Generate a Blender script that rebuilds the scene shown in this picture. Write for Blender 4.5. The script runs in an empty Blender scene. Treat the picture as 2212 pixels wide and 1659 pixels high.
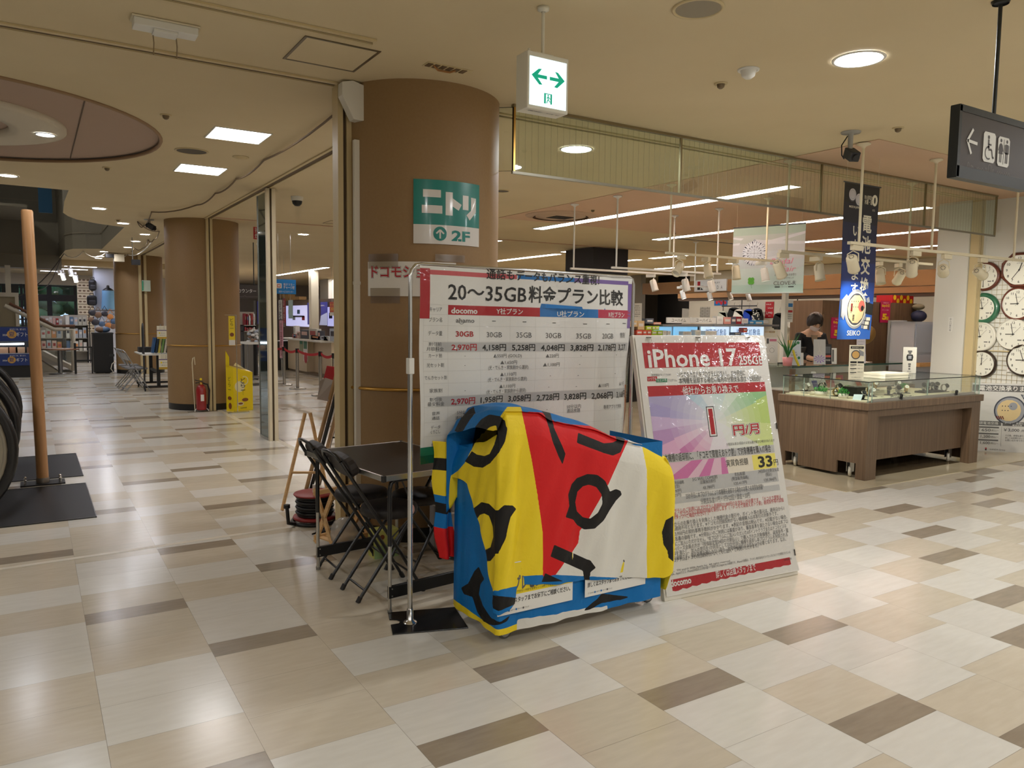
import bpy, math, random
from mathutils import Vector, Matrix
from mathutils.geometry import tessellate_polygon
random.seed(7)
SC = bpy.context.scene
COL = SC.collection
PI = math.pi
# ------------------------------------------------------------------ camera
F_PX, PITCH, ROLL, YAW, EYE = 1653.8, 0.0837, 0.0119, 0.5597, 1.464
def cam_axes():
    f = Vector((0, math.cos(PITCH), -math.sin(PITCH))); r = Vector((1, 0, 0)); u = r.cross(f)
    c, s = math.cos(ROLL), math.sin(ROLL)
    r, u = c*r + s*u, c*u - s*r
    m = Matrix(((math.cos(YAW), math.sin(YAW), 0), (-math.sin(YAW), math.cos(YAW), 0), (0, 0, 1)))
    return m @ r, m @ u, m @ f
CR, CU, CF = cam_axes()
CAMP = Vector((0, 0, EYE))
cd = bpy.data.cameras.new('camera'); cam = bpy.data.objects.new('camera', cd); COL.objects.link(cam)
cd.sensor_fit = 'HORIZONTAL'; cd.sensor_width = 36.0; cd.lens = 36.0*F_PX/2212.0; cd.clip_start = .05; cd.clip_end = 300
cam.matrix_world = Matrix(((CR.x, CU.x, -CF.x, 0), (CR.y, CU.y, -CF.y, 0), (CR.z, CU.z, -CF.z, EYE), (0, 0, 0, 1)))
SC.camera = cam
# ------------------------------------------------------------------ world, exposure
w = bpy.data.worlds.new('daylight'); SC.world = w; w.use_nodes = True
w.node_tree.nodes['Background'].inputs[0].default_value = (.55, .75, 1.0, 1)
w.node_tree.nodes['Background'].inputs[1].default_value = 1.2
SC.view_settings.view_transform = 'Standard'; SC.view_settings.look = 'None'
SC.view_settings.gamma = 1.0; SC.view_settings.use_curve_mapping = False
SC.view_settings.exposure = 0.0
cy = SC.cycles
cy.use_denoising = True; cy.max_bounces = 8; cy.diffuse_bounces = 4; cy.glossy_bounces = 4
cy.transmission_bounces = 6; cy.transparent_max_bounces = 12; cy.sample_clamp_indirect = 4.0
cy.caustics_reflective = False; cy.caustics_refractive = False
LAMP = 1.55            # one scale for every lamp in the hall
ZC = 2.954            # ceiling height
# ------------------------------------------------------------------ points read off known planes
def ray(x, y): return CF + CR*((x-1106)/F_PX) - CU*((y-829.5)/F_PX)
def at_z(x, y, z):
    d = ray(x, y); return CAMP + d*((z-EYE)/d.z)
def at_x(x, y, X):
    d = ray(x, y); return CAMP + d*(X/d.x)
def at_y(x, y, Y):
    d = ray(x, y); return CAMP + d*(Y/d.y)
def to_px(p):
    v = p - CAMP; z = v.dot(CF)
    return 1106 + F_PX*v.dot(CR)/z, 829.5 - F_PX*v.dot(CU)/z
# ------------------------------------------------------------------ materials
def lin(c):
    return tuple(((v/255)/12.92 if v <= 10.31 else ((v/255+.055)/1.055)**2.4) for v in c)
MATS = {}
def M(name, rgb=(200, 200, 200), rough=.5, metal=0, emit=0, coat=0, alpha=1, trans=0, spec=.5, ecol=None):
    if name in MATS: return MATS[name]
    m = bpy.data.materials.new(name); m.use_nodes = True; MATS[name] = m
    b = m.node_tree.nodes['Principled BSDF']; i = b.inputs
    i['Base Color'].default_value = (*lin(rgb), 1); i['Roughness'].default_value = rough; i['Metallic'].default_value = metal
    i['Specular IOR Level'].default_value = spec; i['Coat Weight'].default_value = coat; i['Coat Roughness'].default_value = .08
    i['Alpha'].default_value = alpha; i['Transmission Weight'].default_value = trans
    if emit: i['Emission Color'].default_value = (*lin(ecol or rgb), 1); i['Emission Strength'].default_value = emit
    return m
def nodes(m): return m.node_tree.nodes, m.node_tree.links, m.node_tree.nodes['Principled BSDF']
def grain(name, rgb, rgb2, scale=(1, 1, 1), rough=.5, detail=4, amount=1.0, bump=0, coat=0, nscale=5, spec=.5, rvar=0):
    """a surface with a stretched noise between two tones"""
    m = M(name, rgb, rough, coat=coat, spec=spec); n, l, b = nodes(m)
    tc = n.new('ShaderNodeTexCoord'); mp = n.new('ShaderNodeMapping'); mp.inputs['Scale'].default_value = scale
    nz = n.new('ShaderNodeTexNoise'); nz.inputs['Scale'].default_value = nscale; nz.inputs['Detail'].default_value = detail
    rp = n.new('ShaderNodeValToRGB'); e = rp.color_ramp.elements
    e[0].position = .5-.22*amount; e[1].position = .5+.22*amount
    e[0].color = (*lin(rgb), 1); e[1].color = (*lin(rgb2), 1)
    l.new(tc.outputs['Object'], mp.inputs[0]); l.new(mp.outputs[0], nz.inputs['Vector']); l.new(nz.outputs[0], rp.inputs[0]); l.new(rp.outputs[0], b.inputs['Base Color'])
    if bump:
        bp = n.new('ShaderNodeBump'); bp.inputs['Strength'].default_value = bump; bp.inputs['Distance'].default_value = .002
        l.new(nz.outputs[0], bp.inputs['Height']); l.new(bp.outputs[0], b.inputs['Normal'])
    if rvar:
        mr = n.new('ShaderNodeMapRange'); mr.inputs[3].default_value = rough-rvar; mr.inputs[4].default_value = rough+rvar
        l.new(nz.outputs[0], mr.inputs[0]); l.new(mr.outputs[0], b.inputs['Roughness'])
    return m
def glass(name, tint=(225, 240, 232), a=.12, rough=.02):
    """thin pane: mostly see-through, reflecting at grazing angles, no refraction"""
    if name in MATS: return MATS[name]
    m = bpy.data.materials.new(name); m.use_nodes = True; MATS[name] = m
    n, l = m.node_tree.nodes, m.node_tree.links; n.clear()
    out = n.new('ShaderNodeOutputMaterial'); tr = n.new('ShaderNodeBsdfTransparent'); gl = n.new('ShaderNodeBsdfGlossy'); mx = n.new('ShaderNodeMixShader')
    lw = n.new('ShaderNodeLayerWeight'); lw.inputs[0].default_value = .5
    ma = n.new('ShaderNodeMath'); ma.operation = 'MULTIPLY_ADD'; ma.inputs[1].default_value = .55; ma.inputs[2].default_value = a*.5
    pw = n.new('ShaderNodeMath'); pw.operation = 'POWER'; pw.inputs[1].default_value = 2.5
    tr.inputs[0].default_value = (*lin(tint), 1); gl.inputs['Color'].default_value = (1, 1, 1, 1); gl.inputs['Roughness'].default_value = rough
    l.new(lw.outputs['Facing'], pw.inputs[0]); l.new(pw.outputs[0], ma.inputs[0]); l.new(ma.outputs[0], mx.inputs[0])
    l.new(tr.outputs[0], mx.inputs[1]); l.new(gl.outputs[0], mx.inputs[2]); l.new(mx.outputs[0], out.inputs[0])
    return m
# ------------------------------------------------------------------ mesh building
_GC = {}
def glyphs(s, bold=0.0, res=3):
    k = (s, bold, res)
    if k in _GC: return _GC[k]
    cu = bpy.data.curves.new('g', 'FONT'); cu.body = s; cu.size = 1; cu.resolution_u = res; cu.offset = bold
    o = bpy.data.objects.new('g', cu); COL.objects.link(o)
    dg = bpy.context.evaluated_depsgraph_get(); me = bpy.data.meshes.new_from_object(o.evaluated_get(dg))
    v = [(p.co.x, p.co.y) for p in me.vertices]; f = [tuple(p.vertices) for p in me.polygons]
    bpy.data.objects.remove(o); bpy.data.curves.remove(cu); bpy.data.meshes.remove(me)
    xs = [p[0] for p in v] or [0, 1]
    _GC[k] = (v, f, min(xs), max(xs)); return _GC[k]
class MB:
    def __init__(s): s.v = []; s.f = []; s.mi = []; s.sm = []; s.mats = []; s.T = None
    def k(s, m):
        if m not in s.mats: s.mats.append(m)
        return s.mats.index(m)
    def add(s, vs, fs, m, smooth=False):
        o = len(s.v); i = s.k(m)
        for p in vs:
            p = Vector(p); s.v.append(s.T @ p if s.T else p)
        for f in fs: s.f.append(tuple(o+a for a in f)); s.mi.append(i); s.sm.append(smooth)
        return s
    def box(s, x0, x1, y0, y1, z0, z1, m):
        vs = [(x, y, z) for z in (z0, z1) for y in (y0, y1) for x in (x0, x1)]
        return s.add(vs, [(0, 2, 3, 1), (4, 5, 7, 6), (0, 1, 5, 4), (1, 3, 7, 5), (3, 2, 6, 7), (2, 0, 4, 6)], m)
    def obox(s, c, size, m, R=None):
        R = R or Matrix.Identity(3); c = Vector(c); h = [a/2 for a in size]
        vs = [c + R @ Vector((x*h[0], y*h[1], z*h[2])) for z in (-1, 1) for y in (-1, 1) for x in (-1, 1)]
        return s.add(vs, [(0, 2, 3, 1), (4, 5, 7, 6), (0, 1, 5, 4), (1, 3, 7, 5), (3, 2, 6, 7), (2, 0, 4, 6)], m)
    def tube(s, pts, r, m, n=8, closed=False, caps=True, ry=None):
        pts = [Vector(p) for p in pts]; N = len(pts); rs = r if isinstance(r, (list, tuple)) else [r]*N
        ref = None; vs = []
        for i, p in enumerate(pts):
            a = pts[(i-1) % N] if (closed or i > 0) else p; b = pts[(i+1) % N] if (closed or i < N-1) else p
            t = (b-a).normalized()
            if ref is None: ref = Vector((0, 0, 1)) if abs(t.z) < .9 else Vector((1, 0, 0))
            e1 = t.cross(ref)
            if e1.length < 1e-6: e1 = t.orthogonal()
            e1.normalize(); e2 = e1.cross(t).normalized(); ref = e2
            for j in range(n):
                q = 2*PI*j/n; vs.append(p + e1*math.cos(q)*rs[i] + e2*math.sin(q)*(ry or rs[i]))
        fs = []
        for i in range(N if closed else N-1):
            for j in range(n):
                a, b = i*n+j, i*n+(j+1) % n; c, d = ((i+1) % N)*n+(j+1) % n, ((i+1) % N)*n+j
                fs.append((a, b, c, d))
        s.add(vs, fs, m, True)
        if caps and not closed: s.add([vs[j] for j in range(n)], [tuple(range(n))[::-1]], m); s.add([vs[(N-1)*n+j] for j in range(n)], [tuple(range(n))], m)
        return s
    def cyl(s, p0, p1, r, m, n=16, r1=None):
        return s.tube([p0, p1], [r, r if r1 is None else r1], m, n)
    def lathe(s, prof, m, n=24, c=(0, 0, 0), R=None, a0=0, a1=2*PI):
        R = R or Matrix.Identity(3); c = Vector(c); full = abs(a1-a0-2*PI) < 1e-6; vs = []; fs = []
        nn = n if full else n+1
        for (r, z) in prof:
            for j in range(nn):
                q = a0+(a1-a0)*j/n; vs.append(c + R @ Vector((r*math.cos(q), r*math.sin(q), z)))
        for i in range(len(prof)-1):
            for j in range(n):
                b = (j+1) % nn
                fs.append((i*nn+j, i*nn+b, (i+1)*nn+b, (i+1)*nn+j))
        return s.add(vs, fs, m, True)
    def ball(s, c, r, m, n=12, sx=1, sy=1, sz=1, k=8):
        c = Vector(c); vs = []; fs = []
        for i in range(k+1):
            a = PI*i/k
            for j in range(n): q = 2*PI*j/n; vs.append(c+Vector((r*sx*math.sin(a)*math.cos(q), r*sy*math.sin(a)*math.sin(q), r*sz*math.cos(a))))
        for i in range(k):
            for j in range(n): b = (j+1) % n; fs.append((i*n+j, (i+1)*n+j, (i+1)*n+b, i*n+b))
        return s.add(vs, fs, m, True)
    def prism(s, poly, m, o, u, v, d):
        """polygon (x,y) in frame o,u,v pushed by vector d"""
        o, u, v, d = Vector(o), Vector(u), Vector(v), Vector(d); n = len(poly)
        a = [o+u*x+v*y for x, y in poly]; b = [p+d for p in a]
        fs = [tuple(range(n)), tuple(range(2*n-1, n-1, -1))]+[(i, n+i, n+(i+1) % n, (i+1) % n) for i in range(n)]
        return s.add(a+b, fs, m)
    def build(s, name, parent=None, local=False, bevel=0, seg=2, subd=0, solid=0, label=None, flip=False):
        me = bpy.data.meshes.new(name); off = Vector((0, 0, 0))
        if parent is None and s.v and not local:
            xs = [p.x for p in s.v]; ys = [p.y for p in s.v]; zs = [p.z for p in s.v]
            off = Vector(((min(xs)+max(xs))/2, (min(ys)+max(ys))/2, min(zs)))
        me.from_pydata([tuple(p-off) for p in s.v], [], s.f); me.validate(); 
        for m in s.mats: me.materials.append(m)
        if len(me.polygons) == len(s.mi):
            me.polygons.foreach_set('material_index', s.mi); me.polygons.foreach_set('use_smooth', s.sm)
        me.update()
        o = bpy.data.objects.new(name, me); COL.objects.link(o); o.location = off; WM[o.name] = Matrix.Translation(off)
        if parent:
            o.parent = parent
            if not local: o.matrix_parent_inverse = WM[parent.name].inverted()
            WM[o.name] = WM[parent.name].copy() if local else Matrix.Identity(4)
        if solid: md = o.modifiers.new('s', 'SOLIDIFY'); md.thickness = solid; md.offset = 0
        if bevel: md = o.modifiers.new('b', 'BEVEL'); md.width = bevel; md.segments = seg; md.limit_method = 'ANGLE'; md.angle_limit = .7
        if subd: md = o.modifiers.new('d', 'SUBSURF'); md.levels = subd; md.render_levels = subd
        if label: o['label'] = label
        return o
WM = {}
def tag(o, label, cat, group=None, kind=None):
    o['label'] = label; o['category'] = cat
    if group: o['group'] = group
    if kind: o['kind'] = kind
    return o
def thing(name, label, cat, loc=(0, 0, 0), rz=0, group=None):
    o = bpy.data.objects.new(name, None); COL.objects.link(o); o.location = loc; o.rotation_euler = (0, 0, rz); o.empty_display_size = .1
    WM[o.name] = Matrix.Translation(Vector(loc)) @ Matrix.Rotation(rz, 4, 'Z')
    return tag(o, label, cat, group)
def struct(o, label=None):
    o['kind'] = 'structure'
    if label: o['label'] = label
    return o
def dup(root, loc, rz=None, label=None, group=None):
    def cp(o, par):
        c = o.copy(); COL.objects.link(c)
        if par: c.parent = par; c.matrix_parent_inverse = o.matrix_parent_inverse.copy()
        for ch in o.children: cp(ch, c)
        return c
    c = cp(root, None); c.location = loc
    if rz is not None: c.rotation_euler = (0, 0, rz)
    if label: c['label'] = label
    if group: c['group'] = group
    return c
# ------------------------------------------------------------------ flat printed things
def plane(o, u, v, n):
    o, u, v, n = Vector(o), Vector(u), Vector(v), Vector(n)
    return lambda x, y, d=0: o+u*x+v*y+n*d
class Sheet:
    """prints shapes and lettering on a surface fmap(x right, y down, d out)"""
    def __init__(s, mb, fmap, seg=None, eps=.0005): s.mb = mb; s.f = fmap; s.seg = seg; s.eps = eps
    def rect(s, x, y, w_, h, m, l=1):
        nx = max(1, int(abs(w_)/s.seg+.99)) if s.seg else 1; ny = max(1, int(abs(h)/s.seg+.99)) if s.seg else 1
        vs = [s.f(x+w_*i/nx, y+h*j/ny, l*s.eps) for j in range(ny+1) for i in range(nx+1)]
        s.mb.add(vs, [(j*(nx+1)+i, (j+1)*(nx+1)+i, (j+1)*(nx+1)+i+1, j*(nx+1)+i+1) for j in range(ny) for i in range(nx)], m, bool(s.seg))
        return s
    def poly(s, pts, m, l=1):
        s.mb.add([s.f(x, y, l*s.eps) for x, y in pts], [tuple(range(len(pts)))], m); return s
    def disc(s, cx, cy_, r, m, l=1, ry=None, n=24, ri=0, a0=0, a1=2*PI):
        ry = ry or r
        if ri:
            k = ri/r; o = [s.f(cx+r*math.cos(a0+(a1-a0)*i/n), cy_+ry*math.sin(a0+(a1-a0)*i/n), l*s.eps) for i in range(n+1)]
            q = [s.f(cx+r*k*math.cos(a0+(a1-a0)*i/n), cy_+ry*k*math.sin(a0+(a1-a0)*i/n), l*s.eps) for i in range(n+1)]
            s.mb.add(o+q, [(i, i+1, n+2+i, n+1+i) for i in range(n)], m)
        else: s.poly([(cx+r*math.cos(a0+(a1-a0)*i/n), cy_+ry*math.sin(a0+(a1-a0)*i/n)) for i in range(n)], m, l)
        return s
    def line(s, pts, t, m, l=1):
        for (x0, y0), (x1, y1) in zip(pts, pts[1:]):
            L = math.hypot(x1-x0, y1-y0) or 1; a, b = -(y1-y0)/L*t/2, (x1-x0)/L*t/2
            s.poly([(x0+a, y0+b), (x0-a, y0-b), (x1-a, y1-b), (x1+a, y1+b)], m, l)
        return s
    def text(s, x, y, h, t, m, al='c', w=None, l=2, bold=0.0, res=3, rot=0, shear=0):
        """y is the middle of the line, h the em size, w a width to fit"""
        v, f, a, b = glyphs(t, bold, res)
        if bold and w: _, _, a, b = glyphs(t, 0.0, res)
        W = (b-a) or 1; kx = h
        if w: kx = w/W
        x0 = {'l': x, 'c': x-kx*W/2, 'r': x-kx*W}[al]; c, sn = math.cos(rot), math.sin(rot); P = []
        for p, q in v:
            X = x0+(p-a)*kx+(q-.36)*h*shear; Y = y-(q-.36)*h
            if rot: X, Y = x+(X-x)*c-(Y-y)*sn, y+(X-x)*sn+(Y-y)*c
            P.append(s.f(X, Y, l*s.eps))
        s.mb.add(P, f, m); return s
    def vtext(s, x, y, h, t, m, l=2, bold=0.0, pitch=1.05, wx=1.0):
        for i, ch in enumerate(t): s.text(x, y+h*pitch*(i+.5), h, ch, m, 'c', None if wx == 1 else h*.9*wx, l, bold)
        return s
# ================================================================== palette
BLK = M('black_plastic', (22, 21, 21), .45); BLKM = M('black_metal', (18, 17, 17), .3, spec=.6); CHR = M('chrome', (205, 205, 205), .18, 1)
ALU = M('aluminium', (190, 190, 186), .35, 1); WHT = M('white_plastic', (226, 224, 216), .5); PAP = M('paper_white', (232, 230, 224), .55)
PAPG = M('laminated_paper', (226, 222, 214), .32, coat=.25); INK = M('black_ink', (24, 23, 23), .5); INKG = M('grey_ink', (95, 93, 92), .5); RED = M('red_ink', (176, 24, 36), .4); REDT = M('red_text_ink', (190, 40, 50), .45)
BLU = M('blue_ink', (20, 112, 184), .4); PUR = M('purple_ink', (120, 92, 160), .45); GRN = M('green_ink', (34, 120, 82), .45); ORG = M('orange_ink', (205, 110, 50), .45)
YEL = M('yellow_print', (238, 212, 30), .45); GRYB = M('grey_band_ink', (188, 187, 184), .45); LGRY = M('pale_grey_ink', (212, 210, 205), .5); CRM = M('cream_metal', (212, 200, 172), .45)
BEI = M('beige_trim', (205, 186, 142), .45); WOODP = grain('post_wood', (170, 124, 80), (188, 142, 96), (1, 1, .08), .4, nscale=30)
WALN = grain('walnut_laminate', (86, 67, 51), (124, 101, 79), (26, 26, .7), .42, nscale=2.6, detail=6, amount=1.3)
PINEW = grain('pine_wood', (206, 160, 104), (224, 184, 130), (2, 2, 20), .55, nscale=4)
COLM = grain('brown_column_paint', (146, 116, 78), (150, 121, 83), (1, 1, 1), .62, nscale=60, bump=.06)
BRASS = M('brass_rail', (196, 152, 78), .28, .9); GOLDT = M('gold_edge', (190, 165, 105), .35, .5)
CEIL = grain('beige_ceiling_paint', (208, 190, 152), (214, 197, 160), (1, 1, 1), .8, nscale=1.2)
CEILP = grain('pink_beige_ceiling_paint', (205, 172, 144), (209, 177, 149), (1, 1, 1), .8, nscale=1.2)
WWALL = M('white_wall', (222, 220, 212), .65); GREYW = M('grey_wall', (140, 134, 126), .7); TILEK = M('void_grey_panel', (122, 116, 102), .55)
DARKC = M('dark_charcoal', (44, 44, 46), .55); GLASS = glass('clear_glass', (250, 252, 250), .06); GLASSG = glass('greenish_glass', (243, 249, 244), .10); FILM = glass('clear_film', (246, 246, 246), .06, .12)
def lamp_mat(name, rgb, e): return M(name, (255, 255, 255), .5, emit=e*LAMP, ecol=rgb)
E_DOWN = lamp_mat('downlight_lens', (250, 252, 255), 152); E_FAR = lamp_mat('far_downlight_lens', (246, 246, 255), 75); E_TROF = lamp_mat('troffer_tube', (250, 246, 246), 16)
E_TUBE = lamp_mat('led_tube', (226, 240, 250), 15); E_TUBW = lamp_mat('warm_led_tube', (252, 246, 242), 17); E_OPENING_FILL = lamp_mat('opening_fill_lamp', (250, 246, 236), 9); E_SPOT = lamp_mat('spot_lens', (255, 248, 230), 60)
# ================================================================== floor
TW, TX0, TL, TD = .4509, .1688, .30, .15
FB = dict(rough=.19, coat=0)
def tile_mat(name, a, b): return grain(name, a, b, (2.2, 11, 1), .2, nscale=3.2, detail=8, amount=1.5, rvar=.05, spec=.45)
T_W = tile_mat('white_vinyl_tile', (216, 212, 202), (226, 223, 214)); T_W2 = tile_mat('pale_vinyl_tile', (210, 206, 196), (221, 217, 208))
T_B = tile_mat('beige_vinyl_tile', (202, 190, 169), (214, 204, 185)); T_B2 = tile_mat('sand_vinyl_tile', (196, 186, 166), (210, 200, 180)); T_D = tile_mat('taupe_vinyl_tile', (142, 129, 112), (162, 149, 131))
GROUT = M('tile_joint', (130, 118, 100), .6)
# per column: near edge of one dark strip, tiles from it towards the camera, tiles away from it
LAY = {-1: (5.285, 'BBWBWWBBWB', 'BWBBWWBD'), 0: (4.035, 'BBWWBDWBBW', 'BWWBBBWDWB'), 1: (3.374, 'BBBWWDBWB', 'WWBWBDWBBWBBWDBWWBWDBWBWWBBD'),
 2: (2.15, 'WBBWD', 'WBWBBBBDWWBWBDBWBBWDWBBWBWWDBWBWWBD'), 3: (2.564, 'WBBWBD', 'BWBWBBWWBBWWBBDWBBWBDWBWBBWD'), 4: (2.043, 'WWBWD', 'BWBBWWBDWBWBB'), 5: (1.51, 'WBWB', 'BWBWWBWDBWWB'),
 6: (2.19, 'WWBD', 'WBWBBWD'), 7: (2.86, 'BWBWBD', 'WBWB'), 8: (1.61, 'BW', 'WBWWBD'), 9: (1.917, 'BWD', 'WBWB'), 10: (2.48, 'WBWD', 'BWB'), 11: (2.866, 'WBWWB', 'WBW'), 12: (3.371, 'BWBWD', 'WW'), 14: (3.09, 'WBWWD', 'BW'), 15: (3.32, 'BWBWD', 'WB'), 16: (3.695, 'WWBWD', 'BW')}
def tiles():
    rnd = random.Random(11); out = []
    Y0, Y1 = -5.0, 36.0
    for k in range(-12, 60):
        y, back, fwd = LAY.get(k, (rnd.uniform(0, 2), 'W', 'B')); x0 = TX0+k*TW
        out.append((x0, y, TD, 'D')); yy = y
        def rndseq():
            while True:
                for _ in range(rnd.choice((5, 7, 7))): yield rnd.choice('WWB')
                yield 'D'
        g = rndseq(); q = iter(back)
        while yy > Y0:
            c = next(q, None) or next(g); L = TD if c == 'D' else TL; yy -= L; out.append((x0, yy, L, c))
        yy = y+TD; q = iter(fwd)
        while yy < Y1:
            c = next(q, None) or next(g); L = TD if c == 'D' else TL; out.append((x0, yy, L, c)); yy += L
    return out
mb = MB(); rnd = random.Random(5); g = .0011
mb.box(-5.2, 27.2, -5, 36, -.12, -.0006, GROUT)
for x, y, L, c in tiles():
    if 5.97 < x+TW*.5 and y+L*.5 > 4.02 and x+TW < 20 and y < 30: continue
    m = {'W': rnd.choice((T_W, T_W, T_W2)), 'B': rnd.choice((T_B, T_B, T_B2)), 'D': T_D}[c]
    mb.add([(x+g*.5, y+g*.5, 0), (x+TW-g*.5, y+g*.5, 0), (x+TW-g*.5, y+L-g*.5, 0), (x+g*.5, y+L-g*.5, 0)], [(0, 1, 2, 3)], m)
struct(mb.build('floor', local=True), 'glossy floor of cream and beige tile strips with short dark strips')
# polished shop floor under the jewellery counters
SHOPF = grain('polished_beige_stone', (186, 172, 142), (200, 187, 160), (1, 1, 1), .1, nscale=3, detail=6, spec=.6); SHOPI = grain('polished_brown_floor', (118, 100, 74), (130, 112, 86), (1, 1, 1), .1, nscale=3, spec=.6)
mb = MB(); mb.box(5.97, 20, 4.02, 4.18, -.02, .006, SHOPF).box(5.97, 6.2, 4.18, 30, -.02, .006, SHOPF).box(6.2, 20, 4.18, 30, -.02, .0055, SHOPF)
struct(mb.build('floor_shop', local=True), 'polished beige stone floor of the jewellery shop')
mb = MB(); mb.box(6.7, 8.35, 4.3, 5.15, .0055, .0062, SHOPI); struct(mb.build('trim_6', local=True), 'darker brown rectangle of floor under the watch showcase')  # darker brown rectangle laid within the showcase footprint
STR = M('pale_threshold', (222, 214, 196), .3)
mb = MB(); o = Vector((-4.5, 4.98, 0)); u = Vector((1, .045, 0)); mb.add([o, o+u*6.1, o+u*6.1+Vector((0, .045, 0)), o+Vector((0, .045, 0))], [(0, 1, 2, 3)], STR)
for q in range(4): mb.v[q].z = .0008
struct(mb.build('trim_7', local=True), 'pale shutter threshold line across the corridor floor')
mb = MB(); mb.box(2.40, 2.47, 5.6, 12.5, .0002, .001, STR); struct(mb.build('trim_8', local=True), 'pale threshold line along the glass partition')
# ================================================================== ceiling with the escalator opening
VOID = [(-5.2, 10.6), (.43, 10.79), (.42, 11.9), (.445, 13.2), (.52, 13.6), (.65, 13.99), (.965, 14.4), (1.39, 14.71), (1.405, 19.86), (1.1, 19.98), (.85, 20.25), (.72, 20.8), (.66, 24.3), (-5.2, 24.3)]
def ccw(p): return p if sum(a[0]*b[1]-b[0]*a[1] for a, b in zip(p, p[1:]+p[:1])) > 0 else p[::-1]
CC, CRX = Vector((-.62, 7.47, 0)), 1.63
ring = [(CC.x+CRX*math.cos(2*PI*i/48), CC.y+CRX*math.sin(2*PI*i/48)) for i in range(48)]
OUT = [(-5.2, -5), (27.2, -5), (27.2, 36), (-5.2, 36), (-5.2, 24.35), (-5.19, 24.3)]
def slab(mb, outer, holes, z0, z1, m, mside=None):
    pl = [[Vector((x, y, 0)) for x, y in outer]]+[[Vector((x, y, 0)) for x, y in h] for h in holes]
    flat = [p for q in pl for p in q]; tri = tessellate_polygon(pl); n = len(flat)
    for z in (z0, z1): mb.add([(p.x, p.y, z) for p in flat], [tuple(t) for t in tri], m)
    for h in pl:
        k = len(h); mb.add([(p.x, p.y, z0) for p in h]+[(p.x, p.y, z1) for p in h], [(i, (i+1) % k, k+(i+1) % k, k+i) for i in range(k)], mside or m)
outer = [(-5.2, -5), (27.2, -5), (27.2, 36), (-5.2, 36)]+VOID[::-1]
mb = MB(); slab(mb, outer, [ring], ZC, ZC+.14, CEIL, TILEK)
struct(mb.build('ceiling', local=True), 'beige painted ceiling of the hall')
# round recess by the escalators
PINK = M('pink_grey_ceiling_board', (176, 152, 134), .8)
mb = MB(); slab(mb, [(CC.x+1.62*math.cos(2*PI*i/64), CC.y+1.62*math.sin(2*PI*i/64)) for i in range(64)], [], ZC+.022, ZC+.05, PINK)
mb.tube([(CC.x+1.62*math.cos(2*PI*i/64), CC.y+1.62*math.sin(2*PI*i/64), ZC-.002) for i in range(64)], .016, M('recess_bead', (150, 120, 88), .6), 6, True)
mb.box(.368, .376, 6.25, 8.72, ZC+.016, ZC+.023, M('seam_brown', (92, 72, 54), .7))
struct(mb.build('ceiling_recess', local=True), 'pink grey round recessed ceiling disc beside the escalators')
mb = MB(); WRING = M('white_ring_board', (206, 196, 176), .7)
mb.lathe([(.52, ZC+.02), (.52, ZC-.012), (.60, ZC-.02), (.86, ZC-.02), (.92, ZC-.004), (.92, ZC+.022)], WRING, 64, (CC.x, CC.y, 0)); struct(mb.build('ceiling_ring', local=True), 'white ring moulding inside the round ceiling recess')
# pink coffer over the jewellery shop
mb = MB(); mb.box(5.85, 16.5, 3.8, 9.76, ZC-.006, ZC-.001, CEILP); struct(mb.build('ceiling_shop', local=True), 'pink beige painted ceiling field over the jewellery shop')
mb = MB(); mb.box(2.4, 26, 12.3, 12.36, ZC-.012, ZC-.001, CEILP).box(9.6, 26, 10.2, 10.24, ZC-.012, ZC-.001, GREYW); struct(mb.build('ceiling_shop_band', local=True))
# walls of the opening, rising to the upper floor
mb = MB(); n = len(VOID); UP = 6.2
for i in range(n):
    a, b = VOID[i], VOID[(i+1) % n]; d = Vector((b[0]-a[0], b[1]-a[1], 0)); nr = Vector((-d.y, d.x, 0)).normalized()*-.004
    if a[0] < -5 and b[0] < -5: continue
    mb.add([(*a, ZC+.14), (*b, ZC+.14), (*b, UP), (*a, UP)], [(0, 1, 2, 3)], TILEK)
    for z0, z1, o_ in ((ZC+.34, ZC+.37, .02), (ZC+1.5, ZC+1.53, .02)):
        p = [Vector((*a, z0))-nr*5, Vector((*b, z0))-nr*5, Vector((*b, z1))-nr*5, Vector((*a, z1))-nr*5]; mb.add(p, [(0, 1, 2, 3)], M('void_trim', (128, 120, 104), .5))
mb.add([(*p, UP) for p in VOID], [tuple(range(n))], TILEK); FILL_POS = [(-2.6, 12.2), (-2.6, 15.6), (-2.6, 19)]
struct(mb.build('wall_escalator_opening', local=True), 'dim grey walls of the escalator opening above the ceiling')
mb = MB(); mb.box(-5.2, .72, 23.6, 24.28, 2.66, ZC+.9, TILEK).box(-5.2, .76, 23.58, 24.3, 2.98, 3.01, M('void_trim')).box(-5.2, .0, 20.6, 23.6, ZC+.9, ZC+.96, TILEK)
mb.prism([(-5.2, 0), (-1.0, 0), (-1.4, .55), (-5.2, 1.3)], TILEK, (0, 21.6, ZC+.02), (1, 0, 0), (0, 0, 1), (0, 1.6, 0))
struct(mb.build('wall_escalator_soffit', local=True), 'grey escalator casing seen through the opening')
mb = MB(); mb.box(.18, .4, 16.9, 16.96, 3.35, 4.6, M('blue_hanging_banner', (18, 70, 104), .6)); tag(mb.build('hanging_banner'), 'dark blue banner hung up in the escalator opening', 'banner')
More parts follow.
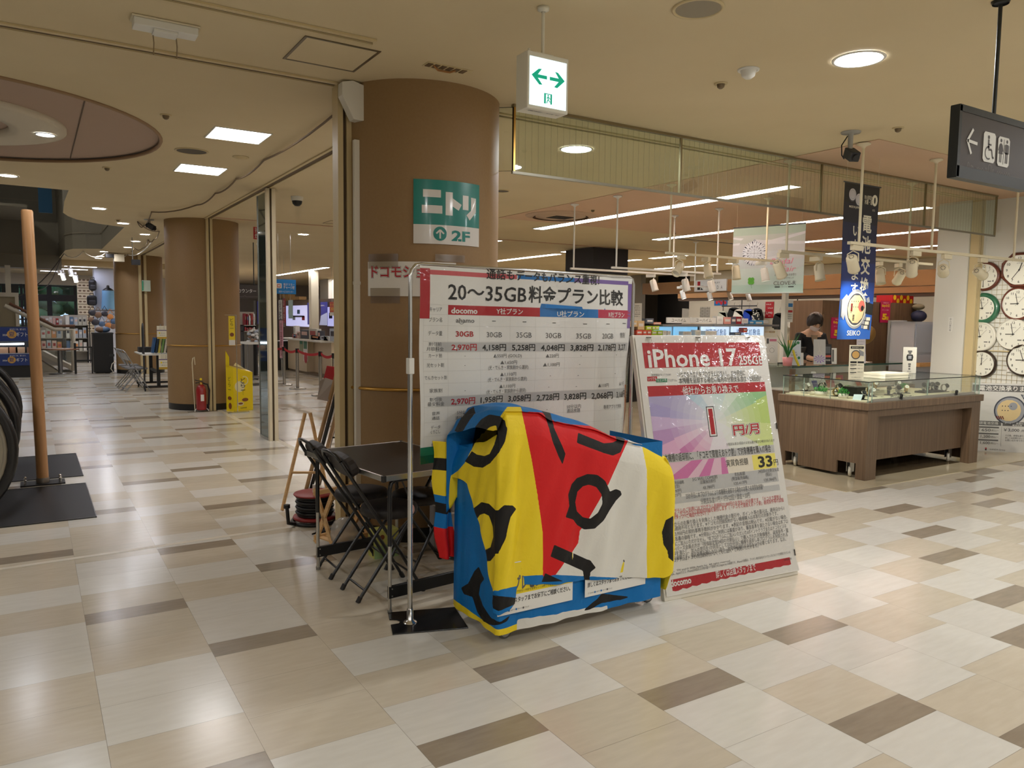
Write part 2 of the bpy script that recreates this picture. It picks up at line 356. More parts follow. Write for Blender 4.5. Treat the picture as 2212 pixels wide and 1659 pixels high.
# outer walls
mb = MB(); mb.box(-5.4, -5.2, -5, 36, 0, UP, GREYW); struct(mb.build('wall_left', local=True))
mb = MB(); mb.box(-5.2, 27.2, -5.2, -5, 0, ZC, WWALL); struct(mb.build('wall_back', local=True))
mb = MB(); mb.box(27.2, 27.4, -5, 36, 0, ZC+.14, GREYW); struct(mb.build('wall_right', local=True))
mb = MB(); mb.box(2.9, 27.2, 36, 36.2, 0, ZC+.14, GREYW); struct(mb.build('wall_front', local=True))
# ================================================================== columns
def column(name, cx, cyy, r, label, nb=True, baseh=.1):
    mb = MB(); mb.lathe([(r, baseh), (r, ZC)], COLM, 64, (cx, cyy, 0)); o = struct(mb.build(name, local=True), label)
    mb = MB(); mb.lathe([(r-.004, 0), (r-.004, baseh)], M('black_base', (26, 24, 24), .4), 48, (cx, cyy, 0)); b = mb.build('base_band', o); 
    if nb: mb = MB(); mb.tube([(cx+(r+.004)*math.cos(2*PI*i/48), cyy+(r+.004)*math.sin(2*PI*i/48), 1.005) for i in range(48)], .011, BRASS, 8, True); mb.build('brass_band', o)
    return o
C1 = column('column_near', 2.335, 4.99, .56, 'thick brown round column behind the price banner')
C2 = column('column_middle', 2.345, 13.1, .55, 'brown round column behind the red fire extinguisher')
C3 = column('column_far', 2.345, 21.75, .56, 'brown round column beside the black cabinet')
def guide(mb, x0, x1, y0, y1, z1=ZC, m=None):
    m = m or BEI; mb.box(x0, x1, y0, y1, 0, z1, m)
# shutter guide posts on the columns
mb = MB(); guide(mb, 1.70, 1.735, 4.845, 4.95); guide(mb, 1.735, 1.76, 4.87, 4.925, m=M('groove_dark', (86, 68, 46), .6)); guide(mb, 1.76, 1.80, 4.85, 4.95); guide(mb, 1.80, 1.88, 4.87, 4.94, m=COLM); struct(mb.build('trim_1', local=True), 'beige shutter guide on the near column')
mb = MB(); guide(mb, 2.30, 2.335, 12.49, 12.6); guide(mb, 2.335, 2.352, 12.52, 12.6, m=M('groove_dark')); guide(mb, 2.352, 2.39, 12.49, 12.6); struct(mb.build('trim_2', local=True), 'beige shutter guide on the middle column')
mb = MB(); guide(mb, 2.28, 2.34, 21.1, 21.25); guide(mb, 2.40, 2.46, 21.1, 21.25); struct(mb.build('trim_3', local=True))
mb = MB(); guide(mb, 2.30, 2.36, 5.5, 5.62); struct(mb.build('trim_4', local=True))
# shutter slots in the ceiling
SLOT = M('slot_shadow', (98, 80, 58), .7); 
def slot(name, x0, x1, y0, y1, label=None):
    mb = MB(); along = (x1-x0) > (y1-y0)
    if along: mb.box(x0, x1, y0, y0+.03, ZC-.012, ZC-.001, BEI).box(x0, x1, y1-.03, y1, ZC-.012, ZC-.001, BEI).box(x0, x1, y0+.03, y1-.03, ZC-.003, ZC-.0015, SLOT)
    else: mb.box(x0, x0+.03, y0, y1, ZC-.012, ZC-.001, BEI).box(x1-.03, x1, y0, y1, ZC-.012, ZC-.001, BEI).box(x0+.03, x1-.03, y0, y1, ZC-.003, ZC-.0015, SLOT)
    return struct(mb.build(name, local=True), label)
slot('trim_9', -5, 1.70, 4.83, 4.94, 'shutter slot across the corridor ceiling'); slot('trim_10', -5, 1.62, 3.99, 4.08, 'narrow ceiling slot nearest the camera'); slot('trim_11', 2.28, 2.40, 5.55, 12.55, 'shutter slot along the glass partition'); slot('trim_12', 2.30, 2.42, 13.65, 21.2)
slot('trim_13', 2.9, 9.6, 4.86, 4.96, 'shutter slot behind the hanging smoke glass')
# ================================================================== lamps and things on the ceiling
def downlight(x, y, r, label, lens=E_DOWN, rim=WHT, z=ZC, group='recessed ceiling downlights'):
    t = thing('downlight', label, 'ceiling light', (x, y, z), group=group)
    mb = MB(); mb.lathe([(r+.018, -.001), (r+.016, -.006), (r, -.007), (r-.004, -.003)], rim, 28); mb.build('rim', t, True)
    mb = MB(); mb.lathe([(r-.004, -.0035), (0, -.0035)], lens, 28); mb.build('lens', t, True, label='glowing round lens'); return t
downlight(4.006, 2.752, .125, 'large bright round downlight in the ceiling right of the hanging exit sign')
downlight(.148, 7.492, .065, 'small downlight set in the white ring of the round ceiling recess', z=ZC-.021)
for (x, y), lb in zip([(-.165, 10.05), (.856, 12.34), (1.314, 14.06), (1.823, 15.71), (1.835, 17.3), (1.847, 18.93), (1.5, 20.6), (1.54, 22.3), (1.55, 23.1)],
  ['downlight at the left frame edge just before the escalator opening', 'nearest of the row of downlights curving along the escalator opening', 'second downlight of the row along the escalator opening, beside its corner', 'third downlight of the row, under the looped ceiling cable', 'fourth downlight of the corridor row beyond the looped cable', 'fifth downlight of the corridor row beside the speaker box', 'sixth downlight near the far edge of the escalator opening', 'seventh downlight just before the far header', 'eighth and farthest downlight of the corridor row']):
    downlight(x, y, .085, lb, E_FAR)
P = at_z(1245, 322, ZC); downlight(P.x, P.y, .13, 'bright round downlight shining through the hanging smoke glass')
downlight(4.2, 13.84, .09, 'downlight over the cosmetics floor right of the red smoke vent sign', E_FAR); downlight(4.04, 16.24, .07, 'small cool downlight between the middle column and the glass partition', E_FAR)
for i, (x, y) in enumerate([(.8, -.6), (4.0, -.6), (7.2, -.6), (.8, -3.6), (4.0, -3.6), (7.4, 1.5), (-2.2, 1.2), (10.2, .8), (-2.6, 5.5), (10.2, -2.5)]):
    downlight(x, y, .125, 'assumed round downlight added in the unseen part of the hall ceiling', group='assumed downlights out of view')  # assumed lamps out of view, added to light the near hall
def troffer(x0, x1, y0, y1, label, mat=E_TROF, tubes=3, name='troffer_light', group='recessed square ceiling lights'):
    t = thing(name, label, 'ceiling light', ((x0+x1)/2, (y0+y1)/2, ZC), group=group); a, b = (x1-x0)/2, (y1-y0)/2; along_y = b > a*1.5
    mb = MB(); mb.box(-a, a, -b, -b+.012, -.008, -.001, WHT).box(-a, a, b-.012, b, -.008, -.001, WHT).box(-a, -a+.012, -b+.012, b-.012, -.008, -.001, WHT).box(a-.012, a, -b+.012, b-.012, -.008, -.001, WHT); mb.build('frame', t, True)
    for k in range(tubes):
        mb = MB()
        if along_y: w_ = (2*a-.024)/tubes; mb.box(-a+.012+k*w_+.004, -a+.012+(k+1)*w_-.004, -b+.012, b-.012, -.006, -.0015, mat)
        else: w_ = (2*b-.024)/tubes; mb.box(-a+.012, a-.012, -b+.012+k*w_+.004, -b+.012+(k+1)*w_-.004, -.006, -.0015, mat)
        mb.build('tube', t, True)
    return t
troffer(1.27, 1.72, 6.46, 6.91, 'square fluorescent ceiling light nearest the brown column')
for q in FILL_POS: troffer(q[0]-.6, q[0]+.6, q[1]-.6, q[1]+.6, 'unseen lamp panel added to brighten the escalator opening', E_OPENING_FILL, group='added lamps in the escalator opening').location.z = 6.19  # unseen lamp panels added to brighten the dark opening
troffer(1.285, 1.735, 8.21, 8.67, 'square fluorescent ceiling light beyond the dark round speaker')
def strip(x, y0, y1, label, wd=.22, mat=E_TUBE): return troffer(x-wd, x, y0, y1, label, mat, 2, 'linear_light', 'long linear ceiling lights over the shops')
strip(7.2, 5.55, 10.58, 'longest linear light, right behind the smoke glass over the jewellery shop')
strip(9.82, 5.55, 10.63, 'linear light whose middle is hidden by the pale clover banner'); strip(12.2, 5.6, 10.6, 'third linear light behind the blue banner'); strip(14.6, 5.6, 10.6, 'farthest linear light of the jewellery shop, by the white pillar', mat=E_TUBE)
for x, y0, y1, lb in [(10.02, 12.4, 13.75, 'short linear light just above the black hanging boxes'), (10.2, 14.2, 17.1, 'linear light over the price banner top edge right of the column'), (10.2, 18, 20.9, 'linear light beyond the price banner, second row'), (12.6, 12.4, 13.8, 'short linear light right of the black hanging boxes'), (12.6, 14.2, 17.1, 'linear light right of the black hanging boxes, second row'), (15.2, 12.4, 13.8, 'short linear light left of the clover banner'), (15.2, 14.2, 17.1, 'linear light left of the clover banner, second row'), (17.8, 12.4, 17, 'linear light deep in the shop behind the clover banner'), (7.6, 12.5, 13.8, 'short linear light beside the upper edge of the near column')]:
    strip(x, y0, y1, lb, mat=E_TUBW)
for x, y0, y1, lb in [(7.6, 22.4, 28.0, 'long linear light over the cosmetics counter'), (7.6, 16.5, 19.4, 'linear light beside the column edge over the cosmetics floor'), (10.2, 24, 30, 'linear light far over the cosmetics shop'), (5.1, 24, 29.5, 'linear light over the information sign'), (12.6, 22, 30, 'farthest linear light over the cosmetics shop')]:
    strip(x, y0, y1, lb, mat=E_TUBW, wd=.2)
# ---- small ceiling fittings
def disc_fit(name, x, y, r, label, cat, m=DARKC, rim=BEI, dome=0):
    t = thing(name, label, cat, (x, y, ZC)); mb = MB(); mb.lathe([(r+.014, -.001), (r+.012, -.008), (r, -.008), (r-.003, -.004)], rim, 28); mb.build('rim', t, True)
    mb = MB(); mb.lathe([(r-.003, -.004), (0, -.004-dome)] if not dome else [(r-.003, -.004), (r*.75, -.004-dome*.7), (r*.35, -.004-dome), (0, -.004-dome)], m, 24); mb.build('cover', t, True); return t
SPKG = M('speaker_mesh', (92, 84, 72), .7)
disc_fit('ceiling_speaker', 1.281, 7.559, .13, 'dark round ceiling speaker between the two square lights', 'speaker', SPKG); disc_fit('ceiling_speaker', 2.745, 2.75, .11, 'grey round ceiling speaker at the top edge right of the exit sign', 'speaker', M('speaker_grey', (150, 140, 120), .7)); disc_fit('ceiling_speaker', 4.67, 7.74, .09, 'round speaker half hidden behind the near column', 'speaker', SPKG)
disc_fit('smoke_detector', 3.641, 3.222, .05, 'white dome smoke detector left of the large bright downlight', 'smoke detector', WHT, WHT, .05); disc_fit('smoke_detector', 1.713, 7.568, .06, 'flat beige detector beside the dark ceiling speaker', 'smoke detector', BEI, BEI, .02)
for (x, y), lb in zip([(3.708, 3.499), (5.638, 3.511), (.899, 6.335), (.70, 8.9), (1.2, 13.6), (4.4, 12.6), (6.45, 8.3), (9.2, 9.6)], ['small sprinkler head below the white smoke detector', 'small sprinkler head left of the dark restroom sign', 'small sprinkler head above the round recess edge', 'tiny sprinkler between the recess and the second square light', 'tiny sprinkler before the middle column', 'tiny sprinkler over the cosmetics floor', 'small dark sprinkler right of the round air outlet', 'small sprinkler at the far edge of the pink ceiling']):
    disc_fit('sprinkler', x, y, .028, lb, 'sprinkler', M('sprinkler_metal', (120, 104, 80), .4, .6), BEI, .03)
# round air outlet
t = thing('air_outlet', 'large round ceiling air outlet with dark slots over the jewellery shop', 'air vent', (6.42, 9.0, ZC-.006)); AIRM = M('air_outlet_paint', (186, 160, 136), .6)
mb = MB(); mb.lathe([(.50, -.001), (.49, -.012), (.43, -.014), (.40, -.03)], AIRM, 40); mb.build('rim', t, True)
mb = MB(); mb.lathe([(.40, -.004), (.30, -.004)], M('vent_dark', (34, 28, 24), .8), 40); mb.box(-.16, .16, -.13, .13, -.033, -.028, M('vent_dark')); mb.build('slots', t, True)
mb = MB(); mb.lathe([(.36, -.016), (.30, -.03), (0, -.026)], AIRM, 40); mb.build('cone', t, True)
t = thing('air_grille', 'small damaged slotted ceiling vent above the brown column', 'air vent', (2.155, 4.2, ZC)); mb = MB()
for k in range(6): mb.box(-.14+k*.045, -.11+k*.045, -.03, .03, -.006, -.001, M('vent_brown', (108, 86, 60), .7))
mb.build('slot', t, True); mb = MB(); mb.box(-.15, .15, -.045, .045, -.003, -.0008, BEI); mb.build('plate', t, True)
mb = MB(); mb.tube([(-.1, -.01, -.004), (-.06, .012, -.02), (-.02, 0, -.024), (.02, .014, -.018), (.05, 0, -.006)], .006, M('peeling_paint', (156, 108, 60), .8), 6); mb.build('loose_wire', t, True)
t = thing('access_hatch', 'square ceiling access hatch with a thin metal frame', 'ceiling hatch', (1.496, 4.366, ZC)); mb = MB()
for a, b, c, d in ((-.215, .215, -.215, -.2), (-.215, .215, .2, .215), (-.215, -.2, -.2, .2), (.2, .215, -.2, .2)): mb.box(a, b, c, d, -.005, -.001, M('hatch_frame', (112, 98, 76), .4, .5))
mb.build('frame', t, True); mb = MB(); mb.box(-.2, .2, -.2, .2, -.003, -.0008, CEIL); mb.build('lid', t, True)
mb = MB(); mb.box(3.95, 4.45, 11.6, 11.61, ZC-.004, ZC-.001, SLOT).box(3.95, 4.45, 12.0, 12.01, ZC-.004, ZC-.001, SLOT).box(3.95, 3.96, 11.61, 12, ZC-.004, ZC-.001, SLOT).box(4.44, 4.45, 11.61, 12, ZC-.004, ZC-.001, SLOT); tag(mb.build('access_hatch'), 'thin outlined ceiling hatch over the cosmetics floor', 'ceiling hatch')
# white control box with two cords
P = at_z(356, 44, ZC); t = thing('ceiling_box', 'long white ceiling box with two short cords dangling', 'ceiling unit', (.63, 4.38, ZC)); mb = MB(); mb.box(-.15, .15, -.05, .05, -.05, -.012, WHT).box(-.16, .16, -.055, .055, -.012, -.001, CRM); mb.build('housing', t, True, bevel=.004)
mb = MB(); mb.box(-.06, .055, -.045, .045, -.064, -.05, WHT); mb.build('cover', t, True, bevel=.003)
for x in (-.055, .055): mb = MB(); mb.tube([(x, .03, -.06), (x+.004, .035, -.10), (x, .03, -.16)], .0035, M('cord_beige', (150, 130, 100), .7), 6); mb.build('cord', t, True)
# looped cable along the partition
def sag(pts, dip):
    out = []
    for a, b in zip(pts, pts[1:]):
        a, b = Vector(a), Vector(b)
        for i in range(6):
            q = i/6; p = a.lerp(b, q); p.z -= dip*4*q*(1-q); out.append(p)
    return out+[Vector(pts[-1])]
def zz(l): return [tuple(at_z(x, y, ZC-.01)) for x, y in l]
mb = MB(); mb.tube(sag(zz([(733, 238), (570, 346), (510, 387), (465, 418), (425, 443), (327, 458)]), .035), .009, M('cable_brown', (112, 92, 66), .6), 6); tag(mb.build('ceiling_cable'), 'long beige cable sagging in loops along the ceiling to the column', 'cable')
mb = MB(); mb.tube(sag(zz([(327, 458), (310, 488), (297, 479), (344, 500), (332, 517), (320, 518), (308, 536), (290, 535), (283, 542)]), .05), .008, M('cable_brown'), 6); tag(mb.build('ceiling_cable'), 'tangled cable end looping beside the middle column', 'cable')
WC = M('cable_white', (214, 206, 190), .5); mb = MB(); mb.tube(sag(zz([(138, 548), (180, 543), (228, 546), (275, 550), (330, 520)]), .12), .012, WC, 6); tag(mb.build('ceiling_cable'), 'pale cable slung below the far corridor ceiling', 'cable')
mb = MB(); mb.tube(sag([tuple(at_z(138, 548, ZC-.02)), tuple(at_y(40, 640, 22.0))], .15), .012, M('cable_dark', (58, 54, 50), .6), 6).tube(sag([tuple(at_z(132, 556, ZC-.02)), tuple(at_y(72, 625, 22.0))], .3), .01, M('cable_dark'), 6); tag(mb.build('ceiling_cable'), 'dark twin cables running down from the far edge of the escalator opening', 'cable')
# cameras
def ceil_cam(x, y, label, drop=.2, yaw=0, dark=True):
    t = thing('security_camera', label, 'security camera', (x, y, ZC), yaw); mb = MB(); mb.lathe([(.075, -.001), (.07, -.012), (.02, -.016), (.018, -drop)], M('camera_grey', (160, 158, 150), .4, .3), 20); mb.build('mount', t, True)
    mb = MB(); R = Matrix.Rotation(.5, 3, 'X'); mb.obox((0, -.03, -drop-.05), (.075, .13, .075), DARKC if dark else WHT, R); mb.build('camera_body', t, True, bevel=.006); mb = MB(); mb.cyl((0, -.09, -drop-.085), (0, -.105, -drop-.093), .026, BLK, 16); mb.build('lens', t, True)
    mb = MB(); mb.tube([(-.02, .01, -.03), (-.06, .02, -.1), (-.065, 0, -drop-.05), (-.03, .03, -drop-.07)], .005, BLK, 6); mb.build('cable', t, True); return t
ceil_cam(5.464, 3.79, 'grey security camera on a short ceiling stalk with a looped black cable', .13, -.5)
t = thing('dome_camera', 'white and black dome camera beside the glass partition', 'security camera', (2.84, 9.6, ZC)); mb = MB(); mb.lathe([(.075, -.001), (.07, -.05), (.065, -.055)], WHT, 24); mb.build('mount', t, True); mb = MB(); mb.lathe([(.062, -.055), (.055, -.09), (.03, -.115), (0, -.12)], BLK, 24); mb.build('dome', t, True)
P = at_z(322, 474, ZC); ceil_cam(P.x, P.y, 'small dark security camera at the left top of the middle column', .06, .8)
P = at_z(285, 513, ZC); t = thing('security_camera', 'black box camera hanging on a thin rod before the far column', 'security camera', (P.x, P.y, ZC)); mb = MB(); mb.cyl((0, 0, -.001), (0, 0, -.42), .008, M('camera_grey'), 8); mb.build('rod', t, True); mb = MB(); mb.box(-.02, .13, -.06, .06, -.52, -.42, BLK); mb.build('camera_body', t, True)
# ================================================================== hanging smoke glass
SG = thing('smoke_curtain_glass', 'long clear smoke glass hanging from the ceiling beside the brown column', 'glass panel', (2.88, 4.63, ZC)); ZB = 2.50
EDG = M('glass_edge_frame', (150, 136, 104), .35, .6)
for i, (a, b) in enumerate([(2.90, 4.47), (4.485, 6.26), (6.275, 7.98), (7.995, 9.42)]):
    mb = MB(); mb.box(a, b, 4.627, 4.633, ZB, ZC-.02, GLASSG); p = mb.build('pane', SG); mb = MB()
    x = a+.03
    while x < b: mb.box(x, x+.0007, 4.6255, 4.6268, ZB, ZC-.02, M('glass_wire', (146, 138, 116), .5)); x += .055
    mb.build('wire', p)
    mb = MB(); mb.box(b, b+.015, 4.62, 4.64, ZB, ZC-.02, EDG); mb.build('joint', SG)
mb = MB(); mb.box(2.88, 9.43, 4.612, 4.648, ZC-.02, ZC-.001, EDG); mb.build('top_rail', SG); mb = MB(); mb.box(2.88, 9.43, 4.62, 4.64, ZB-.018, ZB, M('alu_dull', (150, 146, 132), .4, .7)); mb.build('bottom_rail', SG)
mb = MB(); mb.box(2.885, 2.9, 4.62, 4.64, ZB, ZC-.02, BRASS); mb.build('end_post', SG)
mb = MB(); d = Vector((-.085, .075, 0)); o = Vector((2.885, 4.63, ZB)); mb.add([o, o+d, o+d+Vector((0, 0, .434)), o+Vector((0, 0, .434))], [(0, 1, 2, 3)], GLASSG); mb.build('return_pane', SG)
mb = MB(); mb.tube([o, o+d, o+d+Vector((0, 0, .434)), o+Vector((0, 0, .434))], .006, M('dark_bronze', (52, 44, 34), .4, .5), 6, True); mb.build('return_frame', SG)
# ================================================================== track rails and spotlights
IVO = M('ivory_spot', (226, 214, 184), .45); WSP = M('white_spot', (232, 230, 224), .4)
def rail(name, y, x0, x1, z, rods, label, m):
    t = thing('lighting_rail', label, 'track lighting rail', (x0, y, z), group='suspended lighting rails'); L = x1-x0
    mb = MB(); mb.box(0, L, -.017, .017, -.012, .012, m); mb.build('track', t, True)
    for rx in rods:
        mb = MB(); mb.cyl((rx-x0, 0, .012), (rx-x0, 0, ZC-z-.03), .011, m, 10); mb.lathe([(.012, ZC-z-.045), (.02, ZC-z-.03), (.055, ZC-z-.016), (.055, ZC-z-.008)], m, 20, (rx-x0, 0, 0)); mb.build('rod', t, True)
    return t
rail('A', 3.95, 5.74, 8.75, 2.13, (5.873, 6.956, 8.45), 'ivory lighting rail in front of the blue vertical banner', IVO); rail('E', 4.73, 5.85, 8.35, 2.12, (5.94, 7.9), 'ivory lighting rail in front of the pale clover banner', IVO)
rail('B', 6.26, 5.88, 7.7, 2.21, (5.935, 7.5), 'ivory lighting rail between the two banners and the kanji board', IVO); rail('C', 7.2, 5.9, 7.74, 2.1, (5.966, 7.681), 'white lighting rail starting just over the price banner', WSP); rail('D', 8.03, 5.9, 8.1, 2.13, (5.947, 7.69), 'lower white lighting rail behind the price banner corner', WSP)
def spot(px, py, y, zr, label, m=IVO, tilt=.5, yaw=0.0, on=None, size=1.0, aim=None):
    on = (m is not IVO) if on is None else on
    P = at_y(px, py, y); t = thing('spotlight', label, 'spotlight', (P.x, y, zr-.012), yaw, 'track spotlights'); s = size
    mb = MB(); mb.box(-.02*s, .11*s, -.018*s, .018*s, -.045*s, -.002, m); mb.build('adapter', t, True, bevel=.003)
    mb = MB(); mb.tube([(0, -.055*s, -.14*s), (0, -.05*s, -.075*s), (0, 0, -.05*s), (0, .05*s, -.075*s), (0, .055*s, -.14*s)], .005*s, m, 6); mb.build('yoke', t, True)
    R = Matrix.Rotation(tilt, 3, 'Y'); c = Vector((0, 0, -.15*s))
    if aim:
        t.rotation_euler = (0, 0, 0); d = (Vector(aim)-t.location-c).normalized(); R = d.to_track_quat('-Z', 'Y').to_matrix(); ld = bpy.data.lights.new('spot_beam', 'SPOT'); ld.energy = 42*LAMP; ld.spot_size = 1.15; ld.spot_blend = .8; ld.color = (1, .95, .82); ld.shadow_soft_size = .035; lo = bpy.data.objects.new('spot_beam', ld); COL.objects.link(lo); lo.parent = t; lo.location = c+d*.10*s; lo.rotation_euler = R.to_euler()
    mb = MB(); mb.lathe([(.0, .075*s), (.03*s, .075*s), (.044*s, .06*s), (.047*s, -.07*s), (.05*s, -.085*s), (.044*s, -.085*s), (.04*s, -.06*s)], m, 20, c, R); mb.build('housing', t, True)
    mb = MB(); mb.lathe([(.041*s, -.065*s), (0, -.065*s)], E_SPOT if on else M('lens_off', (200, 196, 184), .3), 18, c, R); mb.build('lens', t, True)
    mb = MB()
    for k in range(8): q = 2*PI*k/8; mb.obox(c+R @ Vector((.018*s*math.cos(q), .018*s*math.sin(q), .076*s)), (.006*s, .006*s, .004*s), DARKC, R)
    mb.build('vent', t, True); return t
for px, y, z, lb, tl, yw in [(1842, 3.95, 2.13, 'ivory spotlight hanging right in front of the blue vertical banner', .9, 1.6), (1971, 3.95, 2.13, 'ivory spotlight tilted sideways right of the blue banner', -.6, .4), (2039, 3.95, 2.13, 'ivory spotlight in front of the white pillar', .35, 2.4), (2118, 3.95, 2.13, 'ivory spotlight overlapping the topmost brown clock', .8, .3),
  (1684, 4.73, 2.12, 'ivory spotlight at the left end of its rail before the clover lettering', .7, 1.1), (1771, 4.73, 2.12, 'ivory spotlight between the clover banner and the blue banner', .2, 1.5), (1903, 4.73, 2.12, 'ivory spotlight half hidden by the right edge of the blue banner', .3, 1.0), (1945, 4.73, 2.12, 'ivory spotlight turned to show its back, right of the blue banner', -1.0, .9),
  (1467, 6.26, 2.21, 'ivory spotlight tipped sideways over the brown header board', .8, .2), (1530, 6.26, 2.21, 'ivory spotlight in front of the shop name board', .3, 1.4), (1591, 6.26, 2.21, 'ivory spotlight before the left edge of the clover banner', .15, 1.6)]: spot(px, 560, y, z, lb, IVO, tl, yw, aim={1842: (7.2, 4.55, .8), 1971: (8.0, 4.75, .8), 2039: (9.55, 5.15, 1.3), 2118: (9.74, 4.15, 1.45), 1684: (6.8, 4.85, .8)}.get(px))
for px, y, z, lb, tl, yw in [(1413, 8.03, 2.13, 'white unlit spotlight left of the shop name board', .3, 2.2), (1482, 7.2, 2.1, 'white glowing spotlight left of the shop name board', .25, 2.6), (1538, 7.2, 2.1, 'white glowing spotlight over the shop name lettering', .3, 2.8), (1652, 6.26, 2.21, 'white glowing spotlight over the green clover leaf', .2, 2.4)]: spot(px, 590, y, z, lb, WSP, tl, yw, on=px != 1413)
# ================================================================== helpers for printed sheets
def ptext(sh, inv, x0, y0, x1, y1, t, m, lat=False, l=2, bold=0.0, res=2, shear=0):
    """lettering that fills a box given where it sits on the sheet"""
    ym, xm = (y0+y1)/2, (x0+x1)/2; a = inv(x0, ym); b = inv(x1, ym); c = inv(xm, y0); d = inv(xm, y1)
    sh.text((a[0]+b[0])/2, (a[1]+b[1])/2, abs(d[1]-c[1])/(.74 if lat else .92), t, m, 'c', abs(b[0]-a[0]) if len(t) > 1 else None, l, bold, res, shear=shear)
def ppoly(sh, inv, pts, m, l=1): sh.poly([inv(*p) for p in pts], m, l)
def clip(poly, x0, y0, x1, y1):
    for ax, lim, sg in ((0, x0, 1), (0, x1, -1), (1, y0, 1), (1, y1, -1)):
        out = []
        for p, q in zip(poly, poly[1:]+poly[:1]):
            a, b = (p[ax]-lim)*sg, (q[ax]-lim)*sg
            if a >= 0: out.append(p)
            if a*b < 0: k = a/(a-b); out.append((p[0]+(q[0]-p[0])*k, p[1]+(q[1]-p[1])*k))
        poly = out
        if not poly: return []
    return poly
def hit_plane(x, y, P, n):
    d = ray(x, y); P = Vector(P); n = Vector(n); return CAMP+d*((P-CAMP).dot(n)/d.dot(n))
def inv_plane(o, u, v, n, crop=None):
    o, u, v, n = Vector(o), Vector(u), Vector(v), Vector(n)
    def f(x, y):
        if crop: x, y = crop[0]+x/crop[2], crop[1]+y/crop[2]
        p = hit_plane(x, y, o, n)-o; return p.dot(u), p.dot(v)
    return f
def wrinkle(m, s=14, st=.5, dist=.004):
    n, l = m.node_tree.nodes, m.node_tree.links; tc = n.new('ShaderNodeTexCoord'); nz = n.new('ShaderNodeTexNoise'); nz.inputs['Scale'].default_value = s; nz.inputs['Detail'].default_value = 3; nz.inputs['Distortion'].default_value = 1.2
    bp = n.new('ShaderNodeBump'); bp.inputs['Strength'].default_value = st; bp.inputs['Distance'].default_value = dist
    l.new(tc.outputs['Object'], nz.inputs['Vector']); l.new(nz.outputs[0], bp.inputs['Height'])
    for k in n:
        if k.type in ('BSDF_GLOSSY', 'BSDF_PRINCIPLED'): l.new(bp.outputs[0], k.inputs['Normal'])
    return m
WFILM = wrinkle(glass('wrinkled_film', (250, 250, 250), .03, .09), 9, .8, .012)
def interp(t, pts):
    if t <= pts[0][0]: return pts[0][1]
    for (a, p), (b, q) in zip(pts, pts[1:]):
        if t <= b: k = (t-a)/(b-a); k = k*k*(3-2*k)*.5+k*.5; return p+(q-p)*k
    return pts[-1][1]
# ================================================================== folding table
TRZ = math.radians(6.8); TC = (1.676, 3.904, 0)
tbl = thing('folding_table', 'low black folding table with an aluminium edge before the brown column', 'table', TC, TRZ)
TOPB = M('black_table_laminate', (38, 34, 31), .38); LEGB = BLKM; LEGS = M('brushed_aluminium', (200, 198, 192), .3, .95)
mb = MB(); mb.box(-.305, .305, -.44, .44, .678, .7, TOPB); mb.build('tabletop', tbl, True)
mb = MB(); E0 = LEGS
mb.box(-.318, .318, -.452, -.44, .674, .702, E0).box(-.318, .318, .44, .452, .674, .702, E0).box(-.318, -.305, -.44, .44, .674, .702, E0).box(.305, .318, -.44, .44, .674, .702, E0); mb.build('edge_band', tbl, True, bevel=.002)
mb = MB()
for sx in (-1, 1):
    for sy in (-1, 1): mb.box(sx*.312-.01, sx*.312+.01, sy*.446-.01, sy*.446+.01, .672, .7035, BLK)
mb.build('corner_cap', tbl, True, bevel=.002)
for sx in (-1, 1):
    for sy in (-1, 1):
        mb = MB(); x, y = sx*.262, sy*.415
        mb.tube([(x-sx*.10, y, .668), (x-sx*.03, y, .668), (x-sx*.008, y, .655), (x, y, .62), (x, y, .34)], .0115, LEGB, 10); lg = mb.build('leg', tbl, True)
        mb = MB(); mb.cyl((x, y, .012), (x, y, .345), .0095, LEGS, 12); mb.build('leg_extension', lg, True); mb = MB(); mb.cyl((x, y, 0), (x, y, .014), .012, M('grey_rubber', (120, 118, 112), .7), 12); mb.build('foot', lg, True)
for sy in (-1, 1):
    mb = MB(); mb.box(-.27, .27, sy*.415-.011, sy*.415+.011, .075, .135, BLK)
    for x in (-.255, .255):
        for z in (.087, .123): mb.cyl((x, sy*.415-.014, z), (x, sy*.415-.011, z), .004, LEGS, 8)
    mb.build('lower_brace', tbl, True, bevel=.002)
mb = MB(); mb.tube([(-.18, -.38, .67), (-.10, -.39, .48), (-.262, -.40, .36)], .004, BLKM, 6); mb.tube([(.18, .38, .67), (.262, .40, .42)], .006, BLKM, 6); mb.build('folding_stay', tbl, True)
mb = MB(); mb.ball((-.12, -.392, .50), .014, M('pink_tag', (206, 160, 152), .7), 10, sz=1.8); mb.build('tag', tbl, True, label='small pink tag on the stay')
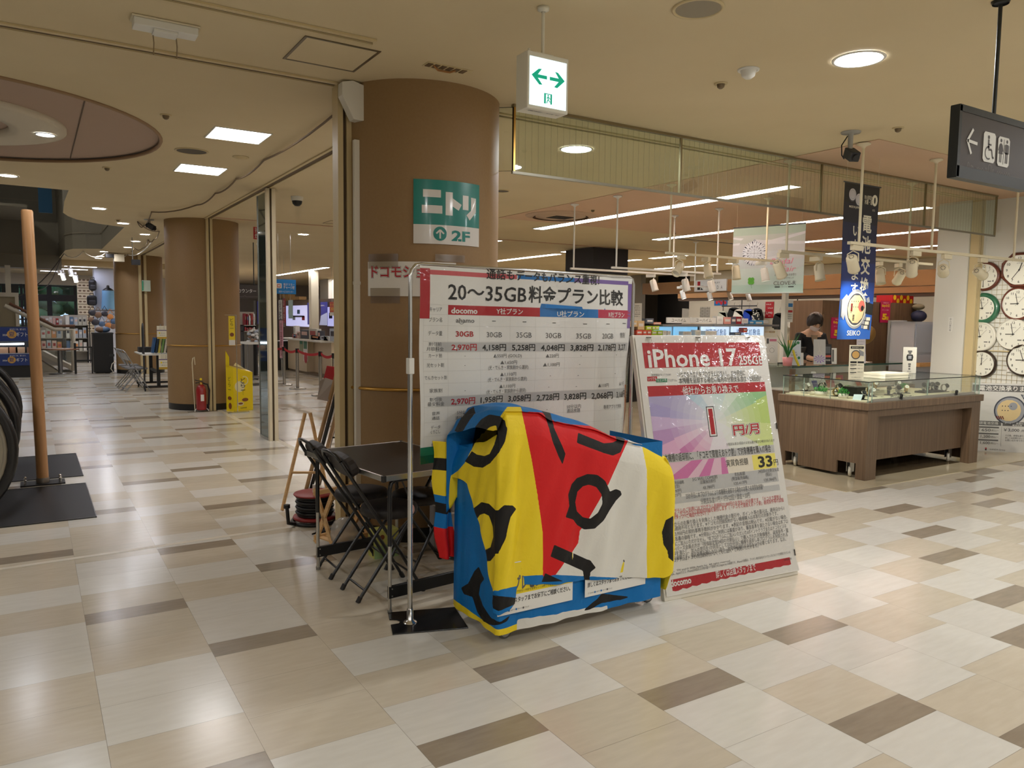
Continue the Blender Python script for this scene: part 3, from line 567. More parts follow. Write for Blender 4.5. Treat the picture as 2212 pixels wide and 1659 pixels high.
# ================================================================== folding chairs
CHF = grain('black_brown_vinyl', (34, 28, 26), (42, 36, 32), (1, 1, 1), .6, nscale=40, bump=.1)
def chair(label, loc, rz):
    t = thing('folding_chair', label, 'chair', loc, rz, 'black folding chairs at the table')
    for s in (-1, 1):
        y = s*.128; mb = MB(); mb.tube([(.185, y, .004), (.06, y, .22), (-.12, y*1.02, .50), (-.245, y*1.02, .70), (-.272, y*.98, .745)], .0095, BLKM, 8); lg = mb.build('leg', t, True, label='front leg running up to the backrest'); mb = MB(); mb.cyl((.187, y, 0), (.172, y, .028), .013, BLK, 10); mb.build('foot', lg, True)
        y = s*.112; mb = MB(); mb.tube([(-.18, y, .004), (.0, y, .25), (.135, y, .43)], .0095, BLKM, 8); lg = mb.build('leg', t, True, label='rear leg crossing under the seat'); mb = MB(); mb.cyl((-.182, y, 0), (-.166, y, .028), .013, BLK, 10); mb.build('foot', lg, True)
    mb = MB(); mb.tube([(-.272, -.125, .745), (-.288, -.09, .775), (-.295, 0, .785), (-.288, .09, .775), (-.272, .125, .745)], .0095, BLKM, 8); mb.build('back_hoop', t, True)
    mb = MB(); mb.tube([(-.14, -.112, .055), (-.14, .112, .055)], .006, BLKM, 8); mb.tube([(.13, -.128, .10), (.13, .128, .10)], .006, BLKM, 8); mb.tube([(.135, -.112, .43), (.135, .112, .43)], .008, BLKM, 8); mb.build('crossbar', t, True)
    mb = MB(); prof = []
    R = Matrix.Rotation(-.45, 3, 'Y'); n = 20; vs = []
    for i in range(n): q = 2*PI*i/n; vs.append((abs(math.cos(q))**.75*math.copysign(.15, math.cos(q)), abs(math.sin(q))**.8*math.copysign(.062, math.sin(q))))
    mb.prism(vs, CHF, (-.232, 0, .70), (0, 1, 0), (-.42, 0, .9), (.045, 0, .02)); mb.build('backrest', t, True, bevel=.012, seg=3)
    mb = MB(); mb.lathe([(0, .415), (.135, .415), (.15, .425), (.155, .445), (.148, .466), (.12, .474), (0, .476)], CHF, 32, (.045, 0, 0)); mb.build('seat', t, True); return t
chair('black folding chair nearest the camera on the left side of the table', (1.555, 3.785, 0), .02)
chair('black folding chair behind the nearer one, by the table corner', (1.553, 4.195, 0), .0)
chair('black folding chair facing the other way under the right side of the table', (1.905, 3.98, 0), PI+.12)
# ================================================================== banner stand
BA = math.radians(7.0); bu = Vector((math.cos(BA), math.sin(BA), 0)); bn = Vector((math.sin(BA), -math.cos(BA), 0)); B0 = Vector((1.497, 3.29, 0))
st = thing('banner_stand', 'chrome banner stand with a black floor plate in front of the table', 'banner stand', B0)
mb = MB(); pl = [(1.454, 3.458), (1.425, 3.372), (1.455, 3.352), (1.462, 3.325), (1.445, 3.305), (1.405, 3.309), (1.369, 3.202), (1.708, 3.09), (1.775, 3.355)]
mb.prism(pl, M('black_steel_plate', (24, 24, 25), .22, spec=.6), (0, 0, 0), (1, 0, 0), (0, 1, 0), (0, 0, .006)); mb.build('base_plate', st, bevel=.0015)
def bp(s, z, d=0): return B0+bu*s+bn*d+Vector((0, 0, z))
mb = MB(); mb.cyl(bp(0, .006), bp(0, 1.25), .0125, CHR, 14); mb.build('lower_pole', st); mb = MB(); mb.lathe([(.034, .006), (.03, .012), (.016, .02), (.016, .07), (.0125, .075)], CHR, 20, B0); mb.build('socket', st)
mb = MB(); mb.box(-.014, .014, -.016, .016, 0, .075, WHT); mb.v = [bp(p.x, p.z+1.205, p.y) for p in mb.v]; mb.build('joint', st, bevel=.003)
mb = MB(); mb.tube([bp(0, 1.25), bp(0, 1.66), bp(.008, 1.69), bp(.03, 1.712), bp(.06, 1.718), bp(1.49, 1.722), bp(1.515, 1.71), bp(1.53, 1.68), bp(1.53, .93)], .0095, CHR, 12); mb.build('upper_frame', st)
mb = MB(); mb.cyl(bp(1.53, .01), bp(1.53, .95), .0125, CHR, 14); mb.build('lower_pole', st); mb = MB(); mb.box(1.38, 1.68, -.12, .12, 0, .006, BLK); mb.v = [bp(p.x, p.z, p.y) for p in mb.v]; mb.build('base_plate', st)
# ---- the price comparison banner
O = B0+bu*.045+Vector((0, 0, 1.712))+bn*.012; BW, BH = 1.462, .94
def droop(x, y): return x/1.43*interp(y, [(0, 0), (.2, .006), (.4, .018), (.65, .025), (.95, 0)])
def bmap(x, y, d=0):
    q = y/BH; r_ = x/BW
    wob = .012*math.sin(7*r_+2*q)*q+.006*math.sin(19*r_-3*q)+.004*math.sin(11*q+5*r_)
    curl = .05*max(0, (r_-.9)/.1)**2*q
    return O+bu*x+Vector((0, 0, -y-droop(x, y)))+bn*(d+wob-curl)
mb = MB(); sh = Sheet(mb, bmap, .02); binv0 = inv_plane(O, bu, (0, 0, -1), bn, (780, 540, 3.3515))
def binv(x, y):
    a, b = binv0(x, y); return a, b-droop(a, b)
sh.rect(0, 0, BW, BH, PAP, 0); sh.rect(0, 0, BW, BH, M('banner_back', (206, 150, 96), .6), -1.5)
def bq(x0, y0, x1, y1, m, l=1):
    a, b = binv(x0, y0), binv(x1, y1); sh.rect(a[0], a[1], b[0]-a[0], b[1]-a[1], m, l)
BT = lambda x0, y0, x1, y1, t, m=INK, lat=False, bold=0.0: ptext(sh, binv, x0, y0, x1, y1, t, m, lat, 3, bold)
x_ = lambda q: q*BW
PINKR = M('faded_red_ink', (206, 92, 98), .45)
sh.rect(.0, .012, .052, .235, RED); sh.rect(.052, .018, x_(.36), .022, PINKR); sh.rect(x_(.40), .016, x_(.28), .022, BLU); sh.rect(x_(.68), .016, x_(.3), .022, PUR); sh.rect(BW-.03, .03, .03, .25, PUR); sh.rect(.0, .86, .10, .08, GRN); sh.rect(.0, .90, .4, .04, GRN); sh.rect(BW-.02, .6, .02, .34, ORG)
BT(910, 164, 1725, 234, '通話もデータもバランス重視！', INK, bold=.018)
BT(622, 257, 1192, 368, '20～35GB', INK, True, .012); BT(1212, 281, 1900, 394, '料金プラン比較', INK, bold=.02)
# table
ROWS = [(395, 465, 'キャリア'), (480, 530, 'プラン名'), (585, 622, 'データ量'), (668, 695, '割引前'), (703, 732, '月額料金'), (750, 780, 'カード割'), (818, 850, '光セット割'), (910, 940, 'でんきセット割'), (1003, 1033, '家族割'), (1068, 1096, '割引後'), (1100, 1130, '最安料金'), (1170, 1196, '音声'), (1204, 1230, '通話'), (1270, 1297, 'データ'), (1303, 1330, 'くりこし'), (1398, 1424, '特典')]
y_of = lambda yy: binv(530, yy)[1]
for a, b, t in ROWS:
    wv = {'でんきセット割': 155, 'キャリア': 86, '割引前': 88, '割引後': 88, '音声': 56, '通話': 56, '家族割': 88, 'データ': 68, 'くりこし': 70, '特典': 56, 'カード割': 92, 'データ量': 98, 'プラン名': 92}.get(t, 118)
    m_ = (a+b)/2; hh = min(17, (b-a)/2); BT(535-wv/2, m_-hh, 535+wv/2, m_+hh, t, INKG)
sh.rect(.088, y_of(668), BW-.1, y_of(738)-y_of(668), GRYB); sh.rect(.088, y_of(1062), BW-.1, y_of(1134)-y_of(1062), GRYB)
H0, H1 = y_of(395), y_of(466); xs = [binv(x, 450)[0] for x in (622, 1298, 1712, 1925)]
sh.rect(xs[0], H0, xs[1]-xs[0], H1-H0, RED); sh.rect(xs[1], H0, xs[2]-xs[1], H1-H0, BLU); sh.rect(xs[2], H0, BW-.005-xs[2], H1-H0, M('magenta_red_ink', (186, 36, 72), .4))
sh.poly([(xs[1], H0+.001), (xs[1]+.01, H0-.022), (xs[2]+.06, H0-.006), (xs[2]+.06, H0+.001)], BLU, 1)
BT(645, 418, 842, 460, 'docomo', PAP, True, .03); BT(985, 425, 1168, 468, 'Y社プラン', PAP, bold=.015); BT(1430, 443, 1612, 486, 'U社プラン', PAP, bold=.015); BT(1790, 450, 1908, 490, 'R社プラン', PAP, bold=.01)
BT(680, 492, 820, 526, 'ahamo', INKG, True, .01); a = binv(722, 532); sh.disc(a[0], a[1]-.008, .016, INKG, 3, .012, 10, .013, .3, PI-.3)
for x, y in ((968, 515), (1182, 520), (1405, 528), (1618, 536), (1782, 536), (1908, 532)): bq(x-13, y-2, x+13, y+3, INK, 2)
for x0, x1, y, t, m, b_ in [(680, 812, 608, '30GB', RED, .02), (915, 1025, 614, '30GB', INKG, 0), (1125, 1232, 616, '35GB', INKG, 0), (1338, 1456, 620, '30GB', INKG, 0), (1558, 1658, 624, '35GB', INKG, 0), (1736, 1820, 624, '20GB', INKG, 0)]: BT(x0, y-21, x1, y+19, t, m, True, b_)
BT(1875, 598, 1915, 640, '無制', INKG)
for x0, x1, y, t, m in [(650, 835, 704, '2,970円', RED), (880, 1052, 706, '4,158円', INK), (1095, 1255, 706, '5,258円', INK), (1300, 1478, 708, '4,048円', INK), (1520, 1672, 708, '3,828円', INK), (1706, 1838, 706, '2,178円', INK), (1862, 1922, 704, '3,27', INK), (642, 815, 1092, '2,970円', RED), (860, 1032, 1082, '1,958円', INK), (1075, 1232, 1074, '3,058円', INK), (1275, 1440, 1066, '2,728円', INK), (1480, 1630, 1060, '3,828円', INK), (1666, 1810, 1052, '2,068円', INK), (1842, 1925, 1044, '3,168円', INK)]: BT(x0, y-21, x1, y+20, t, m, True, .02)
for x0, x1, y, t in [(960, 1160, 766, '▲550円 (GOLD)'), (1335, 1434, 766, '▲220円'), (1012, 1128, 814, '▲1,650円'), (920, 1208, 850, '(光・でんき・家族割から選択)'), (1315, 1442, 830, '▲1,100円'), (1010, 1124, 900, '▲1,110円'), (915, 1200, 936, '(光・でんき・家族割から選択)'), (1005, 1120, 986, '▲1,110円'), (905, 1196, 1022, '(光・でんき・家族割から選択)'), (1710, 1784, 980, '▲110円'), (1870, 1915, 968, '▲110円'), (685, 772, 1174, '5分以内'), (675, 772, 1212, '通話無料'), (1100, 1200, 1150, '10分以内'), (1500, 1594, 1132, '10分以内'), (1496, 1588, 1163, '通話放題'), (1742, 1880, 1130, '専用アプリで無料')]: BT(x0, y-15, x1, y+15, t, INKG, False)
for x, y in ((745, 768), (742, 836), (1592, 768), (1846, 760), (1585, 830), (1372, 912), (1577, 910), (1836, 896), (740, 1018), (1362, 994), (1566, 990), (1350, 1156)): bq(x-4, y-2, x+4, y+1, INKG, 2)
GRID = M('grid_line_ink', (206, 203, 196), .5)
for yy in (395, 466, 546, 662, 742, 790, 876, 965, 1058, 1136, 1245, 1345): sh.rect(.02, y_of(yy), BW-.04, .0012, GRID, .6)
for xx in (452, 622, 860, 1080, 1260, 1480, 1690, 1830): sh.rect(binv(xx, 700)[0], H1, .0012, BH-H1-.05, GRID, .6)
bnr = mb.build('price_banner'); tag(bnr, 'large white price comparison banner hung from the chrome stand', 'banner')
mb = MB(); Sheet(mb, lambda x, y, d=0: bmap(x, y, d+.004), .03).rect(-.01, -.012, BW+.03, BH+.01, WFILM, 0); mb.build('plastic_film', bnr)
# ================================================================== covered cart
_BB = {}
def inside(x, y, poly):
    b = _BB.get(id(poly))
    if b is None: b = _BB[id(poly)] = (min(p[0] for p in poly), max(p[0] for p in poly), min(p[1] for p in poly), max(p[1] for p in poly))
    if x < b[0] or x > b[1] or y < b[2] or y > b[3]: return False
    c = False; j = len(poly)-1
    for i in range(len(poly)):
        xi, yi = poly[i]; xj, yj = poly[j]
        if (yi > y) != (yj > y) and x < (xj-xi)*(y-yi)/(yj-yi)+xi: c = not c
        j = i
    return c
def crop_of(p): x, y = to_px(p); return (x-920)*3.0714, (y-860)*3.0714
def cloth_mat(n, c): return wrinkle(M(n, c, .55, spec=.35), 22, .35, .006)
CB, CY, CR_, CW, CK = cloth_mat('blue_cloth', (0, 112, 184)), cloth_mat('yellow_cloth', (240, 212, 38)), cloth_mat('red_cloth', (214, 22, 26)), cloth_mat('white_cloth', (224, 222, 214)), cloth_mat('black_cloth', (20, 18, 18))
def arc_path(a, XL, XR, YF, rr=.045):
    """the outline of the cart seen from above: left face (a<0), front, right face; returns x, y, outward normal"""
    L = XR-XL
    if a < 0:
        if a > -rr: q = (-a/rr)*PI/4; 
        k = min(1, -a/rr); return XL+.012*k*0, YF-a, Vector((-1, -.35*(1-k), 0)).normalized()
    if a > L:
        k = min(1, (a-L)/rr); return XR, YF+(a-L), Vector((1, -.35*(1-k), 0)).normalized()
    e = min(a, L-a); k = min(1, e/rr); sx = -1 if a < L/2 else 1
    return XL+a, YF, Vector((sx*.35*(1-k), -1, 0)).normalized()
cart = thing('covered_cart', 'low wheeled cart wrapped in a blue skirt beneath the colourful cloth', 'cart', (2.21, 3.05, 0))
SKIRT_K = [[(350, 1115), (372, 1170), (388, 1200), (362, 1235), (352, 1300), (380, 1380), (430, 1455), (490, 1490), (560, 1440), (540, 1480), (480, 1508), (430, 1505), (380, 1480), (340, 1420), (310, 1320), (250, 1300), (232, 1258), (280, 1230), (320, 1150)], [(1165, 1296), (1352, 1318), (1290, 1338), (1160, 1362), (1090, 1402), (1045, 1412), (1100, 1360), (1135, 1335)]]
mb = MB(); XL, XR, YF = 1.728, 2.692, 2.852; LN = XR-XL; na, nz = 420, 200
grid = {}
for i in range(na+1):
    a = -.42+(LN+.84)*i/na; x, y, nr = arc_path(a, XL, XR, YF)
    for j in range(nz+1):
        z = .055+(.86-.055)*j/nz; q = 1-z/.86; grid[i, j] = Vector((x, y, z+.012*math.sin(a*9)*(q > .95)))+nr*(.012*q+.007*q*math.sin(a*21+2)+.004*math.sin(a*47)*q)
kk = [(i, j) for i in range(na+1) for j in range(nz+1)]; idx = {p: n for n, p in enumerate(kk)}
vs = [grid[p] for p in kk]
for M_ in (CB,): pass
fs = {CB: [], CY: [], CW: [], CK: []}
for i in range(na):
    for j in range(nz):
        f = (idx[i, j], idx[i+1, j], idx[i+1, j+1], idx[i, j+1]); c = (vs[f[0]]+vs[f[2]])/2; px, py = crop_of(c); a = -.42+(LN+.84)*(i+.5)/na
        m = CB
        if a < LN:
            if a < 0 and py > 1300+(px-150)*.72+10: m = CY
            elif 0 <= a < .10 and c.z < .085: m = CY
            elif .10 <= a < .62 and c.z < .105-.06*(a-.10): m = CW
            if any(inside(px, py, P) for P in SKIRT_K): m = CK
        fs[m].append(f)
o_ = None
for m, ff in fs.items():
    if ff: mb.add(vs, ff, m, True)
def weld(o, d=.0004):
    import bmesh
    bm = bmesh.new(); bm.from_mesh(o.data); bmesh.ops.remove_doubles(bm, verts=bm.verts, dist=d); nb = {}
    for e in bm.edges:
        if len(e.link_faces) == 2 and e.link_faces[0].material_index != e.link_faces[1].material_index:
            a, b = e.verts; nb.setdefault(a, []).append(b); nb.setdefault(b, []).append(a)
    nb = {v: l for v, l in nb.items() if len(l) == 2}
    for _ in range(7):
        new = {v: v.co*.4+(l[0].co+l[1].co)*.3 for v, l in nb.items()}
        for v, c in new.items(): v.co = c
    bm.to_mesh(o.data); bm.free()
weld(mb.build('skirt', cart))
mb = MB(); mb.box(1.76, 2.66, 2.885, 3.24, .09, .80, M('cart_board', (196, 190, 178), .6)); mb.build('body', cart)
for x, y in ((1.785, 2.905), (2.665, 2.915), (1.785, 3.22), (2.665, 3.22)):
    mb = MB(); CW_ = M('caster_rubber', (92, 92, 90), .5); mb.tube([(x+.03*math.cos(2*PI*i/18)+.012, y, .038+.03*math.sin(2*PI*i/18)) for i in range(18)], .008, CW_, 8, True); mb.cyl((x+.012, y-.008, .038), (x+.012, y+.008, .038), .026, M('caster_hub', (168, 168, 166), .4, .4), 16)
    c_ = mb.build('caster', cart); mb = MB(); mb.box(x-.016, x+.016, y-.014, y-.010, .036, .09, ALU).box(x-.016, x+.016, y+.010, y+.014, .036, .09, ALU).box(x-.02, x+.02, y-.016, y+.016, .085, .092, ALU); mb.build('fork', c_)
# notices on the cart front
CO = Vector((XL, YF-.028, .9)); cinv = inv_plane(CO, (1, 0, 0), (0, 0, -1), (0, -1, 0), (920, 860, 3.0714))
def notice(tl, br, parts_):
    mb = MB(); f = plane(CO, (1, 0, 0), (0, 0, -1), (0, -1, 0)); sh = Sheet(mb, f); x0, y0 = tl; x1, y1 = br
    sh.mb.add([f(x0, y0, -.002), f(x1, y0, -.002), f(x1, y1, -.002), f(x0, y1, -.002), f(x0, y0, 0), f(x1, y0, 0), f(x1, y1, 0), f(x0, y1, 0)], [(4, 7, 6, 5), (0, 4, 5, 1), (3, 2, 6, 7), (0, 3, 7, 4), (1, 5, 6, 2)], PAP); parts_(sh, x0, y0, x1, y1); mb.build('notice', cart, label='white notice fixed to the skirt')
a1, a2 = cinv(475, 1440), cinv(972, 1350); yb = (a1[1]+a2[1])/2
def n1(sh, x0, y0, x1, y1):
    sh.rect(x0+.004, y0+.004, x1-x0-.008, .145, YEL); sh.text(x0+.085, y0+.10, .075, 'プレゼント!', INKG, 'l', .20, 2, .03); sh.text((x0+x1)/2+.02, y0+.137, .012, '※特典は予告なく内容を変更もしくは終了となる場合がございます。', INK, 'c', x1-x0-.08)
    sh.text((x0+x1)/2, y0+.175, .027, '詳しくはスタッフまでお気軽にご相談ください。', INK, 'c', x1-x0-.03, 2, .015)
    for k, c in enumerate((LGRY, BLU, BLU, INKG)): sh.disc(x0+.022+k*.038, y1-.017, .005, c, 2, n=10); sh.text(x0+.03+k*.038, y1-.017, .008, ('SHOP', 'dポイ', 'dカード', 'でんき')[k], INKG, 'l', .022)
notice((a1[0], yb-.235), (a2[0], yb), n1)
b1, b2 = cinv(1055, 1315), cinv(1455, 1240); yb2 = (b1[1]+b2[1])/2
def n2(sh, x0, y0, x1, y1):
    sh.rect(x0+.004, y0+.004, x1-x0-.008, .146, YEL); sh.text((x0+x1)/2, y0+.08, .06, 'キャンペーン', INKG, 'c', x1-x0-.06, 2, .02); sh.text((x0+x1)/2, y0+.178, .026, '詳しくはスタッフまでお気軽にご相談ください。', INK, 'c', x1-x0-.03, 2, .015)
    for k, c in enumerate((LGRY, BLU, BLU, INKG)): sh.disc(x0+.022+k*.038, y1-.017, .005, c, 2, n=10); sh.text(x0+.03+k*.038, y1-.017, .008, ('SHOP', 'dポイ', 'dカード', 'でんき')[k], INKG, 'l', .022)
notice((b1[0], yb2-.235), (b2[0], yb2), n2)
# ---- the patterned cloth over it
DX, DXR, DY = 1.708, 2.735, 2.826; DL = DXR-DX
def dz(x, y, Y=DY): return at_y(920+x/3.0714, 860+y/3.0714, Y)
def da(x, y): return dz(x, y).x-DX
ridge = [(-.45, .85), (-.40, .86), (-.2, .90), (-.06, .955), (0, .98)]+[(da(x, y), dz(x, y).z) for x, y in ((545, 92), (625, 92), (760, 100), (850, 155), (960, 178), (1090, 205), (1340, 290), (1432, 308))]+[(DL+.0, .775), (DL+.06, .74), (DL+.16, .72), (DL+.42, .70)]
hem = [(-.45, .70), (-.33, .71), (-.26, .70), (-.2, .60), (-.12, .50), (-.05, .27), (-.012, .205), (.0, .165), (.035, dz(475, 1412).z), (.12, dz(628, 1342).z), (.1205, dz(622, 1238).z), (da(870, 1225), dz(870, 1225).z), (da(1050, 1205), dz(1050, 1205).z), (da(1300, 1188), dz(1300, 1188).z), (da(1545, 1182), dz(1545, 1182).z), (DL-.005, .19), (DL+.03, .075), (DL+.12, .07), (DL+.42, .12)]
KB = [[(420, 110), (480, 115), (525, 150), (540, 210), (525, 290), (480, 370), (430, 430), (380, 462), (320, 455), (260, 420), (305, 355), (320, 260), (330, 190), (370, 140)], [(320, 58), (330, 100), (290, 150), (240, 232), (190, 220), (230, 140), (290, 75)], [(370, 690), (420, 700), (470, 750), (520, 710), (575, 712), (598, 735), (560, 790), (545, 850), (530, 930), (490, 1010), (430, 1080), (370, 1088), (340, 1030), (310, 970), (300, 900), (265, 845), (290, 780), (320, 730)],
 [(765, 85), (825, 100), (850, 200), (900, 310), (925, 370), (905, 440), (880, 390), (840, 290), (815, 200), (790, 120)], [(1008, 230), (1180, 300), (1240, 295), (1265, 280), (1255, 250), (1320, 272), (1315, 300), (1290, 360), (1240, 382), (1180, 365), (1000, 297)],
 [(1070, 502), (1140, 510), (1190, 550), (1220, 620), (1260, 602), (1290, 615), (1298, 640), (1260, 680), (1220, 740), (1180, 810), (1120, 865), (1050, 872), (1000, 840), (975, 805), (925, 790), (950, 715), (942, 640), (965, 570), (1000, 530)], [(850, 972), (1070, 1070), (1090, 1075), (1127, 1125), (1090, 1155), (1085, 1215), (1050, 1212), (1040, 1145), (825, 1050)],
 [(1640, 780), (1590, 810), (1565, 890), (1575, 970), (1600, 1010), (1610, 1060), (1640, 1085)], [(790, 1160), (910, 1215), (765, 1220)], [(410, 1300), (470, 1310), (640, 1330), (640, 1345), (470, 1420), (430, 1340)]]
KH = [[(470, 180), (475, 240), (455, 310), (425, 370), (390, 385), (340, 375), (303, 350), (330, 290), (380, 230), (430, 190)], [(390, 765), (420, 780), (445, 850), (450, 920), (430, 990), (390, 1008), (340, 990), (315, 960), (315, 880), (335, 810), (360, 775)], [(1080, 573), (1130, 590), (1165, 640), (1170, 700), (1140, 760), (1090, 800), (1040, 790), (1000, 750), (990, 690), (1005, 620), (1040, 585)]]
KY = [(540, 60), (628, 60), (650, 160), (700, 400), (740, 640), (775, 900), (775, 1172), (620, 1182), (620, 1242), (405, 1292), (300, 1292), (150, 700), (160, 520), (215, 482), (260, 430), (300, 350), (440, 180), (500, 115)]
KR = [(628, 60), (640, 90), (770, 97), (850, 153), (960, 176), (1090, 186), (1340, 285), (1300, 370), (1210, 570), (1160, 660), (1080, 800), (1020, 880), (1010, 960), (970, 1020), (860, 1172), (775, 1182), (775, 900), (740, 640), (700, 400), (650, 160)]
KWH = [(1340, 285), (1340, 250), (1430, 250), (1430, 305), (1465, 480), (1465, 1200), (860, 1172), (970, 1020), (1010, 960), (1020, 880), (1080, 800), (1160, 660), (1210, 570), (1300, 370)]
def cloth_colour(p):
    x, y = crop_of(p); k = any(inside(x, y, P) for P in KB) and not any(inside(x, y, P) for P in KH)
    if k: return CK
    if inside(x, y, KH[0]) or inside(x, y, KY): return CY
    if inside(x, y, KWH): return CW
    if inside(x, y, KR): return CR_
    if (x > 1430 and y > 250) or x > 1475: return CY
    return CB
mb = MB(); na, nt = 600, 440; A0, A1 = -.43, DL+.36; G = []
for i in range(na+1):
    a = A0+(A1-A0)*i/na; x, y, nr = arc_path(a, DX, DXR, DY, .06); zr, zh = interp(a, ridge), interp(a, hem); row = []
    for j in range(nt+1):
        t = j/nt; z = zr+(zh-zr)*t; fall = zr-z; e = math.exp(-fall/.05)
        amp = min(1, fall/.3); fold = 0
        # hanging folds run down from the lifted left shoulder and over the two corners
        fold += .016*amp*math.sin((a-.02)*38+fall*2.0)*math.exp(-((a-.06)/.16)**2)
        fold += .010*amp*math.sin(a*23+1.5-fall)*math.exp(-((a-.45)/.5)**2)
        fold += .028*amp*math.exp(-((a-DL+.035)/.05)**2)-.012*amp*math.exp(-((a-DL-.04)/.03)**2)
        fold += .004*math.sin(a*60+fall*19)*amp
        back = .035*e           # the rounded shoulder
        row.append(Vector((x, y, z))+nr*(fold+.012*min(1, fall/.1)-back))
    # top of the cloth, rising to the back edge
    G.append(row)
vs = [p for r_ in G for p in r_]; bins = {m: [] for m in (CB, CY, CR_, CW, CK)}
for i in range(na):
    for j in range(nt):
        f = (i*(nt+1)+j, i*(nt+1)+j+1, (i+1)*(nt+1)+j+1, (i+1)*(nt+1)+j); c = (vs[f[0]]+vs[f[2]])/2; a = A0+(A1-A0)*(i+.5)/na
        m = cloth_colour(c) if a < DL+.1 else CY
        bins[m].append(f)
for m, ff in bins.items(): mb.add(vs, ff, m, True)
backz = [(1.66, .86), (1.72, .93), (1.78, 1.035), (1.87, 1.045), (2.0, 1.03), (2.2, .985), (2.45, .89), (2.62, .80), (2.745, .70)]
NT, NX = 90, 330; T = []
def front_top(x): a = x-DX; return Vector((x, DY+.035, interp(a, ridge)))
for i in range(NX+1):
    x = 1.70+(2.55-1.70)*i/NX; f0 = front_top(x); zb = min(interp(x, backz), f0.z-.03-.25*max(0, x-2.6) if x > 2.35 else 9); f0.y = DY+.02 if DX < x < DXR else f0.y; r_ = []
    for j in range(NT+1):
        t = j/NT; r_.append(Vector((x-.03*(x < 1.75)*t, f0.y+(3.24-f0.y)*t, f0.z+(zb-f0.z)*t+.02*math.sin(PI*t)+.006*math.sin(9*t+x*14)*math.sin(PI*t))))
    for j in range(1, 20): p = r_[NT]; r_.append(Vector((p.x, 3.245+.01*math.sin(x*20), zb-.02*j)))
    T.append(r_)
k = len(T[0]); vs = [p for r_ in T for p in r_]; bins = {m: [] for m in (CB, CY, CR_, CW, CK)}
for i in range(NX):
    for j in range(k-1):
        f = (i*k+j, (i+1)*k+j, (i+1)*k+j+1, i*k+j+1); c = (vs[f[0]]+vs[f[2]])/2; bins[cloth_colour(c)].append(f)
for m, ff in bins.items():
    if ff: mb.add(vs, ff, m, True)
# bunched tail at the rear left corner
tail = []; TN, TM = 24, 90
for i in range(TN+1):
    u_ = i/TN; r_ = []
    for j in range(TM+1):
        v_ = j/TM; z = .88-.58*v_; wd = .115+.02*math.sin(v_*9)-.03*v_; x = 1.61+.035*v_+u_*wd+.008*math.sin(v_*14)
        r_.append(Vector((x, 3.285+.02*math.sin(u_*7+v_*3)*(.4+v_)-.012*math.sin(u_*PI), z-.012*u_)))
    tail.append(r_)
vs = [p for r_ in tail for p in r_]; bins = {m: [] for m in (CB, CY, CR_, CK)}
for i in range(TN):
    for j in range(TM):
        v_ = (j+.5)/TM; f = (i*(TM+1)+j, i*(TM+1)+j+1, (i+1)*(TM+1)+j+1, (i+1)*(TM+1)+j)
        m = CY if v_ < .15 else CK if v_ < .25 else CY if v_ < .46 else CB if v_ < .52 else CK if v_ < .61 else CB if v_ < .73 else CR_
        bins[m].append(f)
for m, ff in bins.items(): mb.add(vs, ff, m, True)
cl = mb.build('draped_cloth'); weld(cl, .0003)
md = cl.modifiers.new('s', 'SOLIDIFY'); md.thickness = .0015; md.offset = 1
tag(cl, 'yellow, red, white and blue cloth with black brush shapes draped over the cart', 'cloth')
# ================================================================== leaning poster board
P0, P1 = Vector((2.764, 2.877, 0)), Vector((3.76, 2.81, 0)); du = (P1-P0).normalized(); bk = Vector((-du.y, du.x, 0)); LA = math.radians(13.6)
up = Vector((0, 0, math.cos(LA)))+bk*math.sin(LA); pn = du.cross(up).normalized()
if pn.y > 0: pn = -pn
PWD, PHT = .992, 1.428
brd = thing('poster_board', 'tall white poster board leaning back with a red headed phone price poster', 'poster board', P0)
fb = plane(P0+up*PHT, du, -up, pn)
mb = MB(); mb.add([fb(0, 0, -.03), fb(PWD, 0, -.03), fb(PWD, PHT, -.03), fb(0, PHT, -.03), fb(0, 0), fb(PWD, 0), fb(PWD, PHT), fb(0, PHT)], [(0, 1, 2, 3), (4, 7, 6, 5), (0, 4, 5, 1), (1, 5, 6, 2), (2, 6, 7, 3), (3, 7, 4, 0)], M('board_white', (226, 220, 206), .5)); mb.build('panel', brd, bevel=.003)
mb = MB(); f2 = plane(P0+up*PHT, du, -up, pn); sh = Sheet(mb, lambda x, y, d=0: f2(x, y, d+.004+.012*max(0, (y-1.32)/.1)**2*(.3+x)), .07); pinv = inv_plane(P0+up*PHT, du, -up, pn, (1350, 700, 2.6756))
sh.rect(.012, .01, PWD-.016, 1.395, PAPG, 0)
PP = lambda pts, m, l=1: ppoly(sh, pinv, pts, m, l); PT = lambda x0, y0, x1, y1, t, m=INK, lat=False, bold=0.0, sh_=0: ptext(sh, pinv, x0, y0, x1, y1, t, m, lat, 4, bold, 2)
def band(y0l, y0r, hh, m, xl=None, xr=None, l=1):
    a = pinv(xl or 110, y0l); b = pinv(xr or 820, y0r); y0 = (a[1]+b[1])/2; sh.rect(a[0], y0, b[0]-a[0], hh, m, l); return y0
PX0, PX1 = .055, PWD-.055
yA = pinv(450, 108)[1]; sh.rect(PX0, yA, PX1-PX0, .142, RED); PT(130, 140, 640, 245, 'iPhone 17', PAP, True, .02); PT(652, 182, 795, 235, '256GB', PAP, True, .015)
PT(300, 272, 690, 306, 'いつでもカエドキプログラムに加入し、23か月目に'); PT(308, 304, 785, 338, '本機種を返却する場合の毎月の分割支払金(2～23回目)*')
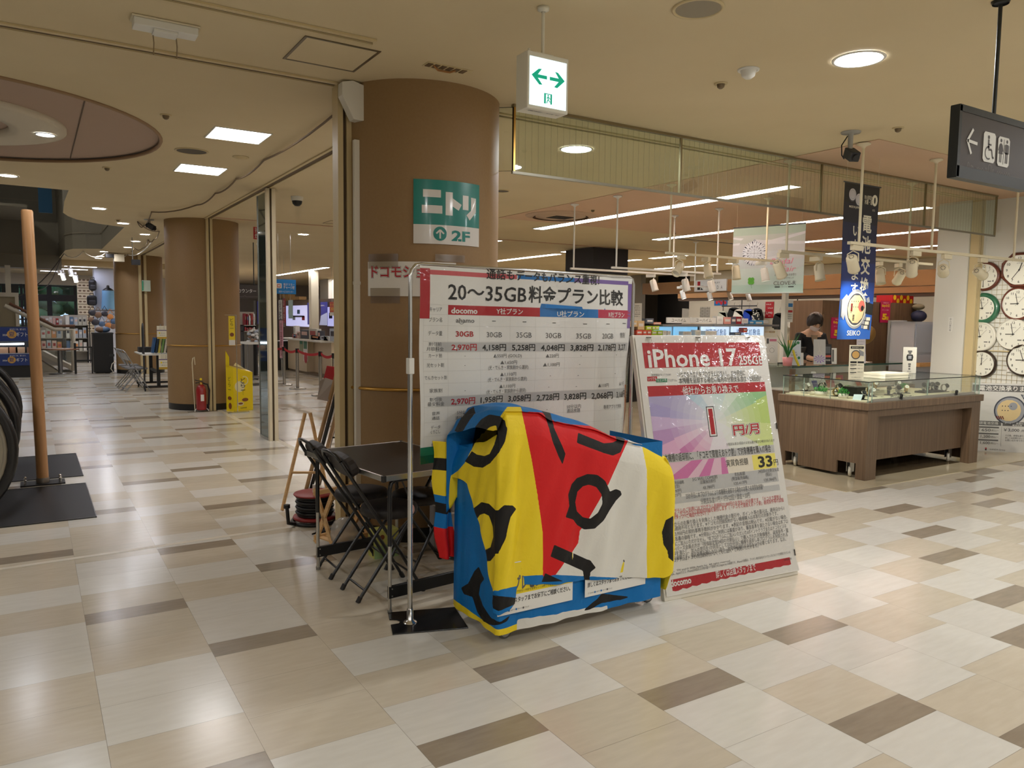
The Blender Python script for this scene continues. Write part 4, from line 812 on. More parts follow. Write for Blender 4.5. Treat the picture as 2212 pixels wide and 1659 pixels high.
PP([(125, 305), (182, 303), (184, 330), (127, 332)], RED, 2); PP([(176, 318), (240, 316), (241, 336), (177, 338)], GRN, 3); PT(130, 308, 178, 328, 'いつでも', PAP); PT(182, 319, 236, 335, 'カエドキ', PAP); PT(244, 318, 296, 334, 'プログラム', INKG); PT(150, 288, 262, 300, '携帯電話がなくてもOK!', INKG)
yB = pinv(470, 347)[1]; sh.rect(PX0, yB, PX1-PX0, .058, RED); PT(328, 358, 652, 404, '他社からお乗り換えで', PAP, bold=.01)
# burst of pale colours
yC, yD = yB+.058, pinv(520, 728)[1]; cx_, cy_ = pinv(530, 560); R_ = 1.2
cols = [(176, 168, 204), (150, 190, 214), (206, 222, 226), (176, 214, 204), (196, 226, 190), (150, 200, 140), (190, 214, 120), (214, 226, 150), (226, 228, 206), (232, 214, 224), (222, 150, 186), (200, 110, 168), (226, 176, 208), (190, 150, 196), (206, 180, 216), (170, 160, 205)]
angs = [-165, -140, -120, -95, -62, -40, -18, 5, 30, 70, 115, 140, 152, 165, 176, 186, 195]
for k in range(16):
    a, b = math.radians(angs[k]), math.radians(angs[k+1]); mid = (a+b)/2; p = clip([(cx_, cy_), (cx_+R_*math.cos(a), cy_+R_*math.sin(a)), (cx_+R_*1.2*math.cos(mid), cy_+R_*1.2*math.sin(mid)), (cx_+R_*math.cos(b), cy_+R_*math.sin(b))], PX0, yC, PX1, yD)
    if len(p) > 2: sh.poly(p, M('burst_%d' % k, cols[k], .35, coat=.2), 1)
    for z in range(7):
        r_ = .34-.045*z; q = [(cx_, cy_)]+[(cx_+r_*math.cos(a+(b-a)*j/4), cy_+r_*.9*math.sin(a+(b-a)*j/4)) for j in range(5)]; q = clip(q, PX0, yC, PX1, yD); f_ = (z+1)/8
        if len(q) > 2: sh.poly(q, M('burst_%d_%d' % (k, z), tuple(c+(234-c)*f_ for c in cols[k]), .35, coat=.2), 1+.12*(z+1))
def outlined(x0, y0, x1, y1, t, m, lat=True, b=.03, l=0, mid=PAP):
    for bb, mm, ll in ((b+.07, INK, 2), (b+.045, mid, 3), (b, m, 4)): ptext(sh, pinv, x0, y0, x1, y1, t, mm, lat, ll+l, bb, 3)
outlined(474, 486, 520, 634, '1', RED); outlined(622, 578, 770, 640, '円/月', RED, False, .02)
PT(580, 676, 862, 692, '分割支払金は1回目のお支払額が異なる場合があります', INKG)
yE = pinv(540, 728)[1]; sh.rect(PX0, yE, PX1-PX0, .044, GRYB, 2); PT(222, 724, 842, 770, '本機種の返却前に、「ドコモで買替えおトク割」で対象機種を購入の場合')
yF = yE+.044; yG = pinv(560, 868)[1]; sh.rect(PX0, yF, PX1-PX0, yG-yF, M('pink_wash', (228, 190, 206), .35, coat=.2), 1)
for k, (a, b) in enumerate(((.05, .2), (.28, .36), (.45, .5))): sh.poly(clip([(cx_, cy_+.1), (PX0+a, yG), (PX0+b, yG)], PX0, yF, PX1, yG), M('pink_ray', (210, 120, 172), .35, coat=.2), 1.5)
sh.rect(PX0+.5, yF, PX1-PX0-.5, yG-yF, M('peach_wash', (234, 224, 204), .35, coat=.2), 1.6); a = pinv(735, 800); b = pinv(905, 790); sh.rect(a[0], yF+.004, PX1-a[0], yG-yF-.008, M('yellow_panel', (240, 226, 110), .35, coat=.2), 2)
PT(580, 780, 708, 820, '実質負担額'); PT(768, 760, 845, 825, '33', INK, True, .03); PT(852, 780, 884, 818, '円', INK)
sh.rect(PX0, yG, PX1-PX0, .078, GRYB, 1); 
for x0, x1, y, t in [(240, 338, 918, '割引適用前価格'), (256, 312, 940, '(頭金含)'), (385, 530, 890, '5G WELCOME割'), (430, 520, 910, '店舗独自割引'), (628, 690, 866, '支払総額'), (612, 710, 890, '(現金販売価格)'), (765, 886, 846, '24回目の分割支払金'), (808, 845, 868, '(税込)'), (250, 322, 966, '164,197円'), (256, 322, 990, '(頭金0円)'), (446, 514, 942, '43,780円'), (626, 700, 918, '120,417円'), (800, 870, 898, '120,384円')]: PT(x0, y-11, x1, y+11, t, INKG)
yH = pinv(560, 968)[1]; sh.rect(PX0, yH, PX1-PX0, .034, GRYB, 1); PT(345, 950, 800, 984, '23か月目に本プログラムにより本機種を返却する場合のお客さま実質負担額*', INKG); PT(432, 990, 720, 1024, '分割支払金11円＋1円×22回＋頭金＝33円', INKG)
for y0, x0, x1, t in [(1042, 222, 905, '本プログラムのご利用にはプログラム利用料22,000円のお支払いが必要です。「ドコモで買替え'), (1062, 222, 918, 'おトク割」でプログラム利用料同額を割引します（「ドコモで買替えおトク割」適用条件等の詳細'), (1108, 226, 482, 'は店頭スタッフへご確認ください）。')]: PT(x0, y0-13, x1, y0+13, t, REDT)
for y0, x0, x1, t in [(1112, 226, 922, '※他社からのお乗り換えを対象とした機種代金の割引や、ポイント等の還元は、適用日から1'), (1140, 226, 886, '年間再適用不可となります。※ドコモの回線契約がない機種購入は本割引の対象外です。'), (1164, 228, 940, '※別途3,950円の契約事務手数料がかかります。※表記の金額は税込です。※記載がない場合、'), (1192, 228, 944, 'ご本人名義の価格です。※分割払いのご利用には審査があり、審査基準を満たさない場合は本プロ'), (1220, 230, 936, 'グラムにご加入いただけません。*本プログラムにご加入いただいたdポイントクラブまたはドコモビジネ'), (1246, 232, 948, 'スメンバーズ会員の方が「残価設定型24回の分割払い」で購入された対象機種を、返却条件・査'), (1272, 232, 944, '定基準を満たし、加入の翌月を1か月目として23か月目に機種を返却し本プログラムを利用される'), (1298, 234, 934, '場合の金額です。査定基準を満たさない場合、故障時利用料のお支払いが必要となります。なお、'), (1324, 236, 772, '本プログラムはドコモの回線契約がなくてもご加入・ご利用いただけます。')]: PT(x0, y0-13, x1, y0+13, t, INKG)
PT(240, 1372, 960, 1388, '※Apple、Appleのロゴ、iPhoneは米国および他の国々で登録されたApple Inc.の商標です。iPhoneの商標は、アイホン株式会社のライセンスにもとづき使用されている', INKG); PT(240, 1392, 610, 1406, 'ます。TM and © 2026 Apple Inc. All rights reserved.', INKG)
yI = pinv(610, 1412)[1]; sh.rect(PX0, yI, PX1-PX0, .062, RED); PT(258, 1468, 378, 1508, 'docomo', PAP, True, .03); PT(518, 1402, 752, 1448, '詳しくは店頭スタッフまで', PAP, bold=.01); PT(915, 1352, 960, 1366, '2026年', INK)
mb.build('poster', brd)
mb = MB(); Sheet(mb, lambda x, y, d=0: f2(x, y, d+.012+.006*max(0, (y-1.32)/.1)**2), .04).rect(.0, .0, PWD, 1.40, WFILM, 0); mb.build('plastic_film', brd)
for s_ in (.105, .46, .85):
    mb = MB(); f = fb; mb.add([f(s_-.014, -.008, -.036), f(s_+.014, -.008, -.036), f(s_+.016, .016, .014), f(s_-.016, .016, .014), f(s_-.016, .016, -.042), f(s_+.016, .016, -.042)], [(0, 1, 2, 3), (0, 4, 5, 1), (0, 3, 4), (1, 5, 2)], BLK); c_ = mb.build('binder_clip', brd); mb = MB(); mb.tube([f(s_-.01, .016, .013), f(s_-.012, .035, .012), f(s_, .048, .012), f(s_+.012, .035, .012), f(s_+.01, .016, .013)], .001, CHR, 5); mb.build('clip_wire', c_)
for y_ in (.555, 1.30): mb = MB(); f = fb; mb.add([f(PWD+.012, y_-.016, -.03), f(PWD+.012, y_+.016, -.03), f(PWD-.014, y_+.018, .015), f(PWD-.014, y_-.018, .015), f(PWD-.014, y_-.018, -.04), f(PWD-.014, y_+.018, -.04)], [(0, 1, 2, 3), (0, 4, 5, 1), (0, 3, 4), (1, 5, 2)], BLK); mb.build('binder_clip', brd)
mb = MB()
for s_ in (.45, .85): mb.tube([fb(s_, .1, -.035), P0+du*s_+bk*.62+Vector((0, 0, .01))], .012, ALU, 8)
mb.build('rear_strut', brd)
# ================================================================== on the near column
def cyl_hit(x, y, c, r):
    d = ray(x, y); o = CAMP; ax, ay = o.x-c[0], o.y-c[1]; A = d.x**2+d.y**2; B = 2*(ax*d.x+ay*d.y); C_ = ax*ax+ay*ay-r*r; D = max(0, B*B-4*A*C_); t = (-B-math.sqrt(D))/(2*A); return o+d*t
def cyl_map(c, r, th0, z0): return lambda x, y, d=0: Vector((c[0]+(r+d)*math.cos(th0+x/r), c[1]+(r+d)*math.sin(th0+x/r), z0-y))
def wrapped(x0, y0, x1, y1, c, r):
    a = cyl_hit(x0, (y0+y1)/2, c, r); b = cyl_hit(x1, (y0+y1)/2, c, r); m = cyl_hit((x0+x1)/2, y0, c, r); n = cyl_hit((x0+x1)/2, y1, c, r)
    ta, tb = math.atan2(a.y-c[1], a.x-c[0]), math.atan2(b.y-c[1], b.x-c[0]); return cyl_map(c, r, ta, m.z), (tb-ta)*r, m.z-n.z
cc = (2.335, 4.99); fm, W_, H_ = wrapped(893, 390, 1035, 528, cc, .566)
TEAL = M('teal_print', (0, 128, 120), .3, coat=.3); SILV = M('silver_white_print', (220, 216, 210), .3, coat=.3)
mb = MB(); sh = Sheet(mb, fm, .03); sh.rect(0, 0, W_, H_*.70, TEAL, 0); sh.rect(0, H_*.70, W_, H_*.30, SILV, 0)
X = lambda q: W_*(q-610)/447; Y = lambda q: H_*(q-760)/440
for x0, y0, x1, y1 in ((667, 828, 776, 880), (660, 935, 785, 990), (806, 838, 852, 998), (922, 850, 965, 950)): sh.rect(X(x0), Y(y0), X(x1)-X(x0), Y(y1)-Y(y0), SILV, 2)
sh.poly([(X(852), Y(878)), (X(914), Y(918)), (X(893), Y(960)), (X(852), Y(935))], SILV, 2); sh.poly([(X(985), Y(858)), (X(1026), Y(860)), (X(1026), Y(958)), (X(975), Y(1020)), (X(950), Y(985)), (X(985), Y(950))], SILV, 2)
sh.disc(X(772), Y(1128), W_*.095, TEAL, 2, n=28); sh.line([(X(772), Y(1162)), (X(772), Y(1105))], W_*.022, SILV, 3); sh.line([(X(748), Y(1128)), (X(772), Y(1102))], W_*.022, SILV, 3); sh.line([(X(772), Y(1102)), (X(796), Y(1128))], W_*.022, SILV, 3)
sh.text(X(912), Y(1135), H_*.22, '2F', TEAL, 'c', X(975)-X(852), 2, .035)
mb2 = mb.build('wall_poster'); tag(mb2, 'teal and white shop poster pasted high on the brown column', 'poster')
fm, W_, H_ = wrapped(795, 565, 985, 640, cc, .566); mb = MB(); sh = Sheet(mb, fm, .03); sh.rect(0, 0, W_, H_, PAPG, 0)
for bb, mm, ll in ((.07, INKG, 1), (.045, PAP, 2), (.02, RED, 3)): sh.text(.03, H_*.30, .085, 'ドコモショップ', mm, 'l', .52, ll, bb)
o = mb.build('paper_sign'); tag(o, 'white paper sign with red outlined lettering taped to the column', 'paper sign')
TAPE = glass('clear_tape', (222, 214, 200), .25, .25)
for x0, y0, x1, y1 in ((796, 548, 860, 580), (800, 622, 864, 655), (940, 550, 1004, 566)):
    fm, W_, H_ = wrapped(x0, y0, x1, y1, cc, .5675); mb = MB(); Sheet(mb, fm, .03).rect(0, 0, W_, H_, TAPE, 0); mb.build('tape', o)
P = at_y(771, 500, 4.79); t = thing('cable_duct', 'white plastic cable duct running down the left of the brown column', 'cable duct', (P.x, 4.79, 0)); DUCT = M('duct_white', (222, 218, 206), .5)
mb = MB(); mb.box(-.02, .02, -.015, .02, 0, 2.6, DUCT); mb.build('duct', t, True, bevel=.003)
mb = MB(); mb.prism([(-.11, ZC-.02), (-.11, ZC-.10), (-.035, ZC-.24), (.035, ZC-.24), (.035, ZC-.02), (-.04, ZC-.002)], DUCT, (0, -.05, 0), (1, 0, 0), (0, 0, 1), (0, .08, 0)); mb.build('ceiling_cover', t, True, bevel=.004); mb = MB(); mb.box(-.022, .022, -.02, .02, 1.68, 1.70, DUCT); mb.build('joint', t, True)
# ================================================================== hanging exit sign
t = thing('exit_sign', 'lit exit sign with two green arrows hanging from a ceiling rod', 'exit sign', (2.125, 3.1, 2.46)); SGN = M('sign_housing', (226, 222, 206), .5)
mb = MB(); mb.box(-.118, .118, 0, .10, 0, .262, SGN); mb.build('housing', t, True, bevel=.004); mb = MB(); mb.cyl((0, .05, .262), (0, .05, ZC-2.46-.012), .008, SGN, 10); mb.lathe([(.0, ZC-2.46), (.03, ZC-2.46), (.028, ZC-2.475), (.01, ZC-2.482)], SGN, 16, (0, .05, 0)); mb.build('rod', t, True)
mb = MB(); mb.box(-.05, .05, .03, .07, .262, .275, SGN); mb.cyl((-.085, .04, .262), (-.085, .04, .285), .006, SGN, 8); mb.build('bracket', t, True)
EXW = M('lit_white_panel', (255, 255, 255), .4, emit=1.15, ecol=(206, 234, 250)); EXG = M('lit_green', (0, 150, 110), .4, emit=.55, ecol=(0, 176, 140))
mb = MB(); f = plane((2.125-.106, 3.0985, 2.46+.238), (1, 0, 0), (0, 0, -1), (0, -1, 0)); sh = Sheet(mb, f); sh.rect(0, 0, .212, .222, EXW, 0)
ar = [(.010, .085), (.050, .052), (.068, .050), (.046, .078), (.098, .078), (.098, .094), (.046, .094), (.072, .122), (.054, .124)]
sh.poly(ar, EXG, 1); sh.poly([(.212-x, y) for x, y in ar][::-1], EXG, 1)
sh.rect(.083, .158, .046, .048, EXG, 1); sh.rect(.093, .162, .026, .044, EXW, 2); sh.disc(.106, .168, .0042, EXG, 3, n=12)
for l_ in ([(.105, .173), (.107, .186)], [(.105, .175), (.098, .181)], [(.106, .175), (.114, .178), (.117, .184)], [(.107, .185), (.101, .193), (.098, .204)], [(.107, .185), (.113, .194), (.118, .196)]): sh.line(l_, .0045, EXG, 3)
mb.build('face', t)
mb = MB(); sh = Sheet(mb, plane((2.125-.1, 3.105, 2.4595), (1, 0, 0), (0, 1, 0), (0, 0, -1))); sh.text(.05, .03, .02, '避難口誘導灯', INKG, 'c', .08); sh.text(.135, .03, .016, '20分間', INKG, 'c', .04); sh.text(.18, .03, .014, '型式', INKG, 'c', .02); mb.build('rating_label', t)
# ================================================================== flat panels on the two wall directions
def panel(ax, k, x0, y0, x1, y1, mat, th=.01, lift=.0):
    """board whose printed side faces -Y (ax 'y', plane Y=k) or -X (ax 'x', plane X=k); returns mesh, sheet, width, height"""
    at = at_y if ax == 'y' else at_x; xm, ym = (x0+x1)/2, (y0+y1)/2; a, b, t, c = at(x0, ym, k), at(x1, ym, k), at(xm, y0, k), at(xm, y1, k)
    W = (b-a).length; H = t.z-c.z; u = Vector((1, 0, 0)) if ax == 'y' else Vector((0, -1, 0)); n = Vector((0, -1, 0)) if ax == 'y' else Vector((-1, 0, 0))
    o = Vector((a.x, k, t.z)) if ax == 'y' else Vector((k, a.y, t.z)); f = plane(o, u, (0, 0, -1), n); mb = MB()
    mb.add([f(0, 0, -th), f(W, 0, -th), f(W, H, -th), f(0, H, -th), f(0, 0), f(W, 0), f(W, H), f(0, H)], [(0, 1, 2, 3), (4, 7, 6, 5), (0, 4, 5, 1), (1, 5, 6, 2), (2, 6, 7, 3), (3, 7, 4, 0)], mat)
    return mb, Sheet(mb, f, eps=.0012), W, H
def ends(mb): return min(p.z for p in mb.v)
NTH = ['first', 'second', 'third', 'fourth', 'fifth', 'sixth', 'seventh', 'eighth', 'ninth', 'tenth', 'eleventh', 'twelfth', 'thirteenth', 'fourteenth', 'fifteenth']
PICT = M('pictogram_white', (232, 232, 228), .5); SGNB = M('sign_dark_brown', (66, 58, 55), .45); SGNK = M('sign_edge_black', (34, 38, 38), .4)
# ================================================================== restroom sign
t = thing('restroom_sign', 'dark brown hanging sign with an arrow, wheelchair and toilet pictograms', 'hanging sign', (3.835, 1.92, 2.125))
mb = MB(); mb.box(-.32, .32, -.018, .018, 0, .31, SGNB); mb.build('board', t, True)
mb = MB(); mb.box(-.326, .326, -.021, .021, -.004, .048, SGNK).box(-.326, .326, -.021, .021, .285, .314, SGNK).box(-.328, -.306, -.021, .021, .0, .31, SGNK).box(.306, .328, -.021, .021, 0, .31, SGNK); mb.build('frame', t, True)
mb = MB(); mb.cyl((0, 0, .314), (0, 0, ZC-2.125-.02), .009, SGNK, 10); mb.lathe([(.0, ZC-2.126), (.04, ZC-2.126), (.035, ZC-2.14)], SGNK, 16); mb.build('rod', t, True)
mb = MB(); sh = Sheet(mb, plane((3.515, 1.9005, 2.435), (1, 0, 0), (0, 0, -1), (0, -1, 0)))
sh.line([(.07, .145), (.155, .15)], .014, PICT); sh.line([(.115, .09), (.07, .145)], .014, PICT); sh.line([(.068, .142), (.107, .20)], .014, PICT)
def rrect(sh, x, y, w_, h, m, r=.012): sh.poly([(x+r, y), (x+w_-r, y), (x+w_, y+r), (x+w_, y+h-r), (x+w_-r, y+h), (x+r, y+h), (x, y+h-r), (x, y+r)], m, 1)
rrect(sh, .205, .085, .108, .135, PICT); rrect(sh, .335, .09, .108, .135, PICT)
x, y = .25, .10; sh.disc(x, y+.008, .009, SGNB, 2, n=14); sh.line([(x, y+.018), (x+.002, y+.06)], .013, SGNB, 2); sh.line([(x+.002, y+.04), (x+.026, y+.04)], .008, SGNB, 2); sh.line([(x+.002, y+.062), (x+.03, y+.062), (x+.042, y+.098), (x+.052, y+.094)], .010, SGNB, 2); sh.disc(x+.003, y+.078, .031, SGNB, 2, .031, 24, .024, 1.0, 5.0)
for px_, sk in ((.362, 1), (.416, 0)):
    y = .108; sh.disc(px_, y, .0085, SGNB, 2, n=14)
    if sk: sh.poly([(px_-.008, y+.013), (px_+.008, y+.013), (px_+.02, y+.062), (px_-.02, y+.062)], SGNB, 2); sh.line([(px_-.006, y+.06), (px_-.006, y+.10)], .007, SGNB, 2); sh.line([(px_+.006, y+.06), (px_+.006, y+.10)], .007, SGNB, 2); sh.line([(px_-.01, y+.018), (px_-.022, y+.048)], .006, SGNB, 2); sh.line([(px_+.01, y+.018), (px_+.022, y+.048)], .006, SGNB, 2)
    else: sh.rect(px_-.013, y+.013, .026, .045, SGNB, 2); sh.line([(px_-.0065, y+.05), (px_-.0065, y+.10)], .010, SGNB, 2); sh.line([(px_+.0065, y+.05), (px_+.0065, y+.10)], .010, SGNB, 2); sh.line([(px_-.018, y+.016), (px_-.018, y+.055)], .006, SGNB, 2); sh.line([(px_+.018, y+.016), (px_+.018, y+.055)], .006, SGNB, 2)
sh.rect(.3865, .10, .004, .115, SGNB, 2)
GL = M('skyline_grey', (128, 122, 118), .5); sk = [(.02, .262), (.08, .262), (.082, .245), (.088, .238), (.094, .245), (.096, .262), (.11, .262), (.112, .25), (.118, .25), (.12, .262), (.127, .25), (.134, .262), (.16, .262), (.164, .252), (.17, .262), (.176, .25), (.182, .262), (.19, .253), (.2, .262), (.21, .25), (.222, .262), (.235, .262), (.235, .248), (.245, .248), (.245, .262), (.26, .262), (.262, .236), (.268, .23), (.282, .23), (.286, .236), (.286, .262), (.3, .262), (.3, .248), (.308, .248), (.308, .262), (.34, .262), (.345, .25), (.355, .262), (.365, .25), (.375, .262), (.385, .252), (.4, .262), (.41, .25), (.42, .262), (.43, .246), (.44, .262), (.45, .246), (.46, .262), (.6, .262)]
sh.line(sk, .0016, GL); mb.build('pictograms', t)
# ================================================================== blue battery banner
NAVY = [M('navy_print_%d' % i, c, .35, coat=.15) for i, c in enumerate([(10, 13, 26), (14, 18, 40), (16, 24, 62), (17, 32, 84), (18, 42, 108), (20, 58, 136), (28, 80, 166), (36, 98, 190)])]
IVP = M('ivory_print', (226, 220, 200), .4); STEEL = M('printed_steel', (150, 152, 158), .35); STEELD = M('printed_dark_steel', (64, 68, 80), .35); GOLDP = M('printed_gold', (214, 190, 142), .35); PINKP = M('printed_pink', (204, 96, 84), .35)
BX0, BZ1, BWD, BHT, BYY = 6.03, 2.695, .52, 1.37, 4.22
def nmap(x, y, d=0): return Vector((BX0+x-.008*y, BYY-d+.010*math.sin(y*5+.6)*(y/1.4)-.014*math.cos(x*6)*(.3+y*.4), BZ1-y))
mb = MB(); sh = Sheet(mb, nmap, .03, .001)
for i in range(8): sh.rect(0, BHT*i/8, BWD, BHT/8, NAVY[i], 0)
sh.rect(0, 0, BWD, BHT, M('banner_reverse', (30, 44, 84), .5), -2)
for cx, cy_ in ((.115, .10), (.215, .135)): sh.disc(cx, cy_+.012, .052, STEELD, 1, n=24); sh.disc(cx, cy_, .052, M('printed_silver', (196, 192, 196), .35), 2, n=24); sh.disc(cx, cy_, .04, STEEL, 3, n=24, ri=.037)
sh.text(.155, .205, .027, 'MADE IN JAPAN', IVP, 'c', .16, 2, .01); sh.text(.355, .105, .04, '無水銀電池', IVP, 'c', .12); sh.text(.36, .145, .048, '水銀・鉛', IVP, 'c', .12, 2, .01); sh.text(.455, .12, .13, '0', IVP, 'c', .07, 2, .04); sh.text(.445, .21, .022, 'ゼロ', IVP)
for i, ch in enumerate('電池交換'): sh.text(.36, .34+.186*i, .168, ch, IVP, 'c', .135, 2, .018)
for i, ch in enumerate('いたします'): sh.text(.20, .41+.128*i, .115, ch, IVP, 'c', .10, 2, .015)
# watch picture
cx, cy_ = .25, 1.10
sh.poly([(.0, 1.02), (.12, .99), (.10, 1.16), (.02, 1.18)], STEELD, 1); sh.poly([(.33, 1.02), (.52, 1.05), (.52, 1.15), (.36, 1.13)], INK, 2); sh.poly([(.38, 1.16), (.5, 1.19), (.5, 1.29), (.36, 1.24)], STEELD, 1)
for k in range(3): sh.rect(.43-.015*k, 1.17+.038*k, .062, .03, IVP, 3); sh.rect(.39-.015*k, 1.165+.038*k, .03, .03, STEEL, 3)
sh.poly([(.03, 1.02), (.09, .97), (.13, 1.0), (.07, 1.20), (.03, 1.16)], STEEL, 2)
sh.disc(cx, cy_, .175, STEEL, 2, n=36); sh.disc(cx, cy_, .155, IVP, 3, n=36); sh.disc(cx, cy_, .142, STEELD, 4, n=36); sh.disc(cx, cy_, .135, GOLDP, 5, .13, 10); sh.disc(.33, 1.07, .05, PINKP, 6, n=20); sh.disc(.345, 1.09, .025, INK, 7, n=16)
for k in range(9): sh.disc(.17+.035*(k % 4), 1.03+.05*(k//4), .006, STEELD, 6, n=8)
sh.rect(.16, 1.05, .03, .07, M('printed_maroon', (110, 40, 40), .4), 6)
for k in range(4): sh.rect(.2, 1.15+.014*k, .03, .008, INK, 6)
sh.poly([(.40, 1.0), (.44, .985), (.46, 1.03), (.42, 1.04)], STEEL, 6); sh.line([(cx-.02, .93), (cx+.02, .93)], .012, STEEL, 6)
sh.text(.25, 1.312, .062, 'SEIKO', PICT, 'c', .215, 2, .015); nb = mb.build('vertical_banner'); tag(nb, 'tall navy blue watch battery banner hanging over the showcase', 'banner')
mb = MB(); mb.cyl((BX0-.01, BYY, BZ1), (BX0+BWD+.01, BYY, BZ1), .006, M('banner_rod', (60, 60, 64), .4), 8)
for x in (BX0+.03, BX0+BWD-.03): mb.cyl((x, BYY, BZ1), (x, BYY, ZC-.007), .0012, IVP, 5)
mb.build('hanging_rod', nb)
# ================================================================== clover banner
CL, CRt = Vector((7.63, 6.9, 0)), Vector((7.91, 6.03, 0)); cu_ = (CRt-CL).normalized(); cn = Vector((cu_.y, -cu_.x, 0)); cn = cn if cn.x < 0 else -cn
zt, zb = hit_plane(1585, 493, CL, cn).z, hit_plane(1579, 634, CL, cn).z; CWD = (CRt-CL).length; CHT = zt-zb; CO_ = Vector((CL.x, CL.y, zt)); cfl = plane(CO_, cu_, (0, 0, -1), cn)
PALE = [M('pale_banner_%d' % i, c, .45) for i, c in enumerate([(150, 168, 156), (166, 172, 170), (178, 180, 184), (182, 186, 192), (180, 190, 196), (184, 200, 200), (182, 202, 198), (168, 196, 190)])]
mb = MB(); sh = Sheet(mb, lambda x, y, d=0: cfl(x, y, d+.008*math.sin(x*9)*y), .04, .0014)
for i in range(8): sh.rect(0, CHT*i/8, CWD, CHT/8, PALE[i], 0)
for y0, a in ((.12, .1), (.2, -.05), (.34, .08)): sh.poly([(0, y0), (CWD*.5, y0+a*.6), (CWD, y0-a*.3), (CWD, y0-a*.3+.03), (CWD*.5, y0+a*.6+.05), (0, y0+.02)], M('pale_wave', (196, 198, 204), .45), 1)
sh.rect(0, 0, CWD, CHT, M('pale_reverse', (180, 186, 186), .5), -2)
dx, dy, R_ = .27*CWD/.86, .40*CHT/1.0, .155; DIW, DIK, DIG = M('diamond_white', (218, 222, 230), .4), M('diamond_dark', (52, 58, 74), .4), M('diamond_grey', (140, 146, 160), .4)
sh.poly([(dx+R_*math.cos(PI*k/8+.2), dy+R_*math.sin(PI*k/8+.2)) for k in range(16)], DIW, 2)
for k in range(16):
    a = 2*PI*k/16; b = a+PI/16; P_ = lambda r_, q: (dx+r_*math.cos(q), dy+r_*math.sin(q))
    sh.poly([P_(R_*.42, a), P_(R_*.62, a+.06), P_(R_*.62, a-.06)], DIK, 3); sh.poly([P_(R_*.70, b), P_(R_*.95, b+.07), P_(R_*.99, b), P_(R_*.95, b-.07)], DIK if k % 2 else DIG, 3); sh.line([P_(R_*.25, a), P_(R_*.98, b)], .003, DIG, 3); sh.poly([P_(R_*.80, a), P_(R_*.97, a+.03), P_(R_*.97, a-.03)], DIK, 3)
sh.line([(dx-R_*.35, dy), (dx+R_*.35, dy)], .003, DIK, 4); sh.line([(dx, dy-R_*.35), (dx, dy+R_*.35)], .003, DIK, 4); sh.poly([P_(R_*1.0, -PI/2+.15), P_(R_*1.16, -PI/2), P_(R_*1.0, -PI/2-.15)], DIG, 3)
LEAF = M('clover_green', (78, 150, 50), .45); gx, gy = .285*CWD, .815*CHT
for k in range(4): q = PI/4+PI/2*k; sh.disc(gx+.024*math.cos(q), gy+.026*math.sin(q), .024, LEAF, 3, .026, 16)
sh.line([(gx, gy+.03), (gx+.01, gy+.09)], .004, LEAF, 3)
PKT = M('pink_script', (206, 120, 146), .4); sh.text(.70*CWD, .53*CHT, .10, 'Bridal', PKT, 'c', .27, 3, .0, shear=.35); sh.text(.80*CWD, .645*CHT, .10, 'Fair', PKT, 'c', .17, 3, 0, shear=.35)
sh.text(.755*CWD, .735*CHT, .035, 'みつけた、幸せのお守り', INKG, 'c', .27); sh.text(.75*CWD, .785*CHT, .03, 'クローバーダイヤモンド', INKG, 'c', .22); sh.text(.75*CWD, .855*CHT, .068, 'CLOVE-R', INKG, 'c', .28); sh.rect(.615*CWD, .905*CHT, .065, .012, INK, 3); sh.rect(.80*CWD, .905*CHT, .07, .012, INK, 3); sh.text(.745*CWD, .912*CHT, .02, 'クローバーR', INKG, 'c', .07)
cb = mb.build('pale_banner'); tag(cb, 'pale green banner with a large diamond and a small clover', 'banner')
mb = MB()
for q in (.05, .95): mb.cyl(cfl(q*CWD, 0), cfl(q*CWD, 0)+Vector((0, 0, ZC-.008-zt)), .0015, IVP, 5)
mb.cyl(cfl(0, 0), cfl(CWD, 0), .008, M('banner_rod'), 8).cyl(cfl(0, CHT), cfl(CWD, CHT), .008, M('pale_reverse'), 8); mb.build('hanging_rod', cb)
# white post under the clover banner
P = at_y(1693, 720, 6.55); mb = MB(); mb.box(P.x-.03, P.x+.03, 6.52, 6.58, 0.006, 1.86, WHT); struct(mb.build('trim_14', local=True), 'slim white post below the clover banner')
# ================================================================== watch showcase
S0, S1, SY0, SY1 = 6.53, 8.52, 4.215, 5.20
sc_ = thing('watch_showcase', 'walnut watch showcase with a low glass case in the shop corner', 'showcase', ((S0+S1)/2, (SY0+SY1)/2, .006))
mb = MB(); mb.box(S0-.02, S1+.02, SY0-.02, SY1+.02, .665, .735, WALN); mb.build('top_ledge', sc_, bevel=.004)
mb = MB(); mb.box(S0, S0+.05, SY0, SY0+.10, .006, .665, WALN).box(S0+.05, S0+.17, SY0, SY0+.05, .006, .665, WALN); mb.build('corner_leg', sc_, bevel=.002)
mb = MB(); mb.box(S1-.17, S1, SY0, SY0+.09, .006, .665, WALN); mb.build('corner_leg', sc_, bevel=.002)
mb = MB(); mb.box(S0+.17, S1-.17, SY0, SY0+.02, .60, .665, WALN); mb.build('apron', sc_)
mb = MB(); mb.box(S0+.17, S1-.17, SY0+.09, SY0+.11, .165, .665, WALN); mb.build('front_panel', sc_)
